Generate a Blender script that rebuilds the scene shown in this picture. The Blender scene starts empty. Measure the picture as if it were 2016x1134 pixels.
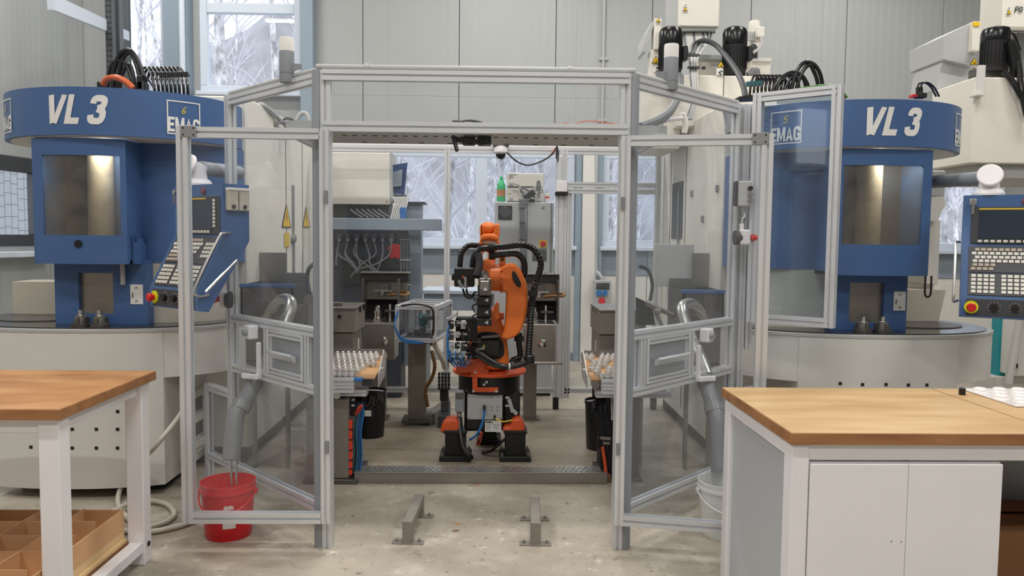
import bpy, math, random
from mathutils import Vector, Matrix
random.seed(7)
scene = bpy.context.scene
COL = scene.collection
V = Vector
PI = math.pi
# ------------------------------------------------------------------ camera
FPX = 1550.0
CAMPOS = V((0, 0, 1.55))
YAW, PITCH, ROLL = math.radians(1.5), math.radians(3.7), 0.0107
CD = V((math.sin(YAW) * math.cos(PITCH), math.cos(YAW) * math.cos(PITCH), -math.sin(PITCH)))
_r0 = V((math.cos(YAW), -math.sin(YAW), 0)); _u0 = _r0.cross(CD)
CR = math.cos(ROLL) * _r0 + math.sin(ROLL) * _u0
CU = -math.sin(ROLL) * _r0 + math.cos(ROLL) * _u0
cam_data = bpy.data.cameras.new('camera')
cam_data.sensor_width = 36.0
cam_data.lens = FPX * 36.0 / 2016.0
cam_data.clip_start = 0.05; cam_data.clip_end = 300
cam = bpy.data.objects.new('camera', cam_data); COL.objects.link(cam)
m = Matrix((CR, CU, -CD)).transposed().to_4x4(); m.translation = CAMPOS
cam.matrix_world = m
scene.camera = cam
# ------------------------------------------------------------------ world, exposure, lights
world = bpy.data.worlds.new('overcast_sky'); scene.world = world; world.use_nodes = True
wn = world.node_tree.nodes; wn['Background'].inputs[0].default_value = (0.93, 0.965, 1.0, 1); wn['Background'].inputs[1].default_value = 1.9
vs = scene.view_settings
vs.view_transform = 'Standard'; vs.look = 'None'; vs.gamma = 1.0; vs.exposure = 0.0; vs.use_curve_mapping = False
scene.cycles.transparent_max_bounces = 24
scene.cycles.max_bounces = 6
LAMP_POWER = 74.0
LAMPS = [(x, y) for y in (-2.2, 1.2, 4.6, 8.0) for x in (-3.6, 0.2, 4.0)]
LAMP_Z = 5.6

# ------------------------------------------------------------------ materials
def lin(c):
    return tuple((x / 255 / 12.92 if x / 255 <= 0.04045 else ((x / 255 + 0.055) / 1.055) ** 2.4) for x in c) + (1,)
MATS = {}
def mat(name, rgb, rough=0.5, metal=0.0, var=0.0, vscale=6.0, bump=0.0, bscale=60.0, stretch=None, rgb2=None, spec=0.5):
    mt = bpy.data.materials.new(name); mt.use_nodes = True
    nt = mt.node_tree; b = nt.nodes['Principled BSDF']
    b.inputs['Base Color'].default_value = lin(rgb); b.inputs['Roughness'].default_value = rough
    b.inputs['Metallic'].default_value = metal; b.inputs['Specular IOR Level'].default_value = spec
    if var or rgb2 or bump:
        tc = nt.nodes.new('ShaderNodeTexCoord'); mp = nt.nodes.new('ShaderNodeMapping')
        nt.links.new(tc.outputs['Object'], mp.inputs[0])
        if stretch: mp.inputs['Scale'].default_value = stretch
    if var or rgb2:
        no = nt.nodes.new('ShaderNodeTexNoise'); no.inputs['Scale'].default_value = vscale; no.inputs['Detail'].default_value = 6
        nt.links.new(mp.outputs[0], no.inputs[0])
        rp = nt.nodes.new('ShaderNodeValToRGB')
        c1 = lin(rgb)
        c2 = lin(rgb2) if rgb2 else tuple(x * (1 - var) for x in c1[:3]) + (1,)
        rp.color_ramp.elements[0].position = 0.35; rp.color_ramp.elements[1].position = 0.68
        rp.color_ramp.elements[0].color = c2; rp.color_ramp.elements[1].color = c1
        nt.links.new(no.outputs[0], rp.inputs[0]); nt.links.new(rp.outputs[0], b.inputs['Base Color'])
    if bump:
        nb = nt.nodes.new('ShaderNodeTexNoise'); nb.inputs['Scale'].default_value = bscale; nb.inputs['Detail'].default_value = 3
        nt.links.new(mp.outputs[0], nb.inputs[0])
        bp = nt.nodes.new('ShaderNodeBump'); bp.inputs['Strength'].default_value = bump; bp.inputs['Distance'].default_value = 0.01
        nt.links.new(nb.outputs[0], bp.inputs['Height']); nt.links.new(bp.outputs[0], b.inputs['Normal'])
    MATS[name] = mt
    return mt
def emis(name, rgb, strength):
    mt = mat(name, rgb, 0.5); b = mt.node_tree.nodes['Principled BSDF']
    b.inputs['Emission Color'].default_value = lin(rgb); b.inputs['Emission Strength'].default_value = strength
    return mt
def pane(name, tint, haze, haze_rgb, gloss=0.06, rough=0.02, noise=0.0, nscale=3.0, fres=True):
    """clear sheet: transparent, a little diffuse haze (dust, scratches), mirror reflection growing at grazing angles"""
    mt = bpy.data.materials.new(name); mt.use_nodes = True; nt = mt.node_tree; N = nt.nodes; L = nt.links
    N.remove(N['Principled BSDF']); out = N['Material Output']
    tr = N.new('ShaderNodeBsdfTransparent'); tr.inputs[0].default_value = lin(tint)
    df = N.new('ShaderNodeBsdfDiffuse'); df.inputs[0].default_value = lin(haze_rgb)
    gl = N.new('ShaderNodeBsdfGlossy'); gl.inputs['Roughness'].default_value = rough; gl.inputs[0].default_value = (1, 1, 1, 1)
    m1 = N.new('ShaderNodeMixShader'); m2 = N.new('ShaderNodeMixShader')
    m1.inputs[0].default_value = haze
    if noise:
        tc = N.new('ShaderNodeTexCoord'); no = N.new('ShaderNodeTexNoise'); no.inputs['Scale'].default_value = nscale; no.inputs['Detail'].default_value = 5
        L.new(tc.outputs['Object'], no.inputs[0])
        mr = N.new('ShaderNodeMapRange'); mr.inputs[1].default_value = 0.35; mr.inputs[2].default_value = 0.7
        mr.inputs[3].default_value = haze * (1 - noise); mr.inputs[4].default_value = haze * (1 + noise)
        L.new(no.outputs[0], mr.inputs[0]); L.new(mr.outputs[0], m1.inputs[0])
    L.new(tr.outputs[0], m1.inputs[1]); L.new(df.outputs[0], m1.inputs[2])
    if fres:
        lw_ = N.new('ShaderNodeLayerWeight'); lw_.inputs[0].default_value = 0.5
        pw = N.new('ShaderNodeMath'); pw.operation = 'POWER'; pw.inputs[1].default_value = 4.0; L.new(lw_.outputs['Facing'], pw.inputs[0])
        mu = N.new('ShaderNodeMath'); mu.operation = 'MULTIPLY_ADD'; mu.inputs[1].default_value = 0.45; mu.inputs[2].default_value = gloss * 0.6
        L.new(pw.outputs[0], mu.inputs[0]); mu.use_clamp = True; L.new(mu.outputs[0], m2.inputs[0])
    else:
        m2.inputs[0].default_value = gloss
    L.new(m1.outputs[0], m2.inputs[1]); L.new(gl.outputs[0], m2.inputs[2]); L.new(m2.outputs[0], out.inputs[0])
    MATS[name] = mt
    return mt
def ribbed(name, rgb, pitch):
    mt = mat(name, rgb, 0.55, 0.0, var=0.05, vscale=1.2)
    nt = mt.node_tree; b = nt.nodes['Principled BSDF']
    tc = nt.nodes.new('ShaderNodeTexCoord'); wv = nt.nodes.new('ShaderNodeTexWave')
    wv.wave_type = 'BANDS'; wv.bands_direction = 'X'; wv.inputs['Scale'].default_value = 0.314 / pitch
    sx = nt.nodes.new('ShaderNodeSeparateXYZ'); ad = nt.nodes.new('ShaderNodeMath'); ad.operation = 'ADD'; cb = nt.nodes.new('ShaderNodeCombineXYZ')
    nt.links.new(tc.outputs['Object'], sx.inputs[0]); nt.links.new(sx.outputs[0], ad.inputs[0]); nt.links.new(sx.outputs[1], ad.inputs[1])
    nt.links.new(ad.outputs[0], cb.inputs[0]); nt.links.new(cb.outputs[0], wv.inputs[0])
    bp = nt.nodes.new('ShaderNodeBump'); bp.inputs['Strength'].default_value = 0.35; bp.inputs['Distance'].default_value = 0.004
    nt.links.new(wv.outputs[1], bp.inputs['Height']); nt.links.new(bp.outputs[0], b.inputs['Normal'])
    return mt

ribbed('wall_panel', (170, 173, 172), 0.1)
ribbed('wall_cream', (228, 225, 217), 0.1)
mat('wall_band', (140, 152, 163), 0.5)
mat('column_blue', (142, 158, 172), 0.45)
mat('window_white', (206, 216, 228), 0.4)
mat('alu', (222, 224, 227), 0.36, 0.45, var=0.06, vscale=3)
mat('alu_dark', (150, 151, 152), 0.45, 0.6)
mat('alu_grey', (150, 154, 160), 0.5, 0.2)
pane('clear_pane', (252, 253, 254), 0.022, (205, 208, 212), 0.03, noise=0.6, nscale=2.5)
pane('scuffed_pane', (238, 240, 242), 0.08, (150, 150, 152), 0.04, noise=0.6, nscale=2.0)
pane('window_glass', (250, 252, 255), 0.01, (230, 235, 240), 0.03)
pane('film_pane', (236, 242, 247), 0.03, (190, 200, 210), 0.085, noise=0.4)
pane('oily_window', (236, 232, 222), 0.30, (128, 122, 112), 0.05, rough=0.2, noise=0.6, nscale=5)
mat('blue', (68, 100, 148), 0.38, var=0.07, vscale=2)
mat('slate', (58, 63, 76), 0.5)
mat('blue_dark', (44, 70, 116), 0.45)
mat('machine_white', (219, 217, 211), 0.45, var=0.03, vscale=2)
mat('machine_beige', (196, 190, 176), 0.5, var=0.06, vscale=4)
mat('machine_cream', (232, 228, 216), 0.5, var=0.04, vscale=3)
mat('lettering', (226, 226, 224), 0.5)
mat('yellow_ink', (206, 190, 60), 0.5)
mat('seam_dark', (96, 96, 96), 0.6)
mat('black', (22, 22, 23), 0.4)
mat('black_matt', (30, 30, 31), 0.7)
mat('black_gloss', (14, 14, 16), 0.22)
mat('hose_black', (18, 18, 20), 0.3)
mat('dark_grey', (62, 64, 67), 0.5)
mat('mid_grey', (112, 114, 117), 0.5)
mat('pipe_grey', (128, 130, 132), 0.35)
mat('light_grey', (180, 181, 180), 0.5)
mat('keypad', (66, 68, 72), 0.55)
mat('key', (214, 212, 202), 0.45)
mat('key_tan', (176, 162, 146), 0.45)
mat('screen', (46, 56, 72), 0.18)
mat('steel', (158, 154, 148), 0.34, 0.85, var=0.10, vscale=4, stretch=(1, 1, 14))
mat('steel_dark', (112, 108, 104), 0.4, 0.75, var=0.12, vscale=4, stretch=(1, 1, 10))
mat('steel_pipe', (200, 198, 192), 0.3, 0.9)
mat('steel_shiny', (205, 204, 200), 0.16, 1.0)
mat('steel_paint', (140, 135, 126), 0.5, 0.25, var=0.1, vscale=8)
mat('oiled_plate', (86, 86, 84), 0.15, 0.8, var=0.35, vscale=7)
mat('orange', (234, 118, 44), 0.38, var=0.06, vscale=3)
mat('orange_red', (205, 80, 36), 0.42)
mat('copper_hose', (140, 104, 66), 0.4, 0.4)
mat('orange_hose', (206, 96, 44), 0.4)
mat('red', (206, 32, 34), 0.35)
mat('red_bucket', (214, 26, 36), 0.28, spec=0.5)
mat('white_bucket', (226, 226, 222), 0.35)
mat('dull_red', (124, 66, 82), 0.35)
mat('teal', (36, 98, 104), 0.5)
mat('turquoise', (22, 146, 156), 0.45)
mat('yellow', (240, 196, 20), 0.45)
mat('yellow_label', (222, 190, 60), 0.5)
mat('ring_yellow', (226, 232, 30), 0.4)
mat('cable_white', (200, 200, 196), 0.5)
mat('cable_blue', (36, 110, 176), 0.45)
mat('cable_red', (226, 70, 44), 0.45)
mat('cable_green', (70, 130, 50), 0.45)
mat('wood_top', (208, 176, 128), 0.42, rgb2=(184, 148, 100), vscale=3.0, stretch=(0.6, 3.0, 3.0))
mat('wood_worn', (200, 152, 100), 0.4, rgb2=(168, 112, 64), vscale=3.4, stretch=(0.8, 2.0, 2.0))
mat('wood_edge', (168, 120, 76), 0.45, rgb2=(140, 94, 56), vscale=5, stretch=(0.6, 3, 3))
mat('bench_white', (232, 230, 232), 0.45, var=0.03, vscale=4)
mat('bench_grey', (178, 182, 186), 0.45)
mat('cardboard', (212, 166, 122), 0.7, var=0.1, vscale=7)
mat('cardboard_light', (222, 190, 140), 0.7, var=0.08, vscale=5)
mat('cardboard_brown', (134, 92, 58), 0.75, var=0.12, vscale=4)
mat('paper_white', (228, 227, 222), 0.6)
mat('steel_bright', (228, 228, 226), 0.22, 0.55)
mat('tan_plate', (196, 152, 104), 0.5)
mat('green_bottle', (52, 186, 118), 0.3)
mat('clear_plastic', (232, 226, 222), 0.12)
mat('rack_grey', (92, 97, 100), 0.45, 0.4)
mat('brick_white', (176, 178, 180), 0.7, var=0.06, vscale=9)
mat('mortar', (74, 76, 80), 0.8)
mat('birch_bark', (236, 236, 236), 0.8, rgb2=(150, 148, 150), vscale=9, stretch=(1, 1, 0.6))
mat('twig_grey', (206, 204, 210), 0.8)
mat('snow_ground', (236, 238, 242), 0.9)
mat('far_wood', (168, 167, 172), 0.9, var=0.35, vscale=0.5, bump=0.4, bscale=2)
mat('dust_leaf', (200, 142, 92), 0.8)
mat('ceiling_white', (205, 206, 205), 0.7)
emis('lamp_tube', (255, 250, 240), 6.0)
# concrete floor
def concrete():
    mt = mat('concrete', (176, 168, 152), 0.5); nt = mt.node_tree; b = nt.nodes['Principled BSDF']; L = nt.links; N = nt.nodes
    tc = N.new('ShaderNodeTexCoord')
    def noise(sc, det, lo, hi):
        n = N.new('ShaderNodeTexNoise'); n.inputs['Scale'].default_value = sc; n.inputs['Detail'].default_value = det; n.inputs['Roughness'].default_value = 0.62
        L.new(tc.outputs['Object'], n.inputs[0])
        r = N.new('ShaderNodeMapRange'); r.inputs[1].default_value = lo; r.inputs[2].default_value = hi; L.new(n.outputs[0], r.inputs[0]); return r
    def mix(a, bcol, f):
        x = N.new('ShaderNodeMix'); x.data_type = 'RGBA'
        if isinstance(a, tuple): x.inputs[6].default_value = a
        else: L.new(a, x.inputs[6])
        x.inputs[7].default_value = bcol; L.new(f.outputs[0], x.inputs[0]); return x.outputs[2]
    c = mix(lin((186, 177, 161)), lin((142, 134, 119)), noise(0.9, 8, 0.40, 0.66))
    c = mix(c, lin((206, 199, 184)), noise(3.4, 9, 0.56, 0.74))
    c = mix(c, lin((98, 91, 80)), noise(6.5, 10, 0.62, 0.78))
    c = mix(c, lin((120, 110, 96)), noise(19, 5, 0.60, 0.72))
    c = mix(c, lin((214, 208, 194)), noise(11, 8, 0.60, 0.72))
    c = mix(c, lin((118, 100, 74)), noise(2.1, 6, 0.68, 0.9))
    # floor colour goes darker brown around the robot, ragged edge
    sx = N.new('ShaderNodeVectorMath'); sx.operation = 'SUBTRACT'; sx.inputs[1].default_value = (-0.05, 5.75, 0); L.new(tc.outputs['Object'], sx.inputs[0])
    sc_ = N.new('ShaderNodeVectorMath'); sc_.operation = 'MULTIPLY'; sc_.inputs[1].default_value = (0.72, 0.95, 0); L.new(sx.outputs[0], sc_.inputs[0])
    ln_ = N.new('ShaderNodeVectorMath'); ln_.operation = 'LENGTH'; L.new(sc_.outputs[0], ln_.inputs[0])
    nz = N.new('ShaderNodeTexNoise'); nz.inputs['Scale'].default_value = 2.6; nz.inputs['Detail'].default_value = 7; L.new(tc.outputs['Object'], nz.inputs[0])
    ad = N.new('ShaderNodeMath'); ad.operation = 'MULTIPLY_ADD'; ad.inputs[1].default_value = 0.9; L.new(nz.outputs[0], ad.inputs[0]); L.new(ln_.outputs['Value'], ad.inputs[2])
    mr = N.new('ShaderNodeMapRange'); mr.inputs[1].default_value = 1.0; mr.inputs[2].default_value = 1.5; mr.inputs[3].default_value = 0.62; mr.inputs[4].default_value = 0.0; L.new(ad.outputs[0], mr.inputs[0])
    c = mix(c, lin((112, 99, 80)), mr)
    L.new(c, b.inputs['Base Color'])
    r = noise(2.5, 6, 0.3, 0.7); r.inputs[3].default_value = 0.32; r.inputs[4].default_value = 0.6; L.new(r.outputs[0], b.inputs['Roughness'])
    n = N.new('ShaderNodeTexNoise'); n.inputs['Scale'].default_value = 90; L.new(tc.outputs['Object'], n.inputs[0])
    bp = N.new('ShaderNodeBump'); bp.inputs['Strength'].default_value = 0.08; bp.inputs['Distance'].default_value = 0.004
    L.new(n.outputs[0], bp.inputs['Height']); L.new(bp.outputs[0], b.inputs['Normal'])
concrete()

# ------------------------------------------------------------------ surveying helpers: a direction seen from the camera stand meets a plane of the room
def ray(px, py): return CD + CR * ((px - 1008) / FPX) - CU * ((py - 567) / FPX)
def A(px, py, Y):
    d = ray(px, py); return CAMPOS + d * (Y / d.y)
def AZ(px, py, Z):
    d = ray(px, py); return CAMPOS + d * ((Z - 1.55) / d.z)
def AX(px, py, X):
    d = ray(px, py); return CAMPOS + d * (X / d.x)

def proj(p):
    v = V(p) - CAMPOS; z = v.dot(CD); return (1008 + FPX * v.dot(CR) / z, 567 - FPX * v.dot(CU) / z)
# ------------------------------------------------------------------ mesh builder
class MB:
    def __init__(s): s.v = []; s.f = []
    def add(s, vs, fs):
        o = len(s.v); s.v += [tuple(p) for p in vs]; s.f += [tuple(i + o for i in q) for q in fs]; return s
    def obox(s, o, ax, ay, az, c=0.0):
        o = V(o); ax = V(ax); ay = V(ay); az = V(az)
        if ax.cross(ay).dot(az) < 0: ax, ay = ay, ax
        if c <= 0:
            vs = [o + ax * i + ay * j + az * k for k in (0, 1) for j in (0, 1) for i in (0, 1)]
            return s.add(vs, [(0, 2, 3, 1), (4, 5, 7, 6), (0, 1, 5, 4), (2, 6, 7, 3), (0, 4, 6, 2), (1, 3, 7, 5)])
        L = [a.length for a in (ax, ay, az)]
        c = min(c, 0.45 * min(L)); t = [c / l if l else 0 for l in L]
        vs = []; idx = {}
        for k in (0, 1):
            for j in (0, 1):
                for i in (0, 1):
                    for a in range(3):
                        q = [i, j, k]
                        w = [(t[b] if q[b] == 0 else 1 - t[b]) if b != a else q[b] for b in range(3)]
                        idx[(i, j, k, a)] = len(vs); vs.append(o + ax * w[0] + ay * w[1] + az * w[2])
        g = lambda i, j, k, a: idx[(i, j, k, a)]
        fs = []
        fs += [(g(0,0,0,2), g(0,1,0,2), g(1,1,0,2), g(1,0,0,2)), (g(0,0,1,2), g(1,0,1,2), g(1,1,1,2), g(0,1,1,2))]
        fs += [(g(0,0,0,1), g(1,0,0,1), g(1,0,1,1), g(0,0,1,1)), (g(0,1,0,1), g(0,1,1,1), g(1,1,1,1), g(1,1,0,1))]
        fs += [(g(0,0,0,0), g(0,0,1,0), g(0,1,1,0), g(0,1,0,0)), (g(1,0,0,0), g(1,1,0,0), g(1,1,1,0), g(1,0,1,0))]
        for a in range(3):
            b, d = [(1, 2), (2, 0), (0, 1)][a]
            for p in (0, 1):
                for q in (0, 1):
                    e0 = [0, 0, 0]; e0[b] = p; e0[d] = q; e1 = list(e0); e1[a] = 1
                    quad = (g(*e0, b), g(*e1, b), g(*e1, d), g(*e0, d))
                    fs.append(quad if p != q else quad[::-1])
        for i in (0, 1):
            for j in (0, 1):
                for k in (0, 1):
                    tri = (g(i,j,k,0), g(i,j,k,1), g(i,j,k,2))
                    fs.append(tri if (i + j + k) % 2 else tri[::-1])
        return s.add(vs, fs)
    def box(s, x0, x1, y0, y1, z0, z1, c=0.0):
        x0, x1 = min(x0, x1), max(x0, x1); y0, y1 = min(y0, y1), max(y0, y1); z0, z1 = min(z0, z1), max(z0, z1)
        return s.obox((x0, y0, z0), (x1 - x0, 0, 0), (0, y1 - y0, 0), (0, 0, z1 - z0), c)
    def pbox(s, x0, y0, x1, y1, Y, d, c=0.003):
        xm, ym = (x0 + x1) / 2, (y0 + y1) / 2
        return s.box(A(x0, ym, Y).x, A(x1, ym, Y).x, Y, Y + d, A(xm, y1, Y).z, A(xm, y0, Y).z, c)
    def bar(s, p0, p1, w, h=None, up=(0, 0, 1), c=0.0):
        """bar of w (sideways) by h (along up) from p0 to p1"""
        h = w if h is None else h
        p0 = V(p0); p1 = V(p1); d = p1 - p0; up = V(up)
        if abs(d.normalized().dot(up)) > 0.98: up = V((0, 1, 0)) if abs(d.normalized().y) < 0.9 else V((1, 0, 0))
        sd = d.cross(up).normalized(); u = sd.cross(d).normalized()
        return s.obox(p0 - sd * w / 2 - u * h / 2, d, sd * w, u * h, c)
    def prof(s, p0, p1, w=0.045, h=None, up=(0, 0, 1)):
        """slotted aluminium extrusion"""
        h = w if h is None else h
        p0 = V(p0); p1 = V(p1); d = p1 - p0; up = V(up)
        if abs(d.normalized().dot(up)) > 0.98: up = V((0, 1, 0))
        sd = d.cross(up).normalized(); u = sd.cross(d).normalized()
        def side(n):
            return [(-n / 2, 0), (-0.0055, 0), (-0.0055, 0.011), (0.0055, 0.011), (0.0055, 0)]
        ring = []
        a, b = w / 2, h / 2
        for (L_, fx) in ((w, lambda t, q: (t, -b + q)), (h, lambda t, q: (a - q, t)), (w, lambda t, q: (-t, b - q)), (h, lambda t, q: (-a + q, -t))):
            ring += [fx(*tq) for tq in side(L_)]
        n = len(ring)
        vs = [p0 + sd * x + u * y for x, y in ring] + [p1 + sd * x + u * y for x, y in ring]
        fs = [(i, (i + 1) % n, n + (i + 1) % n, n + i) for i in range(n)]
        fs += [tuple(range(n))[::-1], tuple(range(n, 2 * n))]
        return s.add(vs, fs)
    def tube(s, pts, r, n=8, closed=False, cap=True):
        pts = [V(p) for p in pts]; m_ = len(pts)
        rf = r if callable(r) else (lambda i: r)
        tang = []
        for i in range(m_):
            a = pts[(i - 1) % m_] if (closed or i > 0) else pts[0]
            b = pts[(i + 1) % m_] if (closed or i < m_ - 1) else pts[-1]
            t = (b - a); tang.append(t.normalized() if t.length > 1e-9 else V((0, 0, 1)))
        up = V((0, 0, 1)) if abs(tang[0].z) < 0.9 else V((1, 0, 0))
        nrm = (up - tang[0] * up.dot(tang[0])).normalized()
        vs = []
        for i in range(m_):
            if i:
                nrm = nrm - tang[i] * nrm.dot(tang[i])
                nrm = nrm.normalized() if nrm.length > 1e-6 else tang[i].orthogonal().normalized()
            bn = tang[i].cross(nrm); R_ = rf(i)
            vs += [pts[i] + (nrm * math.cos(2 * PI * k / n) + bn * math.sin(2 * PI * k / n)) * R_ for k in range(n)]
        fs = []
        for i in range(m_ if closed else m_ - 1):
            j = (i + 1) % m_
            fs += [(i * n + k, i * n + (k + 1) % n, j * n + (k + 1) % n, j * n + k) for k in range(n)]
        if cap and not closed: fs += [tuple(range(n))[::-1], tuple(range((m_ - 1) * n, m_ * n))]
        return s.add(vs, fs)
    def lathe(s, prof, o=(0, 0, 0), axis=(0, 0, 1), n=24, sx=1.0):
        o = V(o); ax = V(axis).normalized()
        e1 = V((1, 0, 0)) if abs(ax.x) < 0.9 else V((0, 1, 0))
        e1 = (e1 - ax * e1.dot(ax)).normalized(); e2 = ax.cross(e1)
        vs = []; fs = []; m_ = len(prof)
        for r, z in prof:
            vs += [o + ax * z + (e1 * math.cos(2 * PI * k / n) * sx + e2 * math.sin(2 * PI * k / n)) * max(r, 1e-5) for k in range(n)]
        for i in range(m_ - 1):
            fs += [(i * n + k, i * n + (k + 1) % n, (i + 1) * n + (k + 1) % n, (i + 1) * n + k) for k in range(n)]
        fs += [tuple(range(n))[::-1], tuple(range((m_ - 1) * n, m_ * n))]
        return s.add(vs, fs)
    def cyl(s, p0, p1, r, n=16, r1=None):
        p0 = V(p0); p1 = V(p1); d = p1 - p0
        return s.lathe([(r, 0), (r if r1 is None else r1, d.length)], p0, d, n)
    def prism(s, poly, o, ea, eb, en):
        """outline poly (a,b) in the plane o,ea,eb, thickened by the vector en"""
        o = V(o); ea = V(ea); eb = V(eb); en = V(en)
        if ea.cross(eb).dot(en) < 0: poly = poly[::-1]
        area = sum(poly[i][0] * poly[(i + 1) % len(poly)][1] - poly[(i + 1) % len(poly)][0] * poly[i][1] for i in range(len(poly)))
        if (area < 0) == (ea.cross(eb).dot(en) > 0): poly = poly[::-1]
        n = len(poly)
        vs = [o + ea * a + eb * b for a, b in poly] + [o + ea * a + eb * b + en for a, b in poly]
        fs = [tuple(range(n))[::-1], tuple(range(n, 2 * n))] + [(i, (i + 1) % n, n + (i + 1) % n, n + i) for i in range(n)]
        return s.add(vs, fs)
    def ppoly(s, pts, Y, d):
        """solid with the outline given in the vertical plane at depth Y, d thick"""
        q = [A(x, y, Y) for x, y in pts]
        return s.prism([(p.x, p.z) for p in q], (0, Y, 0), (1, 0, 0), (0, 0, 1), (0, d, 0))
    def build(s, name, m_, parent=None, flat=False):
        me = bpy.data.meshes.new(name); me.from_pydata(s.v, [], s.f); me.update()
        if not flat:
            me.polygons.foreach_set('use_smooth', [True] * len(me.polygons)); me.set_sharp_from_angle(angle=math.radians(32))
        me.materials.append(MATS[m_] if isinstance(m_, str) else m_)
        o = bpy.data.objects.new(name, me); COL.objects.link(o)
        put(o, parent)
        return o
ORIGIN = {}
def put(o, parent):
    if parent is None: ORIGIN[o.name] = V((0, 0, 0)); return
    o.parent = parent; o.location = o.location - ORIGIN[parent.name]; ORIGIN[o.name] = V((0, 0, 0))
def tag(o, label=None, cat=None, group=None, kind=None):
    if label: o['label'] = label
    if cat: o['category'] = cat
    if group: o['group'] = group
    if kind: o['kind'] = kind
    return o
def thing(name, loc, label, cat, group=None, kind=None):
    o = bpy.data.objects.new(name, None); COL.objects.link(o); o.location = loc; o.empty_display_size = 0.1
    ORIGIN[o.name] = V(loc); return tag(o, label, cat, group, kind)
def sub(name, parent):
    o = bpy.data.objects.new(name, None); COL.objects.link(o); o.empty_display_size = 0.05; put(o, parent); return o
def copy_tree(o, delta, label=None, parent=None):
    c = o.copy(); COL.objects.link(c)
    if parent is not None: c.parent = parent
    else: c.location = o.location + V(delta); ORIGIN[c.name] = ORIGIN.get(o.name, V((0, 0, 0))) + V(delta)
    if label: c['label'] = label
    for ch in list(o.children):
        copy_tree(ch, delta, None, c)
    return c
def smooth(pts, k=6, closed=False):
    pts = [V(p) for p in pts]; n = len(pts); out = []
    for i in range(n if closed else n - 1):
        p0 = pts[i - 1] if (i > 0 or closed) else pts[0] * 2 - pts[1]
        p1 = pts[i]; p2 = pts[(i + 1) % n]
        p3 = pts[(i + 2) % n] if (i + 2 < n or closed) else p2 * 2 - p1
        for j in range(k):
            t = j / k
            out.append(0.5 * ((2 * p1) + (p2 - p0) * t + (2 * p0 - 5 * p1 + 4 * p2 - p3) * t * t + (3 * p1 - p0 - 3 * p2 + p3) * t ** 3))
    if not closed: out.append(pts[-1])
    return out
def ptube(mb, pts, r, n=8, k=6, corr=None):
    """hose through points given as (px, py, depth)"""
    q = smooth([A(*p) for p in pts], k)
    if corr:
        q2 = []; d = 0; step = corr
        for i in range(len(q) - 1):
            L_ = (q[i + 1] - q[i]).length; m_ = max(1, int(L_ / step)); q2 += [q[i].lerp(q[i + 1], j / m_) for j in range(m_)]
        q = q2 + [q[-1]]
        return mb.tube(q, lambda i: r * (1.0 if i % 2 else 0.84), n)
    return mb.tube(q, r, n)

# ------------------------------------------------------------------ lettering made of strokes
GLYPH = {
 'E': (0.55, [[(0.09, 1), (0.09, 0)], [(0.09, 0.91), (0.55, 0.91)], [(0.09, 0.5), (0.5, 0.5)], [(0.09, 0.09), (0.55, 0.09)]]),
 'M': (0.8, [[(0.09, 0), (0.09, 1)], [(0.71, 0), (0.71, 1)], [(0.12, 0.98), (0.4, 0.1), (0.68, 0.98)]]),
 'A': (0.66, [[(0.09, 0), (0.33, 0.96), (0.57, 0)], [(0.18, 0.26), (0.48, 0.26)]]),
 'G': (0.62, [[(0.53, 0.68), (0.5, 0.84), (0.32, 0.91), (0.14, 0.84), (0.09, 0.66), (0.09, 0.32), (0.14, 0.15), (0.32, 0.09), (0.5, 0.16), (0.53, 0.3), (0.53, 0.44), (0.34, 0.44)]]),
 'K': (0.6, [[(0.09, 0), (0.09, 1)], [(0.54, 0.98), (0.14, 0.46)], [(0.24, 0.58), (0.56, 0)]]),
 'U': (0.6, [[(0.09, 1), (0.09, 0.25), (0.18, 0.1), (0.42, 0.1), (0.51, 0.25), (0.51, 1)]]),
 'L': (0.58, [[(0.11, 1), (0.11, 0.1), (0.58, 0.1)]]),
 'V': (0.8, [[(0.11, 1), (0.36, 0.03)], [(0.69, 1), (0.44, 0.03)]]),
 '3': (0.66, [[(0.11, 0.7), (0.14, 0.84), (0.32, 0.9), (0.5, 0.84), (0.53, 0.72), (0.47, 0.59), (0.3, 0.54)], [(0.3, 0.53), (0.5, 0.46), (0.55, 0.3), (0.5, 0.15), (0.32, 0.1), (0.13, 0.16), (0.09, 0.32)]]),
 '5': (0.6, [[(0.55, 0.93), (0.16, 0.93), (0.12, 0.56), (0.34, 0.62), (0.5, 0.5), (0.5, 0.22), (0.34, 0.08), (0.08, 0.12)]]),
 '6': (0.6, [[(0.5, 0.93), (0.22, 0.7), (0.1, 0.35), (0.18, 0.1), (0.4, 0.08), (0.5, 0.26), (0.4, 0.42), (0.14, 0.36)]]),
 'P': (0.6, [[(0.09, 0), (0.09, 0.91), (0.4, 0.91), (0.52, 0.8), (0.52, 0.6), (0.4, 0.48), (0.1, 0.48)]]),
 'O': (0.64, [[(0.32, 0.91), (0.12, 0.8), (0.09, 0.5), (0.12, 0.2), (0.32, 0.09), (0.52, 0.2), (0.55, 0.5), (0.52, 0.8), (0.32, 0.91)]]),
 'R': (0.6, [[(0.09, 0), (0.09, 0.91), (0.4, 0.91), (0.52, 0.8), (0.52, 0.6), (0.4, 0.5), (0.1, 0.5)], [(0.3, 0.5), (0.54, 0)]]),
 ' ': (0.17, []),
}
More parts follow.
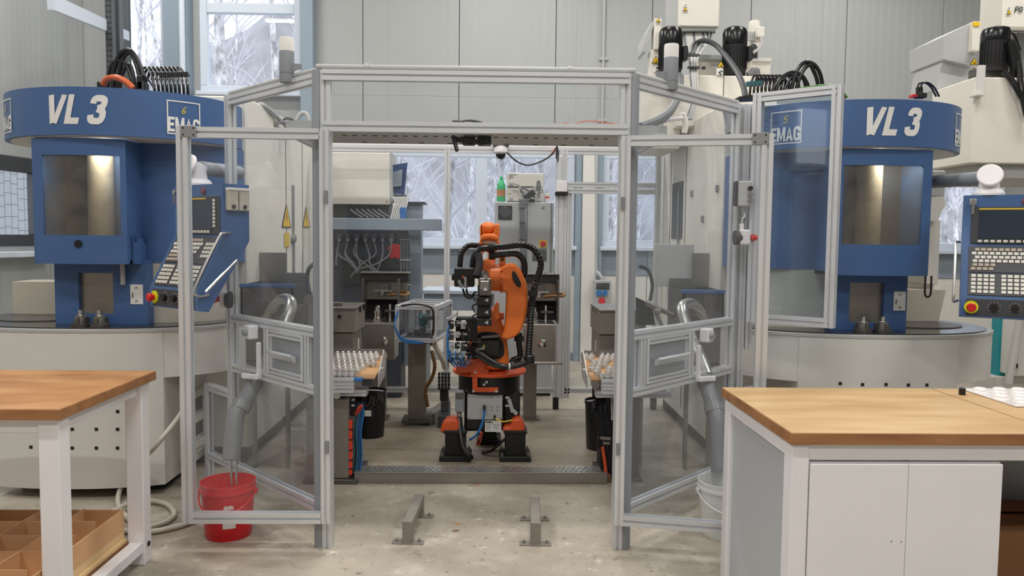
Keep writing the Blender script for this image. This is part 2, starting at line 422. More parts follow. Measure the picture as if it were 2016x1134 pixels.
def stroke_quads(pl, t):
    out = []
    n = len(pl)
    P = [V((a, b)) for a, b in pl]
    offs = []
    for i in range(n):
        ds = []
        if i > 0: ds.append((P[i] - P[i - 1]).normalized())
        if i < n - 1: ds.append((P[i + 1] - P[i]).normalized())
        d = sum(ds, V((0, 0))).normalized(); nn = V((-d.y, d.x))
        c = max(0.5, abs(nn.dot(V((-ds[0].y, ds[0].x)))))
        offs.append(nn * (t / 2 / c))
    for i in range(n - 1):
        out.append([P[i] + offs[i], P[i] - offs[i], P[i + 1] - offs[i + 1], P[i + 1] + offs[i + 1]])
    return out
def lettering(mb, text, height, mapping, t=0.17, slant=0.0, gap=0.09, center=True, squeeze=1.0):
    """flat letters laid on a surface; mapping(u, v) -> point"""
    W = sum(GLYPH[c][0] + gap for c in text) - gap
    x = -W / 2 if center else 0
    for c in text:
        w, pls = GLYPH[c]
        for pl in pls:
            if len(pl) > 5: pl = [(q.x, q.y) for q in smooth([(a, b, 0) for a, b in pl], 4)]
            for q in stroke_quads(pl, t):
                q = [((p.x + x + slant * (p.y - 0.5)) * height * squeeze, p.y * height) for p in q]
                q = [(a, min(max(b, 0), height)) for a, b in q]
                mb.add([mapping(a, b) for a, b in q], [(0, 1, 2, 3)])
        x += w + gap
    return mb
# ================================================================== the hall
BW = 9.9            # inner face of the back wall
XL, XR, ZC, YF = -5.0, 8.5, 6.0, -6.0
def struct(o): o['kind'] = 'structure'; return o
_xn = XL - 0.135 * (BW - YF)
_plan = [(XL, BW + 0.12), (XR, BW + 0.12), (XR, YF), (_xn, YF)]
fl = MB().prism(_plan, (0, 0, -0.12), (1, 0, 0), (0, 1, 0), (0, 0, 0.12)).build('floor', 'concrete'); struct(fl); tag(fl, 'mottled grey concrete workshop floor', 'floor')
cl = MB().prism(_plan, (0, 0, ZC), (1, 0, 0), (0, 1, 0), (0, 0, 0.15)).build('ceiling', 'ceiling_white'); struct(cl); tag(cl, 'plain pale hall ceiling over the machines', 'ceiling')
def xw(px): return A(px, 300, BW).x
WINS = [(xw(763), xw(1132), 1.44, 2.62, 0.46), (xw(1187), xw(1556), 1.44, 2.62, 0.46), (xw(1611), xw(1980), 1.44, 2.62, 0.46),
        (xw(240), xw(336), 3.28, 5.7, None), (xw(398), xw(595), 3.28, 5.7, None)]
wb = thing('wall_back', (0, BW, 0), 'light grey ribbed sandwich panel wall behind the machines', 'wall', kind='structure')
seams = [XL, -3.78, -2.215, -1.607, -0.424, 0.77, 1.964, 3.195, 4.40, 5.62, 6.84, 8.04, XR]
zb = [0.0, 1.08, 1.44, 2.62, 3.28, 5.7, ZC]
for i in range(len(seams) - 1):
    xa, xb = seams[i], seams[i + 1]
    # split the panel where window openings cut into it
    cuts = sorted({xa, xb} | {w for W in WINS for w in W[:2] if xa < w < xb})
    def solid(x0, x1, z0, z1):
        xm, zm = (x0 + x1) / 2, (z0 + z1) / 2
        return not any(W[0] < xm < W[1] and W[2] < zm < W[3] for W in WINS)
    lower = MB().box(xa + 0.004, xb - 0.004, BW, BW + 0.12, 0.0, 1.08, 0.006); lower.build('panel', 'wall_cream', wb)
    MB().box(xa + 0.002, xb - 0.002, BW - 0.01, BW + 0.12, 1.08, 1.44, 0.004).build('panel', 'wall_band', wb)
    for z0, z1 in ((1.44, 2.62), (2.62, 3.28), (3.28, 5.7), (5.7, ZC)):
        run = [(a, b) for a, b in zip(cuts, cuts[1:]) if solid(a, b, z0, z1)]
        for a, b in run:
            MB().box(a + (0.004 if a == xa else 0), b - (0.004 if b == xb else 0), BW, BW + 0.12, z0, z1, 0.003).build('panel', 'wall_panel', wb)
for x in seams[1:-1]:
    for z0, z1 in ((0, 1.44), (1.44, 2.62), (2.62, 3.28), (3.28, 5.7), (5.7, ZC)):
        if not any(W[0] - 0.03 < x < W[1] + 0.03 and W[2] < (z0 + z1) / 2 < W[3] for W in WINS): MB().box(x - 0.02, x + 0.02, BW + 0.1, BW + 0.13, z0, z1).build('joint_strip', 'seam_dark', wb)
bb = MB().box(XL, XR, BW - 0.03, BW, 0, 0.1, 0.004).build('baseboard_back', 'wall_band'); struct(bb); tag(bb, 'grey skirting strip along the foot of the back wall', 'skirting')
# windows
def window(n, W, mull, label):
    x0, x1, z0, z1, _ = W
    w = thing('window_%d' % n, (x0, BW, z0), label, 'window', kind='structure')
    f = 0.085
    for a, b, c, d in ((x0, x1, z0, z0 + f), (x0, x1, z1 - f, z1), (x0, x0 + f, z0 + f, z1 - f), (x1 - f, x1, z0 + f, z1 - f)):
        MB().box(a, b, BW - 0.03, BW + 0.07, c, d, 0.006).build('frame', 'window_white', w)
    for q in mull:
        if q[0] == 'v': MB().box(q[1] - 0.07, q[1] + 0.07, BW - 0.025, BW + 0.07, z0 + f, z1 - f, 0.006).build('mullion', 'window_white', w)
        else: MB().box(x0 + f, x1 - f, BW - 0.025, BW + 0.07, q[1] - 0.06, q[1] + 0.06, 0.006).build('transom', 'window_white', w)
    MB().box(x0 + f * 0.8, x1 - f * 0.8, BW + 0.03, BW + 0.036, z0 + f * 0.8, z1 - f * 0.8).build('pane', 'window_glass', w)
    MB().box(x0 - 0.03, x1 + 0.03, BW - 0.12, BW + 0.01, z0 - 0.045, z0 + 0.004, 0.006).build('window_sill', 'window_white', w)
mx = lambda W: W[0] + 0.5 * (W[1] - W[0])
window(1, WINS[0], [('v', mx(WINS[0]))], 'double window in back wall behind the orange robot')
window(2, WINS[1], [('v', mx(WINS[1]))], 'white framed window in back wall beside the socket box')
window(3, WINS[2], [('v', mx(WINS[2]))], 'white framed window behind the right-hand control panel')
window(4, WINS[3], [], 'narrow high window beside the perforated rack upright')
window(5, WINS[4], [('h', 4.3)], 'wide high window above the left lathe with transom')
# steel columns and conduits on the back wall
k = [0]
def trim(mb, m_, label, cat='column'):
    k[0] += 1; o = mb.build('trim_%d' % k[0], m_); struct(o); tag(o, label, cat); return o
trim(MB().box(xw(338), xw(384), BW - 0.2, BW, 0, ZC, 0.006), 'column_blue', 'blue grey steel column between the two high windows')
trim(MB().box(xw(597), xw(622), BW - 0.14, BW, 0, ZC, 0.006), 'column_blue', 'blue grey steel column at the edge of the wide high window')
trim(MB().box(xw(1134), xw(1145), BW - 0.1, BW, 0, 2.62, 0.004).box(xw(1175), xw(1186), BW - 0.1, BW, 0, 2.62, 0.004), 'column_blue', 'pair of blue grey steel flanges beside the boxed column')
trim(MB().box(xw(1146), xw(1174), BW - 0.16, BW, 0, 2.62, 0.006), 'wall_cream', 'cream boxed column between two lower windows')
trim(MB().box(xw(1560), xw(1607), BW - 0.1, BW, 0, 2.62, 0.006), 'column_blue', 'blue grey steel column behind the right lathe')
trim(MB().box(xw(1944), xw(1972), BW - 0.12, BW, 2.62, ZC, 0.006), 'wall_panel', 'pale grey boxed column high behind the white housing')
trim(MB().cyl((xw(377), BW - 0.24, 0), (xw(377), BW - 0.24, ZC), 0.035), 'window_white', 'vertical pale pipe running up the blue grey column', 'pipe')
cd_ = MB().tube([(xw(1184), BW - 0.03, 2.62), (xw(1184), BW - 0.03, ZC)], 0.016)
for z in (3.0, 3.75, 4.5): cd_.box(xw(1184) - 0.05, xw(1184) + 0.05, BW - 0.03, BW, z, z + 0.03)
trim(cd_, 'light_grey', 'thin conduit pipe clipped up the ribbed back wall', 'pipe')
# left wall, running a little skew to the rest
LD = V((-0.1338, -0.991, 0)); LN = V((0.991, -0.1338, 0)); LO = V((XL, BW, 0))
wl = thing('wall_left', LO, 'pale ribbed panel wall on the far left', 'wall', kind='structure')
def lw(s0, s1, z0, z1, m_='wall_panel'):
    MB().obox(LO + LD * (s0 + 0.003) - LN * 0.1 + V((0, 0, z0)), LD * (s1 - s0 - 0.006), LN * 0.1, (0, 0, z1 - z0), 0.005).build('panel', m_, wl)
lw(-0.1, 0.68, 0, ZC)
for s0, s1 in ((0.68, 1.88), (1.88, 3.08)):
    lw(s0, s1, 0, 1.40); lw(s0, s1, 2.36, ZC)
lw(0.68, 0.86, 1.40, 2.36); lw(2.7, 3.08, 1.40, 2.36)
s0 = 3.08
while s0 < 16:
    if s0 < 10.7 < s0 + 1.2:       # panel with a high window, beside the camera stand
        lw(s0, s0 + 1.2, 0, 2.78); lw(s0, s0 + 1.2, 3.82, ZC); lw(s0, 10.38, 2.78, 3.82); lw(11.16, s0 + 1.2, 2.78, 3.82)
    else: lw(s0, s0 + 1.2, 0, ZC)
    s0 += 1.2
w7 = thing('window_7', LO + LD * 10.7 + V((0, 0, 2.8)), 'small high window in left wall outside the picture', 'window', kind='structure')
for a, b, c, d in ((10.38, 11.16, 2.78, 2.84), (10.38, 11.16, 3.76, 3.82), (10.38, 10.44, 2.84, 3.76), (11.1, 11.16, 2.84, 3.76)):
    MB().obox(LO + LD * a - LN * 0.08 + V((0, 0, c)), LD * (b - a), LN * 0.09, (0, 0, d - c), 0.006).build('frame', 'window_white', w7)
MB().obox(LO + LD * 10.42 - LN * 0.05 + V((0, 0, 2.82)), LD * 0.7, LN * 0.005, (0, 0, 0.96)).build('pane', 'window_glass', w7)
wr = MB().box(XR, XR + 0.12, YF, BW, 0, ZC).build('wall_right', 'wall_panel'); struct(wr); tag(wr, 'pale panel wall at the far right side', 'wall')
wf = MB().box(-9, XR, YF - 0.12, YF, 0, ZC).build('wall_front', 'wall_panel'); struct(wf); tag(wf, 'pale panel wall facing the machines', 'wall')
w6 = thing('window_6', LO + LD * 0.9 + V((0, 0, 1.4)), 'dark framed window low in the far left wall', 'window', kind='structure')
for a, b, c, d in ((0.86, 2.7, 1.40, 1.52), (0.86, 2.7, 2.2, 2.36), (0.86, 0.93, 1.52, 2.2), (2.6, 2.7, 1.52, 2.2)):
    MB().obox(LO + LD * a - LN * 0.08 + V((0, 0, c)), LD * (b - a), LN * 0.1, (0, 0, d - c), 0.006).build('frame', 'dark_grey', w6)
MB().obox(LO + LD * 0.9 - LN * 0.05 + V((0, 0, 1.5)), LD * 1.75, LN * 0.005, (0, 0, 0.72)).build('pane', 'window_glass', w6)
MB().obox(LO + LD * 0.8 + V((0, 0, 1.28)), LD * 2.4, LN * 0.2, (0, 0, 0.06), 0.006).build('window_sill', 'window_white', w6)
bw_ = thing('block_wall', LO + LD * 1.6 - LN * 3.1, 'wall of pale upright blocks seen through the far left window', 'wall', kind='structure')
MB().obox(LO + LD * -5.2 - LN * 3.2 + V((0, 0, -0.3)), LD * 6.0, LN * 0.1, (0, 0, 3.9)).build('mortar_bed', 'mortar', bw_)
rb = random.Random(3); blocks = []
proto_block = None
for i in range(22):
    s_ = -4.9 + i * 0.145; z = 1.20 + rb.random() * 0.1
    while z < 2.8:
        h = 0.15 + rb.random() * 0.05
        p = LO + LD * s_ - LN * 3.09 + V((0, 0, z))
        if proto_block is None:
            proto_block = MB().obox((0, 0, 0), LD * 0.137, LN * 0.02, (0, 0, 1.0), 0.004).build('block', 'brick_white', bw_); b = proto_block
        else:
            b = proto_block.copy(); COL.objects.link(b)
        b.location = p - ORIGIN[bw_.name]; b.scale = (1, 1, h - 0.006)
        z += h
# outdoors
gr = MB().box(-60, 60, -12, 70, -0.5, -0.3).build('ground_outside', 'snow_ground'); struct(gr); tag(gr, 'snowy ground outside the windows', 'ground')
hv = []; hf = []; nx = 60
for i in range(nx):
    x = -60 + 120 * i / (nx - 1); h = 10.5 + 1.6 * math.sin(i * 1.7) + 1.2 * math.sin(i * 0.61 + 1) + (3.0 if -20 < x < -8 else 0) - (2.0 if x < -20 else 0)
    hv += [(x, 40, -0.35), (x, 43, h * 0.55), (x, 50, h)]
    if i: hf += [((i - 1) * 3, i * 3, i * 3 + 1, (i - 1) * 3 + 1), ((i - 1) * 3 + 1, i * 3 + 1, i * 3 + 2, (i - 1) * 3 + 2)]
hl = MB().add(hv, hf).build('hillside', 'far_wood'); struct(hl); tag(hl, 'hazy wooded hillside far outside the windows', 'hill')
def birch(x, y, h, seed, label, group):
    r = random.Random(seed)
    t = thing('birch_tree', (x, y, -0.3), label, 'tree', group)
    lean = V((r.uniform(-0.12, 0.12), r.uniform(-0.05, 0.05), 1)); p = V((x, y, -0.3)); pts = []
    n = 9
    for i in range(n):
        pts.append(p + V((r.uniform(-0.06, 0.06), r.uniform(-0.06, 0.06), 0))); p = p + lean * (h / n)
    r0 = r.uniform(0.06, 0.13)
    MB().tube(smooth(pts, 2), lambda i: r0 * (1 - 0.8 * i / 17), 6).build('trunk', 'birch_bark', t)
    mb = MB()
    for j in range(22):
        f = r.uniform(0.12, 0.97); q = pts[min(n - 1, int(f * n))]; a = r.uniform(0, 2 * PI); L_ = (1.2 - f) * h * 0.2 * r.uniform(0.5, 1.2)
        d = V((math.cos(a), 0.5 * math.sin(a), r.uniform(0.5, 1.4))).normalized()
        e = q + d * L_; mb.tube([q, q.lerp(e, 0.5) + V((0, 0, 0.06)), e], lambda i: (0.026, 0.017, 0.007)[i], 4, cap=False)
        for _ in range(3):
            q2 = q.lerp(e, r.uniform(0.3, 0.95)); d2 = (d + V((r.uniform(-1, 1), r.uniform(-0.5, 0.5), r.uniform(-0.3, 0.8)))).normalized()
            mb.tube([q2, q2 + d2 * L_ * 0.45], lambda i: (0.012, 0.005)[i], 3, cap=False)
    mb.build('branches', 'twig_grey', t)['kind'] = 'stuff'
rt = random.Random(11)
for i in range(34):
    y = (13.5, 24.0, 18.5)[i % 3] + rt.uniform(-1, 1); px = 740 + 1260 * (i + 0.5 * rt.random()) / 34
    birch(A(px, 400, y).x, y, rt.uniform(8, 13), 100 + i, 'slender pale birch tree outside the lower back windows', 'birches outside the lower windows')
for i in range(13):
    y = (18.5, 26.0)[i % 2] + rt.uniform(-1, 1); px = 262 + 340 * (i + 0.6 * rt.random()) / 13
    birch(A(px, 100, y).x, y, rt.uniform(10.5, 13.5), 300 + i, 'tall bare birch tree outside the high windows', 'birches outside the high windows')
# ceiling lamps (out of the picture, lighting the hall)
for i, (x, y) in enumerate(LAMPS):
    t = thing('ceiling_lamp', (x, y, LAMP_Z), 'long white tube lamp hanging under the hall ceiling', 'lamp', 'tube lamps under the ceiling')
    MB().box(x - 0.75, x + 0.75, y - 0.12, y + 0.12, LAMP_Z, LAMP_Z + 0.08, 0.01).build('housing', 'bench_white', t)
    for q in (-0.5, 0.5): MB().cyl((x + q, y, LAMP_Z + 0.08), (x + q, y, ZC), 0.008, 6).build('suspension_rod', 'light_grey', t)
    MB().box(x - 0.7, x + 0.7, y - 0.09, y + 0.09, LAMP_Z - 0.012, LAMP_Z).build('diffuser', 'lamp_tube', t)
    ld = bpy.data.lights.new('tube_light', 'AREA'); ld.shape = 'RECTANGLE'; ld.size = 1.4; ld.size_y = 0.18; ld.energy = LAMP_POWER; ld.color = (1.0, 0.968, 0.945)
    lo = bpy.data.objects.new('tube_light', ld); COL.objects.link(lo); lo.parent = t; lo.location = (0, 0, -0.03)
# pallet rack on the left
rk = thing('storage_rack', (A(222, 60, 8.2).x, 8.2, 0), 'tall grey perforated storage rack with pale beam by left wall', 'rack')
for px0, px1, Y in ((207, 222, 8.15), (224, 236, 8.25)):
    MB().box(A(px0, 60, Y).x, A(px1, 60, Y).x, Y, Y + 0.08, 0, 5.4, 0.003).build('upright', 'rack_grey', rk)
hb = MB(); Yh = 8.149
for i in range(52):
    for px in (211.5, 217.5):
        c = A(px, 60, Yh); z = 2.6 + i * 0.055; hb.box(c.x - 0.008, c.x + 0.008, Yh - 0.001, Yh + 0.0, z, z + 0.016)
h_ = hb.build('slot_holes', 'black_matt', rk); h_['kind'] = 'stuff'
b0, b1 = A(207, 50, 8.2), A(100, 4, 6.0)
MB().bar(b0, b1, 0.05, 0.11).build('beam', 'window_white', rk)
MB().bar(A(232, 63, 8.35), A(250, 71, 9.2), 0.05, 0.1).build('beam', 'window_white', rk)
MB().box(A(238, 60, 9.3).x, A(252, 60, 9.3).x, 9.3, 9.38, 0, 5.4, 0.003).build('upright', 'rack_grey', rk)
# socket box on the boxed column
sb = thing('socket_box', A(1187, 612, 9.6), 'grey wall socket box with blue and red outlets', 'socket box')
MB().pbox(1171, 600, 1206, 612, 9.66, 0.08).build('back_plate', 'mid_grey', sb)
MB().pbox(1170, 552, 1203, 600, 9.6, 0.12, 0.006).build('body', 'light_grey', sb)
MB().pbox(1174, 557, 1200, 570, 9.59, 0.02).build('meter_window', 'dark_grey', sb)
for px in (1179, 1191): MB().cyl(A(px, 577, 9.6), A(px, 577, 9.56), 0.035, 12).build('blue_outlet', 'cable_blue', sb)
MB().cyl(A(1185, 593, 9.6), A(1185, 593, 9.54), 0.04, 14).build('red_outlet', 'red', sb)
MB().tube(smooth([A(1185, 552, 9.66), A(1184, 545, 9.66), A(1177, 536, 9.7), A(1173, 525, 9.75), A(1173, 300, 9.75)], 4), 0.02).build('conduit', 'light_grey', sb)
# ================================================================== the safety cage
FL, FR, DL, DR = V((-0.815, 3.84, 0)), V((0.65, 3.82, 0)), V((-1.49, 4.56, 0)), V((1.42, 4.6, 0))
BL, BR, BY = V((-1.5, 7.04, 0)), V((1.48, 7.04, 0)), 7.04
ZT = 2.312
up = V((0, 0, 1))
def zz(p, z): return V((p.x, p.y, z))
cage = thing('safety_cage', (-0.08, 5.0, 0), 'aluminium profile safety cage with clear panes around the orange robot', 'safety cage')
def post(p, z0, z1, w=0.045, ang=0.0, name='post', par=None, m_='alu'):
    mb = MB(); c, s = math.cos(ang), math.sin(ang)
    mb.prof((0, 0, 0), (0, 0, z1 - z0), w); mb.v = [(x * c - y * s + p.x, x * s + y * c + p.y, z + z0) for x, y, z in mb.v]
    return mb.build(name, m_, par or cage)
def rail(p0, p1, z, w=0.045, h=None, name='rail', par=None):
    return MB().prof(zz(p0, z), zz(p1, z), w, h).build(name, 'alu', par or cage)
def sheet(p0, p1, z0, z1, m_='clear_pane', t=0.005, par=None, name='pane'):
    d = (p1 - p0); n = V((d.y, -d.x, 0)).normalized() * t
    return MB().obox(zz(p0, z0) - n / 2, d, n, (0, 0, z1 - z0)).build(name, m_, par or cage)
# front posts: slotted profile with a rounded corner profile on the outside
for P, s in ((FL, -1), (FR, 1)):
    post(P + V((-s * 0.012, 0.02, 0)), 0.0, 2.335, 0.05)
    q = []
    for i in range(9):
        a = PI * i / 8; q.append((s * (0.014 + 0.042 * math.sin(a)), 0.02 - 0.032 * math.cos(a)))
    MB().prism(q + [(s * 0.014, 0.052)], zz(P, 0), (1, 0, 0), (0, 1, 0), (0, 0, 2.335)).build('corner_profile', 'alu_grey', cage)
rail(FL, FR, ZT, 0.045, 0.05); rail(FL, FR, 2.07, 0.045, 0.05)
sheet(FL + V((0.02, 0.01, 0)), FR + V((-0.02, 0.01, 0)), 2.09, 2.29)
MB().tube([zz(FL, 2.352) + V((-0.03, 0, 0)), zz(FR, 2.352) + V((0.03, 0, 0))], 0.0125).build('cable_conduit', 'light_grey', cage)
for t in (0.14, 0.8): MB().cyl(zz(FL.lerp(FR, t), 2.352), zz(FL.lerp(FR, t + 0.012), 2.352), 0.017, 10).build('conduit_clip', 'light_grey', cage)
# slanted sides
def side(P, Q, s):
    d = (Q - P).normalized(); a = math.atan2(d.y, d.x)
    P1 = P + d * 0.05
    post(Q, 0.0, 2.335, 0.05, a)
    for z, h in ((ZT - 0.01, 0.05), (1.07, 0.045), (0.785, 0.045), (0.2, 0.05)): rail(P1, Q, z, 0.045, h)
    MB().tube([zz(P1, 2.345), zz(Q, 2.345)], 0.0125).build('cable_conduit', 'light_grey', cage)
    sheet(P1, Q, 1.092, 2.28); sheet(P1, Q, 0.222, 0.765, 'scuffed_pane')
    n = V((-d.y, d.x, 0)) * (1 if V((-d.y, d.x, 0)).y < 0 else -1)      # outward, towards the viewer
    t0, t1 = P.lerp(Q, 0.13), P.lerp(Q, 0.56)
    sheet(P1, t0, 0.805, 1.05); sheet(t1, Q, 0.805, 1.05)
    post(t0, 0.805, 1.05, 0.045, a); post(t1, 0.805, 1.05, 0.045, a)
    h = sub('hatch', cage)
    u0, u1 = t0 + d * 0.035 + n * 0.012, t1 - d * 0.035 + n * 0.012
    MB().prof(zz(u0, 0.83), zz(u1, 0.83), 0.032).build('hatch_rail', 'alu', h); MB().prof(zz(u0, 1.03), zz(u1, 1.03), 0.032).build('hatch_rail', 'alu', h)
    MB().prof(zz(u0, 0.815), zz(u0, 1.045), 0.032).build('hatch_stile', 'alu', h); MB().prof(zz(u1, 0.815), zz(u1, 1.045), 0.032).build('hatch_stile', 'alu', h)
    sheet(u0, u1, 0.84, 1.02, 'alu_grey', 0.004, h, 'hatch_plate')
    g0, g1 = u0 + d * 0.05 + n * 0.02, u1 - d * 0.05 + n * 0.02
    lv = [(-0.02, 0), (0.012, 0.004), (0.022, 0.026), (0.012, 0.034), (-0.02, 0.012)]
    MB().prism(lv, zz(g0, 0.925), (0, 0, 1), n, g1 - g0).build('grip_ledge', 'alu', h)
    # door switch and latch beside the hatch
    e = t1 + d * 0.09
    MB().obox(zz(e - d * 0.03, 0.985) + n * 0.03, d * 0.065, n * 0.055, (0, 0, 0.075), 0.006).build('switch_box', 'bench_white', cage)
    MB().cyl(zz(e, 1.022) + n * 0.085, zz(e, 1.022) + n * 0.105, 0.017, 14).build('switch_button', 'alu_grey', cage)
    MB().obox(zz(t1 + d * 0.03, 0.77) + n * 0.03, d * 0.022, n * 0.022, (0, 0, 0.2), 0.004).build('latch_bar', 'bench_white', cage)
    MB().bar(zz(t1 + d * 0.025, 0.785) + n * 0.055, zz(t1 + d * 0.165, 0.775) + n * 0.075, 0.022, 0.03, c=0.006).build('latch_handle', 'bench_white', cage)
    return d, n
dL, nL = side(FL, DL, -1)
dR, nR = side(FR, DR, 1)
# low panels that carry on past the corner posts under the machine trays
for Q, d in ((DL, dL), (DR, dR)):
    E_ = Q + d * 0.34
    for z in (0.62, 0.2): rail(Q, E_, z, 0.04)
    post(E_, 0.0, 0.64, 0.04, math.atan2(d.y, d.x)); sheet(Q, E_, 0.22, 0.6, 'scuffed_pane')
# back
x880, x1097 = A(880, 500, BY).x, A(1098, 500, BY).x
PB = [BL, V((x880, BY, 0)), V((x1097, BY, 0)), BR]
for i, p in enumerate(PB):
    post(p, 0.1, 2.335, 0.05)
    MB().box(p.x - 0.025, p.x + 0.025, p.y - 0.03, p.y + 0.03, 0, 0.11, 0.003).build('foot', 'black_matt', cage)
post(V((x1097 + 0.05, BY, 0)), 0.1, 2.335, 0.05); post(V((x1097 + 0.1, BY, 0)), 0.1, 1.98, 0.045)
for i in range(3):
    rail(PB[i], PB[i + 1], ZT, 0.045, 0.05); rail(PB[i], PB[i + 1], 0.17, 0.045)
    sheet(PB[i], PB[i + 1], 0.19, 2.29, 'clear_pane')
    MB().tube([zz(PB[i], 2.35), zz(PB[i + 1], 2.35)], 0.016).build('cable_conduit', 'bench_white', cage)
rail(PB[2] + V((0.08, -0.02, 0)), PB[3], 2.02, 0.045); rail(PB[2] + V((0.08, -0.02, 0)), PB[3], 1.965, 0.045)
MB().box(x1097 - 0.03, x1097 + 0.07, BY - 0.09, BY - 0.02, 1.95, 2.05, 0.006).build('lock_box', 'bench_white', cage)
MB().box(x1097 - 0.035, x1097 + 0.075, BY - 0.095, BY - 0.02, 1.92, 1.952, 0.004).build('lock_base', 'black', cage)
MB().box(x1097 - 0.02, x1097 + 0.02, BY - 0.06, BY - 0.02, 2.04, 2.27, 0.004).build('lock_bracket', 'alu', cage)
# overhead cable tray
tr = sub('cable_tray', cage)
ty0, ty1, tz = 4.32, 4.82, 2.105
MB().box(FL.x - 0.3, FR.x + 0.3, ty0, ty1, tz, tz + 0.004).build('tray_floor', 'light_grey', tr)
MB().box(FL.x - 0.3, FR.x + 0.3, ty1, ty1 + 0.004, tz, tz + 0.06).box(FL.x - 0.3, FR.x + 0.3, ty0, ty0 + 0.004, tz, tz + 0.06).build('tray_side', 'light_grey', tr)
sl = MB()
for i in range(27):
    x = FL.x - 0.02 + i * 0.056; sl.box(x, x + 0.024, 4.43, 4.455, tz - 0.0015, tz + 0.001)
for i in range(9):
    x = FL.x + 0.05 + i * 0.17; sl.cyl((x, 4.76, tz - 0.001), (x, 4.76, tz + 0.001), 0.018, 10)
sl.build('slot_holes', 'black_matt', tr)['kind'] = 'stuff'
for s, P in ((1, FL), (-1, FR)): MB().prof((P.x - s * 0.22, 4.1, tz - 0.03), (P.x - s * 0.22, ty1, tz - 0.03), 0.04).build('tray_carrier', 'alu', tr)
# front double door, both leaves folded open
def leaf(P0, P1, z0, z1, lname):
    o = sub('door_leaf', cage); d = (P1 - P0).normalized(); a = math.atan2(d.y, d.x)
    post(P0, z0, z1, 0.045, a, 'stile', o); post(P1, z0, z1, 0.052, a, 'stile', o)
    rail(P0 + d * 0.02, P1 - d * 0.025, z1 - 0.025, 0.045, 0.05, 'leaf_rail', o); rail(P0 + d * 0.02, P1 - d * 0.025, z0 + 0.025, 0.045, 0.05, 'leaf_rail', o)
    sheet(P0 + d * 0.02, P1 - d * 0.025, z0 + 0.05, z1 - 0.05, 'clear_pane', 0.005, o)
    n = V((d.y, -d.x, 0)); n = n if n.y < 0 else -n
    MB().obox(zz(P1 - d * 0.07, z1 - 0.05) + n * 0.024, d * 0.075, n * 0.005, (0, 0, 0.055), 0.002).build('corner_bracket', 'alu_dark', o)
    for (a_, b_) in ((0.012, 0.012), (0.012, 0.043), (0.06, 0.012), (0.06, 0.043)):
        c = zz(P1 - d * 0.07 + d * a_, z1 - 0.05 + b_) + n * 0.029; MB().cyl(c, c + n * 0.003, 0.004, 8).build('screw', 'black', o)
    for z in (z0 + 0.35, z1 - 0.35):
        MB().cyl(zz(P0 - d * 0.01, z) + n * 0.026, zz(P0 - d * 0.01, z + 0.06) + n * 0.026, 0.009, 8).build('hinge', 'alu_dark', o)
    return o
leaf(V((-0.795, 3.785, 0)), V((-1.457, 3.785, 0)), 0.15, 2.05, 'left')
leaf(V((0.635, 3.765, 0)), V((A(1503, 520, 3.63).x, 3.63, 0)), 0.15, 2.035, 'right')
# swung-open flap in front of the right machine
fp = sub('window_flap', cage)
H0, H1 = A(1487, 420, 4.5), A(1641, 420, 4.22); H0.z = H1.z = 0
dh = (H1 - H0).normalized(); ah = math.atan2(dh.y, dh.x)
post(DR + V((0.10, 0.0, 0)), 0.9, 2.335, 0.04); post(DR + V((0.055, 0.0, 0)), 0.0, 2.335, 0.035)
for p in (H0, H1): post(p, 1.075, 2.38, 0.05, ah, 'stile', fp)
rail(H0, H1, 2.355, 0.045, 0.05, 'flap_rail', fp); rail(H0, H1, 1.10, 0.045, 0.05, 'flap_rail', fp)
sheet(H0, H1, 1.12, 2.335, 'film_pane', 0.005, fp)
# threshold with tread plate
x0, x1, Ys = A(697, 940, 4.86).x, A(1196, 940, 4.86).x, 4.86
MB().box(x0, x1, Ys, Ys + 0.14, 0, 0.07, 0.003).build('threshold', 'steel', cage)
MB().box(x0, x1, Ys - 0.002, Ys + 0.14, 0.07, 0.074).build('tread_plate', 'steel_pipe', cage)
st = MB()
for i in range(46):
    for j in range(3):
        x = x0 + 0.02 + i * 0.0335 + (j % 2) * 0.016; y = Ys + 0.025 + j * 0.04
        sg = 1 if (i + j) % 2 else -1
        st.add([(x - 0.013, y - sg * 0.006, 0.074), (x, y - 0.005, 0.078), (x + 0.013, y + sg * 0.006, 0.074), (x, y + 0.005, 0.078)], [(0, 1, 2, 3)])
st.build('tread_studs', 'steel_bright', cage)['kind'] = 'stuff'
# signal lamps on the slanted rails
def signal_lamp(px, yt, ym, yb, Y, s, label):
    p = A(px, yb, Y); k_ = Y / FPX; t = thing('signal_lamp', p, label, 'signal lamp', 'signal lamps on the cage')
    H = (yb - yt) * k_; hm = (yb - ym) * k_; r = 14.2 * k_
    MB().lathe([(r * 0.9, 0), (r, 0.006), (r, hm), ], p, up, 20).build('body', 'alu_grey', t)
    MB().lathe([(r, hm), (r, H - 0.008), (r * 0.93, H)], p, up, 20).build('lens', 'paper_white', t)
    MB().lathe([(r * 1.02, 0.043), (r * 1.02, 0.047)], p, up, 20).build('seam_ring', 'mid_grey', t)
    b = V(p) + V((0, 0, 0.05)); e = b + V((s * 0.07, -0.05, 0.0))
    MB().prism([(0, 0), (0.1, 0.012), (0.1, 0.032), (0.0, 0.05)], b, V((s, -0.6, 0)).normalized(), up, V((0, 0.012, 0))).build('bracket', 'alu_grey', t)
signal_lamp(565, 78, 104, 163, 4.03, 1, 'grey signal lamp with white lens near the high windows')
signal_lamp(1320, 90, 116, 178, 4.06, -1, 'grey signal lamp with white lens in front of black motors')
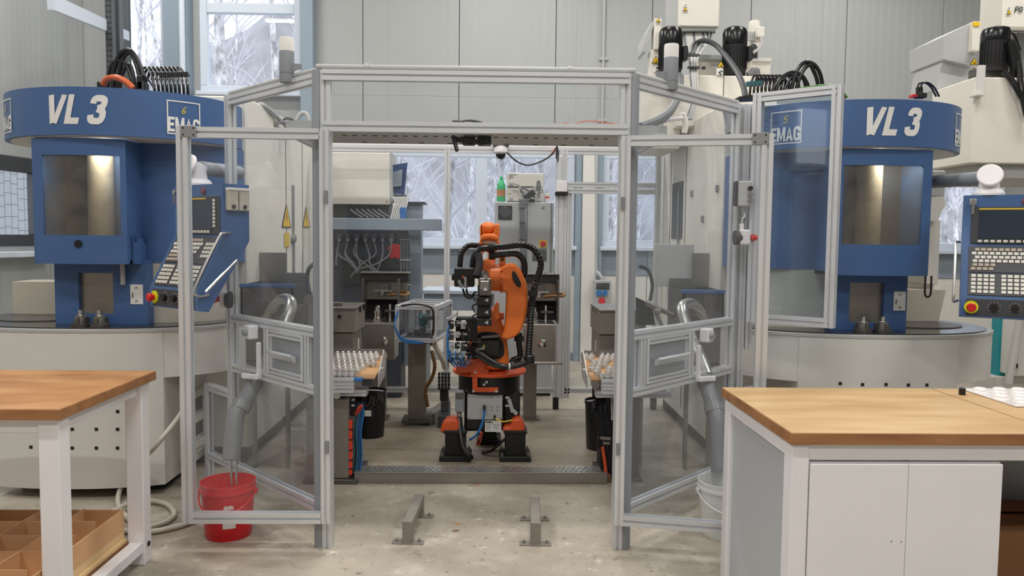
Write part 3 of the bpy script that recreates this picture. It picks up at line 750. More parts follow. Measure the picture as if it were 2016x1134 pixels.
# emergency stops and push buttons on the corner posts
es = thing('emergency_stop', A(430, 605, 4.45), 'red mushroom stop button in white box beside the left lathe tray', 'emergency stop')
MB().pbox(431, 574, 447, 606, 4.47, 0.07, 0.008).build('box', 'bench_white', es)
MB().cyl(A(446, 590, 4.5), A(455, 590, 4.5), 0.048, 20).build('cap', 'dark_grey', es)
c = A(431, 588, 4.5); MB().cyl(c, c + V((-0.022, 0, 0)), 0.02, 14).cyl(c + V((-0.022, 0, 0)), c + V((-0.06, 0, 0)), 0.026, 16).build('stop_button', 'red', es)
es = thing('emergency_stop', A(1470, 482, 4.45), 'red mushroom stop button in white box beside the open flap', 'emergency stop')
MB().pbox(1458, 452, 1478, 482, 4.44, 0.07, 0.008).build('box', 'bench_white', es)
MB().cyl(A(1458, 468, 4.48), A(1446, 468, 4.48), 0.042, 20).build('cap', 'dark_grey', es)
c = A(1478, 468, 4.48); MB().cyl(c, c + V((0.016, 0, 0)), 0.016, 14).cyl(c + V((0.016, 0, 0)), c + V((0.05, 0, 0)), 0.019, 16).build('stop_button', 'red', es)
MB().cyl(A(1460, 452, 4.48), A(1460, 440, 4.48), 0.013, 10).build('cable_gland', 'bench_white', es)
MB().tube(smooth([A(1460, 440, 4.48), A(1462, 430, 4.47), A(1466, 425, 4.48), A(1462, 408, 4.5)], 4), 0.005).build('cable', 'cable_white', es)
pb = thing('push_button_box', A(1464, 406, 4.45), 'grey box with three push buttons on the cage corner post', 'button box')
MB().pbox(1449, 356, 1456, 405, 4.45, 0.06, 0.004).build('back_shell', 'dark_grey', pb)
MB().pbox(1455, 356, 1481, 406, 4.43, 0.08, 0.006).build('cover', 'light_grey', pb)
for i, y in enumerate((371, 383, 395)):
    c = A(1476, y, 4.43); o = MB().cyl(c, c + V((0.004, -0.014, 0)), 0.013, 14); o.build('push_button', 'black' if i == 0 else 'alu_dark', pb)
# things on and under the cable tray
cb = thing('connector_block', A(925, 285, 4.35), 'black cable connector block hanging under the cable tray', 'connector')
MB().pbox(910, 269, 935, 283, 4.35, 0.1, 0.004).build('housing', 'black_matt', cb)
MB().pbox(940, 269, 967, 284, 4.36, 0.1, 0.004).build('housing', 'black', cb)
mb = MB()
for i in range(9): ptube(mb, [(888 + i * 3, 270 + (i % 3), 4.34), (905 + i * 6, 279 + (i % 4) * 2, 4.33), (930 + i * 4, 274 + (i % 3) * 3, 4.34)], 0.005, 5, 4)
mb.build('cable_loops', 'black', cb)['kind'] = 'stuff'
MB().bar(A(892, 268, 4.34), A(900, 297, 4.3), 0.016, 0.016).build('plug', 'black', cb)
def jbox(x0, y0, x1, y1, m_, lab):
    t = thing('junction_box', A((x0 + x1) / 2, y1, 4.4), lab, 'junction box', 'junction boxes on the cable tray')
    MB().pbox(x0, y0, x1, y1, 4.4, 0.07, 0.004).build('case', m_, t)
    for q in (x0 + 2, x1 - 2): c = A(q, y1 - 2, 4.4); MB().cyl(c, c + V((0, -0.003, 0)), 0.003, 8).build('screw', 'mid_grey', t)
    return t
jb = jbox(890, 236, 905, 250, 'dark_grey', 'small black junction box lying on the cable tray with dark cables')
jbox(914, 240, 930, 251, 'light_grey', 'small grey junction box on cable tray next to the black one')
jbox(950, 243, 966, 252, 'light_grey', 'small grey junction box on cable tray furthest from the black one')
mb = MB()
for i in range(4): ptube(mb, [(904, 240 + i, 4.42), (925, 237 + i, 4.42), (945, 240 + i * 2, 4.42), (960, 247, 4.42), (985, 251, 4.42)], 0.006, 5, 4)
mb.build('cable_run', 'dark_grey', jb)['kind'] = 'stuff'
mb = MB(); ptube(mb, [(1104, 252, 4.4), (1108, 243, 4.4), (1118, 243, 4.4), (1130, 245, 4.4), (1148, 239, 4.4), (1175, 239, 4.4), (1222, 246, 4.4)], 0.003, 5)
o = mb.build('thin_cable', 'orange_hose'); tag(o, 'thin orange cable arching above the cable tray', 'cable')
# dome camera on the rear rail
dc = thing('dome_camera', A(986, 300, 6.9), 'small white dome camera under the rear cage rail', 'camera')
c = A(986, 292, 6.96); MB().lathe([(0.05, 0.018), (0.06, 0.0), (0.06, -0.035), (0.045, -0.05)], c, up, 20).build('base', 'bench_white', dc)
MB().lathe([(0.045, -0.05), (0.043, -0.065), (0.034, -0.082), (0.018, -0.093), (0.002, -0.096)], c, up, 18).build('dome', 'black_gloss', dc)
MB().box(c.x - 0.07, c.x + 0.07, c.y - 0.05, c.y + 0.06, c.z + 0.018, c.z + 0.03, 0.003).build('mount_plate', 'black', dc)
mb = MB(); ptube(mb, [(995, 297, 6.95), (1015, 316, 6.95), (1038, 325, 6.95), (1065, 318, 6.95), (1085, 305, 6.95), (1097, 288, 6.95)], 0.007)
mb.build('cable', 'black', dc)
# ================================================================== the two vertical lathes
def spow(v, e): return math.copysign(abs(v) ** e, v)
def ellipse(cx, cy, a, b, n=64, ex=2.25):
    return [(cx + a * spow(math.cos(2 * PI * i / n), 2 / ex), cy + b * spow(math.sin(2 * PI * i / n), 2 / ex)) for i in range(n)]
def slab(outline, z0, z1): return MB().prism(outline, (0, 0, z0), (1, 0, 0), (0, 1, 0), (0, 0, z1 - z0))
def front_curve(cx, cy, a, b, ex=2.25, n=400):
    """front half of the oval from -x to +x with running length"""
    pts = []
    for i in range(n + 1):
        t = PI + PI * i / n
        pts.append((cx + a * spow(math.cos(t), 2 / ex), cy + b * spow(math.sin(t), 2 / ex)))
    L_ = [0]
    for p, q in zip(pts, pts[1:]): L_.append(L_[-1] + math.hypot(q[0] - p[0], q[1] - p[1]))
    return pts, L_
def on_curve(pts, L_, s, off):
    i = 1
    lo, hi = 0, len(L_) - 1
    while hi - lo > 1:
        md = (lo + hi) // 2
        if L_[md] <= s: lo = md
        else: hi = md
    f = (s - L_[lo]) / max(1e-9, L_[hi] - L_[lo]); p, q = pts[lo], pts[hi]
    tx, ty = q[0] - p[0], q[1] - p[1]; l = math.hypot(tx, ty)
    return p[0] + tx * f + ty / l * off, p[1] + ty * f - tx / l * off
def curved(mb, xa, xb, z0, z1, yf, th, n=8):
    """upright panel with plan curve y = yf(x)"""
    xs = [xa + (xb - xa) * i / n for i in range(n + 1)]
    return mb.prism([(x, yf(x)) for x in xs] + [(x, yf(x) + th) for x in xs[::-1]], (0, 0, z0), (1, 0, 0), (0, 1, 0), (0, 0, z1 - z0))
ZRB, ZRT = A(200, 266, 4.56).z, A(200, 171, 4.56).z
def lathe_machine(s, cx, hx, number, label, dpx, wpx, lpx, lwpx, vlpx, logopx, logo2px):
    t = thing('vertical_lathe', (cx, 5.1, 0), label, 'machine tool', 'pair of vertical lathes')
    a, b, cy = 0.70, 0.62, 5.18
    ol = ellipse(hx, cy, a, b, 96, 2.0)
    slab(ol, ZRB, ZRT).build('header_hood', 'blue', t)
    slab(ellipse(hx, cy, a - 0.03, b - 0.03, 72, 2.0), ZRB - 0.006, ZRB + 0.004).build('hood_underside', 'machine_white', t)
    pts, L_ = front_curve(hx, cy, a, b, 2.0)
    def s_at(px): return min(range(len(pts)), key=lambda i: abs(proj((pts[i][0], pts[i][1], 2.3))[0] - px))
    def mapper(s0, z0, off=0.004):
        def f(u, v):
            x, y = on_curve(pts, L_, min(max(s0 + u, 0.001), L_[-1] - 0.001), off); return (x, y, z0 + v)
        return f
    hh = ZRT - ZRB
    lettering(MB(), 'VL 3', 0.165, mapper(L_[s_at(vlpx)], ZRB + 0.06), 0.235, 0.25, 0.08, squeeze=0.84).build('lettering', 'lettering', t, flat=True)['kind'] = 'stuff'
    for lp in (logopx, logo2px):
        s0 = L_[s_at(lp)] if lp == logopx else 2 * L_[s_at(vlpx)] - L_[s_at(logopx)]; f = mapper(s0, ZRB + 0.03)
        lettering(MB(), 'EMAG', 0.085, mapper(s0, ZRB + 0.045), 0.2, 0.0, 0.07, squeeze=0.76).build('lettering', 'lettering', t, flat=True)
        fr = MB(); w, h, e = 0.196, 0.196, 0.007
        for (u0, u1, v0, v1) in ((-w / 2, w / 2, 0, e), (-w / 2, w / 2, h - e, h), (-w / 2, -w / 2 + e, 0, h), (w / 2 - e, w / 2, 0, h)):
            nn = 6
            for i in range(nn):
                ua, ub = u0 + (u1 - u0) * i / nn, u0 + (u1 - u0) * (i + 1) / nn
                fr.add([f(ua, v0), f(ub, v0), f(ub, v1), f(ua, v1)], [(0, 1, 2, 3)])
        fr.build('logo_frame', 'lettering', t, flat=True)
        lettering(MB(), number, 0.045, mapper(s0, ZRB + 0.152, 0.005), 0.12, 0.3).build('chalk_number', 'yellow_ink', t, flat=True)
    # blue body behind the door and beige drum below
    bx = cx - s * 0.16
    slab(ellipse(bx, 5.26, 0.52, 0.38), 1.37, ZRB - 0.004).build('column_cover', 'blue', t)
    slab(ellipse(bx + s * 0.06, 5.22, 0.5, 0.34), 1.0, 1.37).build('lower_drum', 'machine_beige', t)
    # door housing with curved window
    xa, xb = sorted((A(dpx[0], 400, 4.65).x, A(dpx[1], 400, 4.65).x)); xm = (xa + xb) / 2; hw = (xb - xa) / 2
    yf = lambda x: 4.6 + 0.05 * ((x - xm) / hw) ** 2
    zd0 = A(dpx[0] + 90, dpx[2], 4.6).z; zd1 = ZRB - 0.012
    wa, wb_ = sorted((A(wpx[0], 400, 4.6).x, A(wpx[1], 400, 4.6).x)); wz0, wz1 = A(wpx[0] + 80, wpx[3], 4.6).z, A(wpx[0] + 80, wpx[2], 4.6).z
    d = sub('door', t)
    fr = MB(); curved(fr, xa, xb, wz1, zd1, yf, 0.03, 12); curved(fr, xa, xb, zd0, wz0, yf, 0.03, 12)
    curved(fr, xa, wa, wz0, wz1, yf, 0.03, 4); curved(fr, wb_, xb, wz0, wz1, yf, 0.03, 4); fr.build('door_shell', 'blue', d)
    MB().box(xa, xa + 0.02, 4.68, 5.0, zd0, zd1).build('side_wall', 'blue', d); MB().box(xb - 0.02, xb, 4.68, 5.0, zd0, zd1).build('side_wall', 'blue', d)
    MB().box(xa, xb, 4.68, 5.0, zd0, zd0 + 0.02).build('door_floor', 'blue', d)
    curved(MB(), wa - 0.005, wb_ + 0.005, wz0 - 0.005, wz1 + 0.005, lambda x: yf(x) + 0.008, 0.006, 10).build('door_window', 'oily_window', d)
    MB().box(xa + 0.02, xb - 0.02, 4.97, 4.99, zd0, zd1).build('chamber_wall', 'steel', d)
    MB().cyl((xm + 0.02, 4.86, zd0 + 0.1), (xm + 0.02, 4.86, zd1), 0.075, 20).build('spindle', 'machine_beige', d)
    ll = bpy.data.lights.new('work_light', 'AREA'); ll.size = 0.12; ll.energy = 4.5; ll.color = (1, 0.95, 0.85)
    lo = bpy.data.objects.new('work_light', ll); COL.objects.link(lo); lo.location = (xm + 0.1, 4.76, zd1 - 0.02); lo.parent = t; lo.location = V(lo.location) - ORIGIN[t.name]
    if s < 0:
        c = A(154, 480, 4.595); MB().cyl(c, c + V((0, -0.004, 0)), 0.022, 18).build('door_plug', 'black', d)
        xk = xb + 0.004
        fl_ = MB().prism([(4.70, A(270, 519, 4.7).z), (4.86, A(270, 524, 4.7).z), (4.86, A(270, 470, 4.7).z), (4.70, A(270, 466, 4.7).z)], (xk, 0, 0), (0, 1, 0), (0, 0, 1), (0.012, 0, 0)); fl_.build('side_flap', 'blue', d)
        for yy in (4.72, 4.84): MB().box(xk + 0.01, xk + 0.022, yy - 0.012, yy + 0.012, A(270, 474, 4.7).z, A(270, 462, 4.7).z, 0.003).build('flap_hinge', 'blue_dark', d)
    # column below the door
    la, lb = sorted((A(lpx[0], 580, 4.8).x, A(lpx[1], 580, 4.8).x)); c_ = sub('lower_column', t)
    va, vb = sorted((A(lwpx[0], 580, 4.8).x, A(lwpx[1], 580, 4.8).x)); vz0, vz1 = A(lwpx[0], lwpx[3], 4.8).z, A(lwpx[0], lwpx[2], 4.8).z
    cv = MB().box(la, va, 4.8, 4.95, 1.0, zd0 + 0.02).box(vb, lb, 4.8, 4.95, 1.0, zd0 + 0.02).box(va, vb, 4.8, 4.95, vz1, zd0 + 0.02).box(va, vb, 4.8, 4.95, 1.0, vz0)
    cv.build('column_shell', 'blue', c_)
    MB().box(va, vb, 4.83, 4.84, vz0, vz1).build('viewing_plate', 'steel', c_)
    sx = lb - 0.10 if s < 0 else lb - 0.085
    MB().box(sx, sx + 0.075, 4.795, 4.8, 1.12, 1.24, 0.002).build('sign_plate', 'paper_white', c_)
    for zz_, in ((1.215,), (1.135,)):
        MB().tube([(sx + 0.03, 4.793, zz_), (sx + 0.038, 4.793, zz_ + 0.012), (sx + 0.046, 4.793, zz_)], 0.002, 4).build('sign_drawing', 'dark_grey', c_)
    MB().box(sx + 0.012, sx + 0.018, 4.7935, 4.795, 1.16, 1.19).build('sign_drawing', 'dark_grey', c_)
    gx_ = (lb - 0.13) if s < 0 else lb + 0.05
    if s < 0: MB().cyl((gx_, 4.77, 1.24), (gx_, 4.77, zd0 - 0.005), 0.014, 12).build('grip', 'light_grey', c_)
    else:
        MB().tube(smooth([(gx_ - 0.018, 4.66, zd0), (gx_ - 0.018, 4.66, zd0 - 0.10), (gx_ - 0.008, 4.66, zd0 - 0.125), (gx_ + 0.008, 4.66, zd0 - 0.125), (gx_ + 0.018, 4.66, zd0 - 0.10), (gx_ + 0.018, 4.66, zd0)], 4), 0.006).build('grip', 'black', c_)
    # round tray and base
    tx, ty, ta, tb = cx + s * 0.15, 5.16, 0.87, 0.6
    slab(ellipse(tx, ty, ta, tb, 80), 0.70, 0.985).build('tray_rim', 'machine_white', t)
    slab(ellipse(tx, ty, ta + 0.006, tb + 0.006, 80), 0.975, 0.992).build('rim_lip', 'light_grey', t)
    slab(ellipse(tx, ty, ta - 0.03, tb - 0.03, 80), 0.97, 1.0).build('tray_plate', 'oiled_plate', t)
    slab(ellipse(tx + s * 0.42, ty - 0.02, 0.3, 0.26, 40, 2.0), 1.0, 1.006).build('tray_insert', 'steel_dark', t)
    tp, tL = front_curve(tx, ty, ta + 0.004, tb + 0.004)
    in_, out_ = (tx - s * 0.53), (tx + s * 0.42); x_a, x_b = min(in_, out_), max(in_, out_)
    arc = [p for p in tp if x_a <= p[0] <= x_b]
    def ty_at(x): return min(tp, key=lambda p: abs(p[0] - x) + (0 if p[1] < ty else 9))[1]
    arc = [arc[i] for i in range(0, len(arc), 10)]
    slab([(x_a, ty_at(x_a))] + arc + [(x_b, ty_at(x_b)), (x_b, 5.6), (x_a, 5.6)], 0.06, 0.968).build('base_panel', 'machine_white', t)
    slab([(x_a + 0.05, 4.75), (x_b - 0.05, 4.75), (x_b - 0.05, 5.55), (x_a + 0.05, 5.55)], 0.0, 0.06).build('plinth', 'black_matt', t)
    holes = ((62, 880), (145, 845), (145, 882), (191, 810), (230, 810), (191, 845), (230, 845), (191, 882), (230, 882)) if s < 0 else ((1656, 755), (1697, 757), (1742, 757), (1786, 758), (1824, 758))
    for hx_, hy_ in holes:
        x = A(hx_, hy_, 4.57).x; y = ty_at(x); z = A(hx_, hy_, y).z
        MB().box(x - 0.009, x + 0.009, y - 0.003, y + 0.01, z - 0.009, z + 0.009).build('square_hole', 'black', t)
    if s < 0:   # ventilated inner side of the base
        X = x_b + 0.001
        MB().box(X, X + 0.02, 4.86, 5.5, 0.12, 0.66, 0.004).build('side_panel', 'machine_white', t)
        for z in (0.50, 0.34, 0.17): MB().box(X + 0.02, X + 0.05, 5.0, 5.4, z, z + 0.05, 0.004).build('side_ledge', 'machine_white', t)
        for z in (0.40, 0.24): MB().box(X + 0.018, X + 0.024, 5.02, 5.2, z, z + 0.09).build('side_vent', 'dark_grey', t)
        MB().box(X, X + 0.012, 4.9, 4.99, 0.66, 0.72, 0.003).build('recessed_grip', 'light_grey', t)
    # back box standing on the tray
    bxo = tx + s * 0.55
    MB().prism([(bxo - 0.17, 1.006), (bxo + 0.14, 1.006), (bxo + 0.18, 1.22), (bxo - 0.17, 1.22)], (0, 5.3, 0), (1, 0, 0), (0, 0, 1), (0, 0.25, 0)).build('guard_box', 'machine_beige', t)
    # tall white body behind
    ix = cx - s * 0.70; ox = cx + s * 0.5
    MB().box(ix, ox, 5.25, 7.2, 0.12, 2.45, 0.01).build('rear_cabinet', 'machine_cream', t)
    MB().box(ix + s * 0.06, ox - s * 0.06, 5.31, 7.14, 0, 0.12).build('cabinet_plinth', 'black_matt', t)
    fx = ix - s * 0.004
    for y in (6.22, 6.75): MB().box(ix, fx, y - 0.004, y + 0.004, 0.2, 2.4).build('cabinet_seam', 'seam_dark', t)
    MB().box(ix, fx - s * 0.012, 6.4, 6.43, 1.2, 1.95, 0.002).build('cabinet_strip', 'alu_dark', t)
    return t
latheL = lathe_machine(-1, -2.31, -2.335, '6', 'blue vertical lathe with chalked 6 on its hood, behind left wooden bench', (65, 249, 520), (80, 231, 305, 463), (108, 290), (155, 223, 537, 618), 147, 362, 18)
latheR = lathe_machine(1, 2.23, 2.30, '5', 'blue vertical lathe with chalked 5 on its hood, behind right wooden bench', (1640, 1833, 543), (1664, 1821, 325, 482), (1637, 1786), (1673, 1741, 556, 635), 1760, 1547, 1889)
# warning triangles and labels on the inner cabinet faces
def tri_sign(mb, c, eu, ev, h):
    w = h * 0.58
    return mb.prism([(-w, 0), (w, 0), (0, h)], c, eu, ev, V(eu).cross(V(ev)) * 0.003)
X = -2.31 + 0.70 + 0.004
for px, py in ((564, 446), (603, 446)):
    c = AX(px, py, X); MB().prism([(-0.14, -0.008), (0.14, -0.008), (0, 0.175)], c, (0, 1, 0), up, (0.002, 0, 0)).build('warning_edge', 'black', latheL); MB().prism([(-0.11, 0), (0.11, 0), (0, 0.15)], c, (0, 1, 0), up, (0.003, 0, 0)).build('warning_sign', 'yellow', latheL)
    MB().prism([(-0.012, 0.03), (0.02, 0.075), (0.004, 0.075), (0.012, 0.115), (-0.018, 0.07), (0.0, 0.07)], c + V((0.003, 0, 0)), (0, 1, 0), up, (0.001, 0, 0)).build('warning_bolt', 'black', latheL)
c = AX(565, 486, X); MB().box(X, X + 0.003, c.y - 0.07, c.y + 0.07, c.z, c.z + 0.11).build('yellow_label', 'yellow_label', latheL)
c = AX(575, 470, X); MB().cyl(c, c + V((0.03, 0, 0)), 0.03, 14).build('cabinet_lock', 'alu_dark', latheL)
X = 2.23 - 0.70 - 0.004
c0, c1 = AX(1322, 470, X), AX(1345, 356, X)
MB().box(X, X - 0.004, c1.y, c0.y, c0.z, c1.z).build('cabinet_opening', 'dark_grey', latheR)
for px, py in ((1362, 380), (1383, 430), (1412, 370)):
    c = A(px, py, 5.24) if px > 1420 else AX(px, py, X); MB().box(c.x - 0.012, c.x + 0.006, c.y - 0.03, c.y + 0.01, c.z - 0.03, c.z + 0.02, 0.004).build('cabinet_handle', 'alu_dark', latheR)
# workpiece chucks standing on the trays
def chuck(px, py, Y, label, group):
    p = A(px, py, Y); p.z = 1.0; t = thing('workpiece_chuck', p, label, 'chuck', group)
    MB().lathe([(0.055, 0), (0.055, 0.012), (0.042, 0.016), (0.040, 0.03)], p, up, 20).build('flange', 'steel_dark', t)
    MB().lathe([(0.034, 0.03), (0.034, 0.055), (0.024, 0.06), (0.022, 0.066)], p, up, 18).build('body', 'steel', t)
    MB().lathe([(0.013, 0.066), (0.013, 0.09), (0.010, 0.094)], p, up, 14).build('pin', 'steel_shiny', t)
    for i in range(3):
        q = p + V((0.04 * math.cos(i * 2.1 + 0.6), 0.04 * math.sin(i * 2.1 + 0.6), 0.02)); MB().box(q.x - 0.008, q.x + 0.008, q.y - 0.008, q.y + 0.008, q.z - 0.006, q.z + 0.03, 0.002).build('jaw', 'steel_dark', t)
chuck(159, 632, 4.7, 'turned steel chuck with bright pin, left of the pair on left tray', 'chucks on the lathe trays')
chuck(196, 633, 4.69, 'turned steel chuck with bright pin, right of the pair on left tray', 'chucks on the lathe trays')
chuck(1699, 652, 4.69, 'turned steel chuck with bright pin, left of the pair on right tray', 'chucks on the lathe trays')
chuck(1737, 652, 4.7, 'turned steel chuck with bright pin, right of the pair on right tray', 'chucks on the lathe trays')
# ------------------------------------------------------------------ swivelling control panels
def control_panel(origin, ang, label, arm_to, keyside):
    """origin: bottom front left corner seen from its front; front faces -Y when ang = 0"""
    o = V(origin); t = thing('operator_console', o, label, 'control panel', 'lathe control panels')
    c, s = math.cos(ang), math.sin(ang); ex, ey = V((c, s, 0)), V((-s, c, 0))
    W = 0.46
    P = lambda x, y, z: o + ex * x + ey * y + up * z
    prof = [(0.0, 0.0), (0.0, 0.105), (0.15, 0.385), (0.15, 0.66), (0.31, 0.66), (0.31, 0.36), (0.06, -0.01)]
    MB().prism(prof, o, ey, up, ex * W).build('housing', 'blue', t)
    def plate(x0, x1, p0, p1, th, name, m_, par=t):
        """plate on the front between profile points p0 (low) and p1 (high), given as (y, z)"""
        a, b = P(x0, p0[0], p0[1]), P(x0, p1[0], p1[1]); n = ex.cross(b - a).normalized()
        if n.dot(ey) > 0: n = -n
        return MB().obox(a, ex * (x1 - x0), b - a, n * th, 0.002).build(name, m_, par), a, (b - a), n
    plate(0.03, W - 0.03, (0, 0.008), (0, 0.098), 0.004, 'dial_plate', 'keypad')
    plate(0.04, W - 0.02, (0.148, 0.395), (0.148, 0.595), 0.006, 'screen_bezel', 'keypad')
    plate(0.075, W - 0.075, (0.142, 0.42), (0.142, 0.575), 0.003, 'screen', 'screen')
    plate(0.075, 0.32, (0.142, 0.579), (0.142, 0.587), 0.003, 'bezel_stripe', 'yellow_label')
    kp, a1, b1, n1 = plate(0.035, W - 0.02, (0.005, 0.115), (0.068, 0.232), 0.006, 'keypad', 'keypad')
    kq, a2, b2, n2 = plate(0.035, W - 0.02, (0.070, 0.236), (0.145, 0.376), 0.006, 'keypad', 'keypad')
    proto = {}
    def key(base, a, b, n, u, v, w, h, m_='key'):
        kk = (m_, w, h, n.x, n.z)
        p = a + ex * u + b.normalized() * v + n * 0.006
        if kk not in proto: proto[kk] = MB().obox((0, 0, 0), ex * w, b.normalized() * h, n * 0.005, 0.001).build('key', m_); k_ = proto[kk]
        else: k_ = proto[kk].copy(); COL.objects.link(k_)
        k_.parent = base; k_.location = p; ORIGIN[k_.name] = V((0, 0, 0))
    for g, cols in ((0.015, 4), (0.155, 4), (0.29, 3)):
        for r in range(5):
            for q in range(cols): key(kp, a1, b1, n1, g + q * 0.029, 0.012 + r * 0.0235, 0.022, 0.017)
    for r, (n_, st, m_) in enumerate(((4, 0.012, 'key_tan'), (4, 0.02, 'key_tan'), (9, 0.02, 'key'), (9, 0.03, 'key'), (10, 0.015, 'key'), (9, 0.03, 'key_tan'))):
        for q in range(n_): key(kq, a2, b2, n2, st + q * 0.028, 0.012 + r * 0.0235, 0.022, 0.017, m_)
    for r in range(4):
        for q in range(3): key(kq, a2, b2, n2, 0.32 + q * 0.028, 0.036 + r * 0.0235, 0.022, 0.017)
    sb_ = t
    zero = P(0, 0.142, 0)
    for q in range(10): key(t, P(0, 0.139, 0.397) - ORIGIN[t.name], up, -ey, 0.075 + q * 0.03, 0.004, 0.02, 0.014)
    for q in range(8): key(t, P(0, 0.139, 0.397) - ORIGIN[t.name], up, -ey, W - 0.06, 0.035 + q * 0.019, 0.018, 0.014)
    # bottom row of controls
    def knob(x, r, h, m_, name, z=0.052):
        q = P(x, -0.004, z); MB().cyl(q, q - ey * h, r, 18).build(name, m_, t)
    knob(0.055, 0.034, 0.006, 'ring_yellow', 'stop_collar'); q = P(0.055, -0.01, 0.052)
    MB().lathe([(0.014, 0), (0.014, 0.014), (0.023, 0.016), (0.024, 0.03), (0.019, 0.036)], q, -ey, 20).build('stop_button', 'red', t)
    knob(0.16, 0.019, 0.02, 'black', 'rotary_knob', 0.055); knob(0.255, 0.017, 0.02, 'black', 'rotary_knob', 0.055); knob(0.33, 0.011, 0.01, 'alu_grey', 'key_switch', 0.04)
    for x, r in ((0.16, 0.029), (0.255, 0.027)):
        for i in range(9):
            an = math.radians(-40 + i * 32); q = P(x + r * math.cos(an), -0.005, 0.055 + r * math.sin(an)); MB().box(q.x - 0.0015, q.x + 0.0015, q.y - 0.001, q.y + 0.001, q.z - 0.0015, q.z + 0.0015).build('dial_mark', 'paper_white', t)
    for z in (0.065, 0.03): plate(0.385, 0.41, (-0.002, z), (-0.002, z + 0.022), 0.006, 'push_button', 'black')
    # key lock, pilot light
    q = P(0.045, 0.15, 0.625); MB().obox(q - ex * 0.016 - up * 0.016, ex * 0.032, -ey * 0.004, up * 0.032).build('lock_plate', 'light_grey', t)
    MB().cyl(q, q - ey * 0.03, 0.013, 14).build('lock_barrel', 'steel_shiny', t)
    q2 = q - ey * 0.03 - up * 0.02; MB().obox(q2 - ex * 0.008 - up * 0.05, ex * 0.016, ey * 0.002, up * 0.06, 0.001).build('key_tag', 'steel', t)
    q = P(0.29, 0.15, 0.625); MB().lathe([(0.02, 0), (0.02, 0.006), (0.013, 0.008), (0.012, 0.012)], q, -ey, 18).build('pilot_light', 'dull_red', t)
    # grab rail on the side
    gx = -0.03 if keyside < 0 else W + 0.03
    MB().tube(smooth([P(gx * 0.3 if keyside < 0 else W, 0.19, 0.40), P(gx, 0.14, 0.40), P(gx, 0.10, 0.37), P(gx, -0.03, 0.13), P(gx, -0.02, 0.08), P(gx * 0.3 if keyside < 0 else W, 0.06, 0.08)], 5), 0.007).build('grab_rail', 'steel_pipe', t)
    # neck and support arm
    tb = P(0.12, 0.22, 0.66)
    MB().lathe([(0.08, 0), (0.08, 0.012), (0.062, 0.035)], tb, up, 24).build('neck_base', 'bench_white', t)
    k0 = tb + up * 0.03
    MB().tube([k0, k0 + up * 0.055 - ey * 0.005, k0 + up * 0.085 + ey * 0.01], lambda i: (0.052, 0.05, 0.05)[i], 18).build('neck', 'bench_white', t)
    MB().lathe([(0.058, 0), (0.064, 0.004), (0.064, 0.016), (0.058, 0.02)], k0 + up * 0.075 - ey * 0.045, -ey * 0.93 + up * 0.36, 26).build('neck_cap', 'bench_white', t)
    MB().tube([k0 + up * 0.07 + ey * 0.02, V(arm_to)], 0.04, 14).build('support_arm', 'alu_grey', t)
    return t, P, ex, ey
cpR, PR_, exR, eyR = control_panel(A(1888, 622, 4.2), math.radians(-30), 'blue control panel facing the camera beside right lathe', A(1838, 358, 4.9), -1)
oL = A(296, 602, 4.34)
cpL, PL_, exL, eyL = control_panel(oL, math.radians(-38), 'blue control panel turned sideways behind the open left door leaf', A(470, 340, 4.85), 1)
W_ = 0.46
# sockets and bar on the outer side of the sideways panel
for i in range(2):
    a = PL_(W_ + 0.001, 0.165 + i * 0.068, 0.52); bx_ = MB().obox(a, exL * 0.03, eyL * 0.06, up * 0.11, 0.004); bx_.build('socket_cover', 'machine_beige', cpL)
    MB().obox(a + up * 0.105, exL * 0.034, eyL * 0.06, up * 0.014, 0.002).build('socket_hinge', 'paper_white', cpL)
    q = a + eyL * 0.03 + up * 0.02; MB().cyl(q + exL * 0.03, q + exL * 0.034, 0.012, 14).build('socket_latch', 'dark_grey', cpL)
MB().tube([PL_(W_ + 0.04, 0.02, 0.10), PL_(W_ + 0.045, 0.2, 0.26)], 0.0075, 10).build('side_bar', 'steel_pipe', cpL)
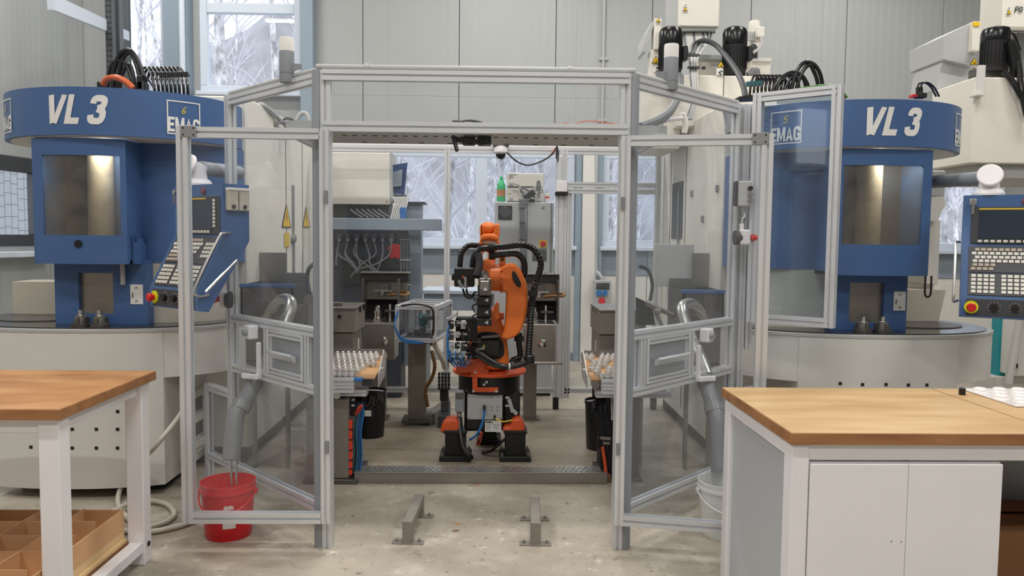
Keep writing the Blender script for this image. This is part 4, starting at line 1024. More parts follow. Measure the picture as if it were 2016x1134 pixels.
# hanging key ring on the lock of the sideways panel
# ================================================================== the robot
def inset(poly, d):
    n = len(poly); area = sum(poly[i][0] * poly[(i + 1) % n][1] - poly[(i + 1) % n][0] * poly[i][1] for i in range(n)); sg = 1 if area > 0 else -1
    out = []
    for i in range(n):
        p0, p1, p2 = V(poly[i - 1]), V(poly[i]), V(poly[(i + 1) % n])
        e1 = (p1 - p0); e2 = (p2 - p1)
        e1 = e1.normalized() if e1.length > 1e-9 else V((1, 0)); e2 = e2.normalized() if e2.length > 1e-9 else e1
        nn = V((-e1.y - e2.y, e1.x + e2.x)) * sg; nn = nn.normalized() if nn.length > 1e-6 else V((0, 0))
        out.append(tuple(p1 + nn * d))
    return out
def rpoly(mb, pts, Y, d, r=0.015, sm=4, slope=0.0):
    """rounded solid: smooth outline in the vertical plane at depth Y, thickness d, softened edges"""
    q = [A(x, y, Y) for x, y in pts]; q = [V((p.x, p.z, 0)) for p in q]
    if sm: q = smooth(q, sm, True)
    pl = [(p.x, p.y) for p in q]
    area = sum(pl[i][0] * pl[(i + 1) % len(pl)][1] - pl[(i + 1) % len(pl)][0] * pl[i][1] for i in range(len(pl)))
    if area < 0: pl = pl[::-1]
    n = len(pl); vs = []; fs = []
    layers = [(0, r), (r * 0.3, r * 0.35), (r, 0), (d - r, 0), (d - r * 0.3, r * 0.35), (d, r)]
    for y, i_ in layers: vs += [(a, Y + y, b) for a, b in inset(pl, i_)]
    for l in range(len(layers) - 1): fs += [(l * n + k, l * n + (k + 1) % n, (l + 1) * n + (k + 1) % n, (l + 1) * n + k) for k in range(n)]
    fs += [tuple(range(n)), tuple(range((len(layers) - 1) * n, len(layers) * n))[::-1]]
    return mb.add(vs, [f[::-1] for f in fs])
rob = thing('robot', (A(963, 860, 5.5).x, 5.5, 0), 'orange six-axis robot arm on black pedestals in the cage', 'robot')
RX = A(963, 800, 5.5).x
def pedestal(x, y, sc, bolts=True):
    pd = sub('pedestal', rob)
    MB().box(x - 0.075 * sc, x + 0.075 * sc, y - 0.07, y + 0.07, 0.03, 0.20, 0.006).build('pedestal_block', 'black', pd)
    MB().box(x - 0.115 * sc, x + 0.115 * sc, y - 0.10, y + 0.12, 0, 0.035, 0.004).build('pedestal_plate', 'black_matt', pd)
    MB().box(x - 0.085 * sc, x + 0.085 * sc, y - 0.08, y + 0.08, 0.19, 0.215, 0.004).build('pedestal_top', 'black', pd)
    for i in (-1, 1):
        for j in (-1, 1):
            q = V((x + i * 0.095 * sc, y + 0.01 + j * 0.085, 0.035)); MB().lathe([(0.012, 0), (0.012, 0.012), (0.007, 0.013), (0.007, 0.025)], q, up, 6).build('bolt', 'steel', pd)
pedestal(A(897, 880, 5.42).x, 5.44, 0.95); pedestal(A(1014, 880, 5.42).x, 5.44, 0.95); pedestal(RX, 5.88, 0.8)
def lobe(pts, Y, par=rob): rpoly(MB(), pts, Y, 0.13, 0.02).build('base_foot', 'orange_red', par)
lobe([(868, 852), (871, 836), (882, 826), (900, 826), (906, 840), (906, 852), (888, 855)], 5.37)
lobe([(992, 853), (992, 842), (1004, 838), (1010, 826), (1024, 824), (1033, 838), (1032, 851), (1012, 853)], 5.37)
MB().box(RX - 0.07, RX + 0.07, 5.8, 5.95, 0.215, 0.26, 0.01).build('base_foot', 'orange_red', rob)
zb0, zb1 = A(950, 850, 5.42).z, A(950, 768, 5.42).z
MB().pbox(914, 766, 993, 850, 5.42, 0.34, 0.02).build('base_body', 'black', rob)
MB().pbox(991, 770, 1024, 838, 5.46, 0.25, 0.015).build('base_side_box', 'black_matt', rob)
zc = A(960, 772, 5.5).z; zd = A(960, 737, 5.5).z
MB().lathe([(0.215, zc), (0.22, zc + 0.006), (0.22, zd - 0.004), (0.215, zd)], (RX, 5.6, 0), up, 40).build('base_drum', 'black', rob)
MB().lathe([(0.255, zd), (0.262, zd + 0.006), (0.262, zd + 0.02), (0.25, zd + 0.026)], (RX, 5.6, 0), up, 40).build('turntable', 'orange_red', rob)
MB().ppoly([(929, 728), (962, 728), (960, 741), (940, 741), (940, 763), (981, 763), (981, 772), (930, 772), (930, 741), (926, 741)], 5.365, 0.012).build('stop_bracket', 'orange_red', rob)
for px, py in ((932, 770), (977, 770), (958, 752), (953, 757), (936, 733)):
    c = A(px, py, 5.364); MB().cyl(c, c + V((0, -0.008, 0)), 0.009, 10).build('bolt_head', 'light_grey', rob)
jp = MB().pbox(920, 777, 989, 826, 5.405, 0.015, 0.002).build('junction_plate', 'light_grey', rob)
for px, py in ((923, 780), (986, 780), (923, 823), (986, 823), (968, 783), (981, 782), (968, 801), (980, 801), (968, 808), (980, 808)):
    c = A(px, py, 5.405); MB().cyl(c, c + V((0, -0.003, 0)), 0.004, 8).build('plate_screw', 'dark_grey', rob)
MB().pbox(951, 799, 956, 809, 5.38, 0.03, 0.002).build('cable_plug', 'black', rob); MB().pbox(972, 818, 976, 827, 5.39, 0.02, 0.002).build('cable_plug', 'black', rob)
lb = MB().pbox(955, 828, 987, 850, 5.412, 0.008, 0.0).build('type_plate', 'paper_white', rob)
c = A(957, 833, 5.41); lettering(MB(), 'KUKA', 0.014, lambda u, v: (c.x + u, c.y - 0.0005, c.z + v), 0.24, 0, 0.12, center=False, squeeze=1.2).build('lettering', 'black', lb, flat=True)
ln = MB()
for i, y in enumerate((836, 838.5, 841, 843.5, 846)):
    for x0_, x1_ in ((957, 968 - (i % 2) * 3), (970, 985 - (i % 3) * 3)): ln.pbox(x0_, y, x1_, y + 0.9, 5.4115, 0.001, 0)
ln.build('fine_print', 'mid_grey', lb)['kind'] = 'stuff'
mb = MB(); ptube(mb, [(954, 808, 5.375), (952, 822, 5.36), (946, 842, 5.35), (936, 858, 5.36), (925, 866, 5.4)], 0.008); mb.build('blue_cable', 'cable_blue', rob)
mb = MB(); ptube(mb, [(975, 824, 5.385), (990, 830, 5.37), (1004, 828, 5.38), (1016, 826, 5.4), (1024, 822, 5.42)], 0.005); mb.build('yellow_cable', 'yellow_label', rob)
mb = MB(); ptube(mb, [(948, 850, 5.4), (944, 862, 5.4), (937, 876, 5.42), (945, 872, 5.42), (950, 850, 5.43)], 0.003, 5); mb.build('red_wire', 'cable_red', rob)
MB().pbox(896, 770, 913, 812, 5.40, 0.06, 0.006).build('power_connector', 'alu_grey', rob); MB().pbox(897, 774, 912, 786, 5.395, 0.02, 0.003).build('connector_hood', 'steel_dark', rob)
c = A(904, 812, 5.42); MB().lathe([(0.012, 0), (0.016, 0.012), (0.016, 0.03), (0.02, 0.034)], c - V((0, 0, 0.035)), up, 14).build('connector_nut', 'steel_shiny', rob)
mb = MB(); ptube(mb, [(904, 822, 5.42), (906, 850, 5.38), (912, 880, 5.34), (924, 898, 5.32), (927, 902, 5.33)], 0.022, 10); mb.build('power_cable', 'hose_black', rob)
mb = MB(); ptube(mb, [(1015, 835, 5.42), (1005, 855, 5.4), (985, 872, 5.4), (966, 888, 5.45), (950, 892, 5.55)], 0.009); mb.build('motor_cable', 'hose_black', rob)
for i, (x0_, y0_, x1_, y1_) in enumerate(((1002, 786, 1010, 812), (1008, 806, 1018, 816))): MB().bar(A(x0_, y0_, 5.44), A(x1_, y1_, 5.43), 0.03, 0.022, c=0.004).build('encoder_plug', 'light_grey', rob)
for py in (783, 799): MB().pbox(995, py - 2, 1003, py + 2, 5.455, 0.006, 0).build('socket_label', 'paper_white', rob)
# rotating column
col_ = [(921, 725), (919, 690), (928, 664), (943, 640), (955, 634), (976, 602), (982, 600), (984, 622), (996, 656), (1001, 690), (1001, 725), (984, 729), (940, 729)]
rpoly(MB(), col_, 5.44, 0.26, 0.02).build('rotating_column', 'orange', rob)
rpoly(MB(), [(930, 706), (926, 690), (932, 668), (945, 655), (975, 655), (987, 668), (993, 690), (988, 704), (970, 708)], 5.425, 0.05, 0.006).build('column_recess', 'black_matt', rob)
MB().pbox(936, 668, 984, 702, 5.36, 0.08, 0.008).build('axis_motor', 'black', rob)
for py, x1_ in ((671, 947), (686, 955)): MB().cyl(A(930, py, 5.37), A(x1_, py, 5.35), 0.011, 12).build('motor_plug', 'steel_shiny', rob)
MB().ppoly([(949, 684), (956, 684), (952.5, 678)], 5.358, 0.003).build('warning_mark', 'yellow_label', rob)
rpoly(MB(), [(897, 727), (905, 718), (945, 707), (952, 712), (956, 730), (930, 735), (900, 734)], 5.36, 0.1, 0.012).build('column_flange', 'orange_red', rob)
MB().bar(A(948, 664, 5.36), A(984, 661, 5.36), 0.05, 0.01).build('motor_bracket', 'steel_dark', rob)
# link arm
arm_ = [(1008, 519), (1024, 530), (1035, 552), (1039, 580), (1038, 610), (1032, 636), (1022, 657), (1004, 668), (989, 666), (992, 650), (995, 630), (996, 600), (996, 577), (987, 572), (985, 530)]
rpoly(MB(), arm_, 5.32, 0.15, 0.016).build('link_arm', 'orange', rob)
c0, c1 = A(1020, 545, 5.39), A(985, 547, 5.39)
yc = 5.40; pA = A(942, 547, yc); pB = A(988, 546, yc); pC = A(1012, 546, yc)
MB().lathe([(0.07, 0), (0.088, 0.02), (0.092, 0.05), (0.092, 0.14), (0.098, 0.145), (0.098, 0.165), (0.092, 0.17), (0.092, 0.22), (0.08, 0.245)], pA, V((1, 0.05, 0.02)), 32).build('elbow_housing', 'orange', rob)
for i in range(12):
    an = 2 * PI * i / 12; q = pB + V((-0.002, 0.105 * math.cos(an) * 0.94, 0.105 * math.sin(an) * 0.94)); MB().cyl(q + V((-0.008, 0, 0)), q + V((0.008, 0, 0)), 0.0065, 8).build('flange_bolt', 'orange_red', rob)
rpoly(MB(), [(1011, 533), (1020, 545), (1026, 560), (1022, 566), (1012, 556), (1008, 542)], 5.312, 0.03, 0.004).build('arm_opening', 'black_matt', rob)
for x0_, y0_, x1_, y1_ in ((951, 511, 965, 522), (950, 538, 964, 549)): rpoly(MB(), [(x0_, y1_), (x0_, y0_ + 3), (x0_ + 4, y0_), (x1_ - 4, y0_), (x1_, y0_ + 3), (x1_, y1_)], 5.29, 0.05, 0.006, 2).build('lug', 'orange', rob)
MB().pbox(983, 506, 995, 526, 5.35, 0.05, 0.008).build('lug', 'orange', rob); c = A(989, 511, 5.345); MB().cyl(c, c + V((0, 0.02, 0)), 0.011, 12).build('lug_pin', 'black', rob)
rpoly(MB(), [(974, 600), (980, 596), (983, 602), (982, 614), (984, 627), (974, 628), (972, 612)], 5.36, 0.06, 0.006).build('stop_lug', 'orange', rob)
MB().cyl(A(983, 622, 5.41), A(992, 622, 5.41), 0.026, 14).build('pivot_pin', 'orange_red', rob)
# forearm and wrist
f0, f1 = A(957, 535, 5.5), A(963, 478, 5.62)
MB().tube([f0, f0.lerp(f1, 0.5), f1], lambda i: (0.05, 0.06, 0.068)[i], 18).build('forearm', 'orange', rob)
rpoly(MB(), [(941, 487), (943, 477), (950, 468), (975, 466), (983, 474), (983, 487)], 5.5, 0.16, 0.02).build('forearm_head', 'orange', rob)
for s_, pts in ((-1, [(945, 445), (948, 441), (952, 446), (953, 466), (950, 474), (946, 468), (944, 456)]), (1, [(973, 444), (977, 440), (983, 443), (984, 458), (981, 472), (975, 476), (972, 462)])):
    rpoly(MB(), pts, 5.5, 0.12, 0.012).build('wrist_fork', 'orange', rob)
rpoly(MB(), [(946, 466), (953, 460), (972, 460), (981, 466), (978, 476), (962, 472), (948, 476)], 5.49, 0.15, 0.015).build('wrist_base', 'orange', rob)
c = A(961, 449, 5.56); MB().lathe([(0.02, -0.042), (0.035, -0.036), (0.042, -0.02), (0.044, 0), (0.042, 0.02), (0.035, 0.036), (0.02, 0.042)], c, V((1, 0, 0)), 20).build('wrist_ball', 'orange', rob)
ct = MB()
for i in range(8): ct.pbox(950 + i * 3.6, 475.5 - abs(i - 3.5) * 0.3, 952.4 + i * 3.6, 479.5 - abs(i - 3.5) * 0.3, 5.496, 0.004, 0)
ct.build('forearm_print', 'paper_white', rob)['kind'] = 'stuff'
mb = MB(); ptube(mb, [(956, 500, 5.5), (955, 512, 5.45), (953, 520, 5.4)], 0.02, 12); mb.build('tool_shaft', 'light_grey', rob)
# hoses
def rhose(pts, r, name='hose', m_='hose_black', corr=None):
    mb = MB(); ptube(mb, pts, r, 12, 8, corr); return mb.build(name, m_, rob)
rhose([(964, 487, 5.34), (996, 485, 5.34), (1030, 482, 5.33), (1052, 492, 5.32), (1065, 517, 5.31), (1058, 549, 5.3), (1050, 576, 5.3), (1046, 615, 5.3), (1043, 660, 5.3), (1040, 704, 5.3)], 0.024, corr=0.009)
rhose([(970, 503, 5.36), (995, 500, 5.36), (1017, 500, 5.36), (1031, 514, 5.35), (1032, 540, 5.35), (1022, 558, 5.36)], 0.022)
rhose([(944, 484, 5.4), (922, 484, 5.4), (909, 499, 5.39), (905, 525, 5.38)], 0.021, corr=0.009)
rhose([(966, 488, 5.34), (944, 491, 5.33), (933, 507, 5.32), (930, 528, 5.32)], 0.021)
rhose([(1022, 655, 5.42), (1022, 676, 5.42), (1024, 700, 5.42), (1014, 718, 5.42)], 0.021)
rhose([(1042, 706, 5.3), (1030, 716, 5.29), (1004, 722, 5.29), (985, 720, 5.3), (962, 708, 5.3), (940, 694, 5.3), (920, 688, 5.32)], 0.02)
rhose([(918, 697, 5.3), (940, 702, 5.29), (965, 718, 5.29), (985, 724, 5.29)], 0.01)
rhose([(1016, 722, 5.32), (1008, 716, 5.34), (1012, 708, 5.38), (1024, 706, 5.4)], 0.022)
for px, py, Y in ((967, 487, 5.34), (968, 503, 5.36)):
    c = A(px, py, Y); MB().cyl(c + V((-0.02, 0, 0)), c + V((0.022, 0, 0)), 0.029, 16).build('hose_clamp', 'black_matt', rob)
for px, py, Y in ((1049, 577, 5.3), (1022, 666, 5.42)):
    c = A(px, py, Y); MB().cyl(c + V((0, 0, -0.018)), c + V((0, 0, 0.018)), 0.034, 16).build('hose_clamp', 'black_matt', rob)
c = A(1003, 722, 5.29); MB().cyl(c + V((-0.006, 0, 0)), c + V((0.006, 0, 0)), 0.026, 14).build('hose_band', 'light_grey', rob)
c = A(1042, 708, 5.3); MB().lathe([(0.02, -0.03), (0.036, -0.022), (0.036, 0.024), (0.026, 0.034)], c, up, 16).build('hose_elbow', 'black', rob)
mb = MB(); ptube(mb, [(941, 500, 5.28), (944, 520, 5.25), (938, 545, 5.2)], 0.026, 10); mb.build('cable_sleeve', 'black_matt', rob)
# wrist drive box on the left
wb2 = sub('drive_box', rob)
MB().pbox(894, 527, 934, 565, 5.28, 0.13, 0.008).build('drive_case', 'black', wb2); MB().pbox(889, 540, 895, 552, 5.3, 0.06, 0.004).build('drive_stub', 'black_matt', wb2)
for (x0_, y0_, x1_, y1_) in ((903, 552, 910, 566), (917, 545, 917, 567)): MB().cyl(A(x0_, y0_, 5.26), A(x1_, y1_, 5.25), 0.014, 12).build('drive_plug', 'steel_shiny', wb2)
for k_, pts in enumerate((((911, 568), (916, 582), (925, 587), (934, 580)), ((918, 568), (920, 578), (928, 583), (936, 574)))):
    mb = MB(); ptube(mb, [(x, y, 5.24) for x, y in pts], 0.007); mb.build('drive_cable', 'hose_black', wb2)
MB().ppoly([(910, 549), (910, 541), (915, 545)], 5.278, 0.003).build('warning_mark', 'orange_hose', wb2)
# gripper hanging in front
gp = sub('gripper', rob)
MB().pbox(940, 560, 966, 636, 5.12, 0.10, 0.008).build('gripper_body', 'black_matt', gp)
MB().pbox(943, 548, 967, 582, 5.09, 0.06, 0.006).build('gripper_head', 'steel_dark', gp)
MB().pbox(945, 553, 963, 571, 5.082, 0.012, 0.003).build('head_plate', 'steel', gp); c = A(957, 549, 5.09); MB().cyl(c, c + V((0, 0, 0.02)), 0.009, 10).build('head_screw', 'steel_shiny', gp)
for i, y in enumerate((584, 608, 628)):
    MB().pbox(938, y, 968, y + 18 - i * 2, 5.105, 0.03, 0.004).build('jaw_module', 'black', gp)
    MB().ppoly([(954, y + 7), (961, y + 3), (961, y + 11)], 5.102, 0.003).build('module_mark', 'light_grey', gp)
MB().ppoly([(951, 572), (960, 572), (955.5, 566)], 5.08, 0.003).build('module_mark', 'paper_white', gp)
for py in (575, 598, 618):
    mb = MB(); ptube(mb, [(938, py, 5.14), (930, py + 6, 5.16), (936, py + 18, 5.16)], 0.005, 6); mb.build('air_line', 'black', gp)
MB().cyl(A(955, 540, 5.30), A(955, 556, 5.13), 0.03, 14).build('gripper_shank', 'steel_dark', gp)
# pneumatic valve block on the left of the column
vb = sub('valve_block', rob)
MB().pbox(878, 628, 882, 728, 5.2, 0.14, 0.002).build('valve_bracket', 'alu_grey', vb); MB().ppoly([(879, 629), (898, 619), (899, 622), (881, 632)], 5.2, 0.14).build('valve_bracket', 'alu_grey', vb)
MB().pbox(897, 626, 940, 672, 5.3, 0.12, 0.006).build('valve_case', 'black_matt', vb)
rv = random.Random(4)
for i in range(4):
    for j in range(3):
        x, y = 883 + j * 12, 632 + i * 22
        m_ = ('black', 'dark_grey', 'light_grey')[(i + j) % 3]
        MB().pbox(x, y, x + 10, y + 16 - (j % 2) * 5, 5.2 + 0.015 * j, 0.06, 0.003).build('valve', m_, vb)
        MB().cyl(A(x + 5, y + 4, 5.21 + 0.015 * j), A(x + 11, y + 4, 5.17), 0.006, 8).build('fitting', 'light_grey', vb)
for i in range(9):
    mb = MB(); x = 884 + i * 3.4; ptube(mb, [(x + 3, 690 + (i % 3) * 5, 5.2), (x + 1, 708, 5.17 + 0.01 * (i % 3)), (x + 8, 718 + (i % 2) * 4, 5.2), (x + 20, 712 - (i % 4) * 4, 5.22)], 0.004, 6); mb.build('air_hose', 'cable_blue' if i % 2 else 'dark_grey', vb)
for i in range(4):
    mb = MB(); ptube(mb, [(884, 640 + i * 16, 5.19), (880, 660 + i * 16, 5.17), (884, 690 + i * 5, 5.18), (890, 715, 5.19)], 0.004, 6); mb.build('air_hose', 'cable_blue', vb)
for i in range(6):
    mb = MB(); ptube(mb, [(915, 640 + i * 12, 5.24), (924, 650 + i * 11, 5.2), (918, 672 + i * 6, 5.2), (935, 684 + i * 4, 5.26)], 0.005, 6); mb.build('control_cable', 'hose_black', vb)
# ================================================================== stations inside and behind the cage
# ---- left tray station
cc = thing('cable_cabinet', A(672, 955, 4.87), 'stainless stand with red and blue cables at left end of threshold', 'stand')
xr = A(686, 900, 4.87).x
MB().box(xr - 0.26, xr, 4.87, 5.25, 0.03, 0.535, 0.004).build('body', 'steel_paint', cc); MB().box(xr - 0.28, xr + 0.06, 4.84, 5.27, 0, 0.03, 0.003).build('foot_plate', 'steel_dark', cc)
MB().pbox(686, 828, 693, 936, 4.88, 0.03, 0.003).build('red_duct', 'cable_red', cc)
for y in (845, 865, 886, 905, 922): MB().pbox(685, y, 694, y + 2, 4.876, 0.03, 0).build('duct_tie', 'black', cc)
for i in range(9):
    mb = MB(); x = 695 + i * 1.8; ptube(mb, [(x + 12 - i, 790, 5.0), (x + 6, 815, 4.95), (x + 1, 850, 4.91), (x + 3, 890, 4.9), (x, 925, 4.9), (x - 2, 938, 4.92)], 0.006, 6); mb.build('cable', 'cable_blue' if i in (4, 6, 8) else ('teal' if i % 3 == 0 else 'black'), cc)
for i in range(2):
    mb = MB(); ptube(mb, [(700, 815 + i * 2, 4.9), (706, 803, 4.88), (712, 800 - i * 2, 4.9), (706, 812, 4.92)], 0.006, 6); mb.build('cable', 'cable_red', cc)
for i in range(12):
    mb = MB(); x = 688 + i * 5; ptube(mb, [(x - 10, 775, 5.05), (x, 790 + (i % 4) * 5, 5.0), (x + 12, 785 + (i % 3) * 6, 5.0), (x + 6, 772, 5.05)], 0.007, 6); mb.build('cable', 'black', cc)
c = A(664, 777, 4.86); MB().lathe([(0.02, 0), (0.024, 0.004), (0.024, 0.016)], c, V((0, -1, 0)), 18).build('pressure_gauge', 'steel_shiny', cc); MB().lathe([(0.019, 0.0165), (0.019, 0.0175)], c, V((0, -1, 0)), 18).build('gauge_dial', 'paper_white', cc)
MB().pbox(690, 770, 700, 820, 4.93, 0.05, 0.003).build('terminal_strip', 'black', cc)
for y in (775, 786, 797): MB().pbox(692, y, 698, y + 3, 4.925, 0.01, 0).build('terminal_label', 'paper_white', cc)
def peg_tray(side, x0, x1, y0, y1, z0, z1, cols, rows, label, skip, glabel, group):
    t = thing('workpiece_tray', (x0, y0, z0), label, 'tray')
    ey_ = V((0, y1 - y0, z1 - z0)); nrm_ = V((1, 0, 0)).cross(ey_).normalized()
    MB().obox((x0, y0, z0), (x1 - x0, 0, 0), ey_, nrm_ * 0.008).build('peg_plate', 'tan_plate', t)
    pr = MB(); xs = (x0 - 0.05, x1 - 0.12) if side < 0 else (x0 + 0.06, x1 + 0.1)
    for dz in (0.0, -0.045): MB().prof((xs[0], y0 - 0.03, z0 - 0.01 + dz), (xs[1], y0 - 0.03, z0 - 0.01 + dz), 0.05, 0.043).build('front_rail', 'alu', t)
    MB().prof((xs[0] - 0.02, y0 + 0.1, z0 - 0.1), (xs[1] + 0.06, y0 + 0.1, z0 - 0.1), 0.09, 0.04).build('support_beam', 'alu', t)
    ex_ = x1 if side < 0 else x0
    MB().prism([(y0 + 0.05, z0 - 0.06), (y0 + 0.32, z0 - 0.04), (y0 + 0.42, z0 + 0.10), (y0 + 0.3, z0 + 0.14), (y0 + 0.06, z0 + 0.02)], (ex_ + (0.012 if side < 0 else -0.02), 0, 0), (0, 1, 0), (0, 0, 1), (0.006, 0, 0)).build('end_plate', 'steel_bright', t)
    q = V((ex_ + side * -0.02, y0 + 0.2, z0 + 0.03)); MB().cyl(q, q + V((side * -0.012 if False else (0.012 if side < 0 else -0.012), 0, 0)), 0.012, 12).build('end_screw', 'steel_shiny', t)
    MB().obox((x0 + 0.02, y1 - 0.02, z1), (x1 - x0 - 0.04, 0, 0), (0, 0.015, 0), (0, 0, 0.05)).build('back_stop', 'steel', t)
    proto = None
    for r in range(rows):
        for q_ in range(cols):
            if (r, q_) in skip: continue
            p = V((x0 + 0.03, y0 + 0.02, z0)) + V(((x1 - x0 - 0.06) * (q_ + 0.5 * (r % 2)) / cols, 0, 0)) + ey_ * (r / rows) + nrm_ * 0.008
            if proto is None:
                w = thing('turned_workpiece', p, glabel, 'workpiece', group)
                MB().lathe([(0.018, 0), (0.018, 0.01), (0.023, 0.012), (0.023, 0.028), (0.012, 0.03)], p, up, 12).build('body', 'steel_bright', w)
                MB().lathe([(0.01, 0.03), (0.01, 0.038), (0.008, 0.04)], p, up, 8).build('pin', 'steel_bright', w); proto = w
            else: copy_tree(proto, p - ORIGIN[proto.name])
    return t
tx1 = A(745, 720, 5.0).x
peg_tray(-1, tx1 - 0.36, tx1, 4.84, 5.42, 0.665, 0.72, 8, 7, 'tan peg tray full of small steel workpieces left of the robot', {(0, 7), (1, 7), (0, 6), (2, 7), (1, 6)}, 'small turned steel piece standing on the tray left of robot', 'workpieces on the left tray')
o = MB().pbox(690, 746, 713, 751, 4.79, 0.1, 0.002).build('blue_clip', 'cable_blue'); tag(o, 'flat blue clip on the front of the left peg tray', 'clip')
tx0 = A(1158, 720, 5.0).x
peg_tray(1, tx0, tx0 + 0.36, 4.84, 5.42, 0.665, 0.72, 8, 7, 'tan peg tray half full of steel pins right of the robot', {(r, q) for r in range(7) for q in range(8) if (r * 5 + q * 3) % 4 == 0}, 'small turned steel piece standing on the tray right of robot', 'workpieces on the right tray')
# ---- stainless washing boxes left and right
def steel_box(x0, x1, y0, y1, label, s):
    t = thing('stainless_box', ((x0 + x1) / 2, y0, 0), label, 'stainless box', 'two-tier stainless boxes')
    MB().box(x0, x1 - 0.02 * (s < 0), y0 + 0.02, y1, 0.42, 0.865, 0.004).build('lower_box', 'steel_paint', t)
    for lx in (x0 + 0.01, x1 - 0.06):
        for ly in (y0 + 0.03, y1 - 0.04): MB().box(lx, lx + 0.03, ly, ly + 0.03, 0, 0.42, 0.002).build('leg', 'steel_dark', t)
    MB().box(x0 - 0.01, x1, y0, y1 + 0.01, 0.87, 1.03, 0.005).build('upper_box', 'steel_paint', t)
    MB().box(x0 - 0.012, x1 + 0.004, y0 - 0.004, y1 + 0.012, 1.03, 1.05, 0.004).build('lid', 'steel', t)
    for y in (y0 + 0.15, y0 + 0.32): MB().box(x1 if s < 0 else x0 - 0.012, x1 + 0.012 if s < 0 else x0, y, y + 0.03, 1.0, 1.045, 0.003).build('latch', 'black', t)
    q = V(((x0 + x1) / 2 + 0.05, y0, 0.985)); MB().cyl(q, q + V((0, -0.02, 0)), 0.013, 12).build('lock', 'black', t)
    MB().box((x0 + x1) / 2 - 0.03, (x0 + x1) / 2 + 0.05, y0 + 0.1, y0 + 0.13, 1.05, 1.075, 0.004).build('lid_grip', 'steel', t)
    MB().box(x1 - 0.019 if s < 0 else x0 - 0.002, x1 - 0.015 if s < 0 else x0, y0 + 0.2, y0 + 0.24, 0.6, 0.8).build('label_strip', 'paper_white', t)
xa = A(700, 640, 5.5).x; steel_box(xa - 0.32, xa, 5.5, 5.9, 'two-tier stainless box behind the left peg tray', -1)
xa = A(1182, 640, 5.5).x; steel_box(xa, xa + 0.32, 5.5, 5.98, 'two-tier stainless box behind the right peg tray', 1)
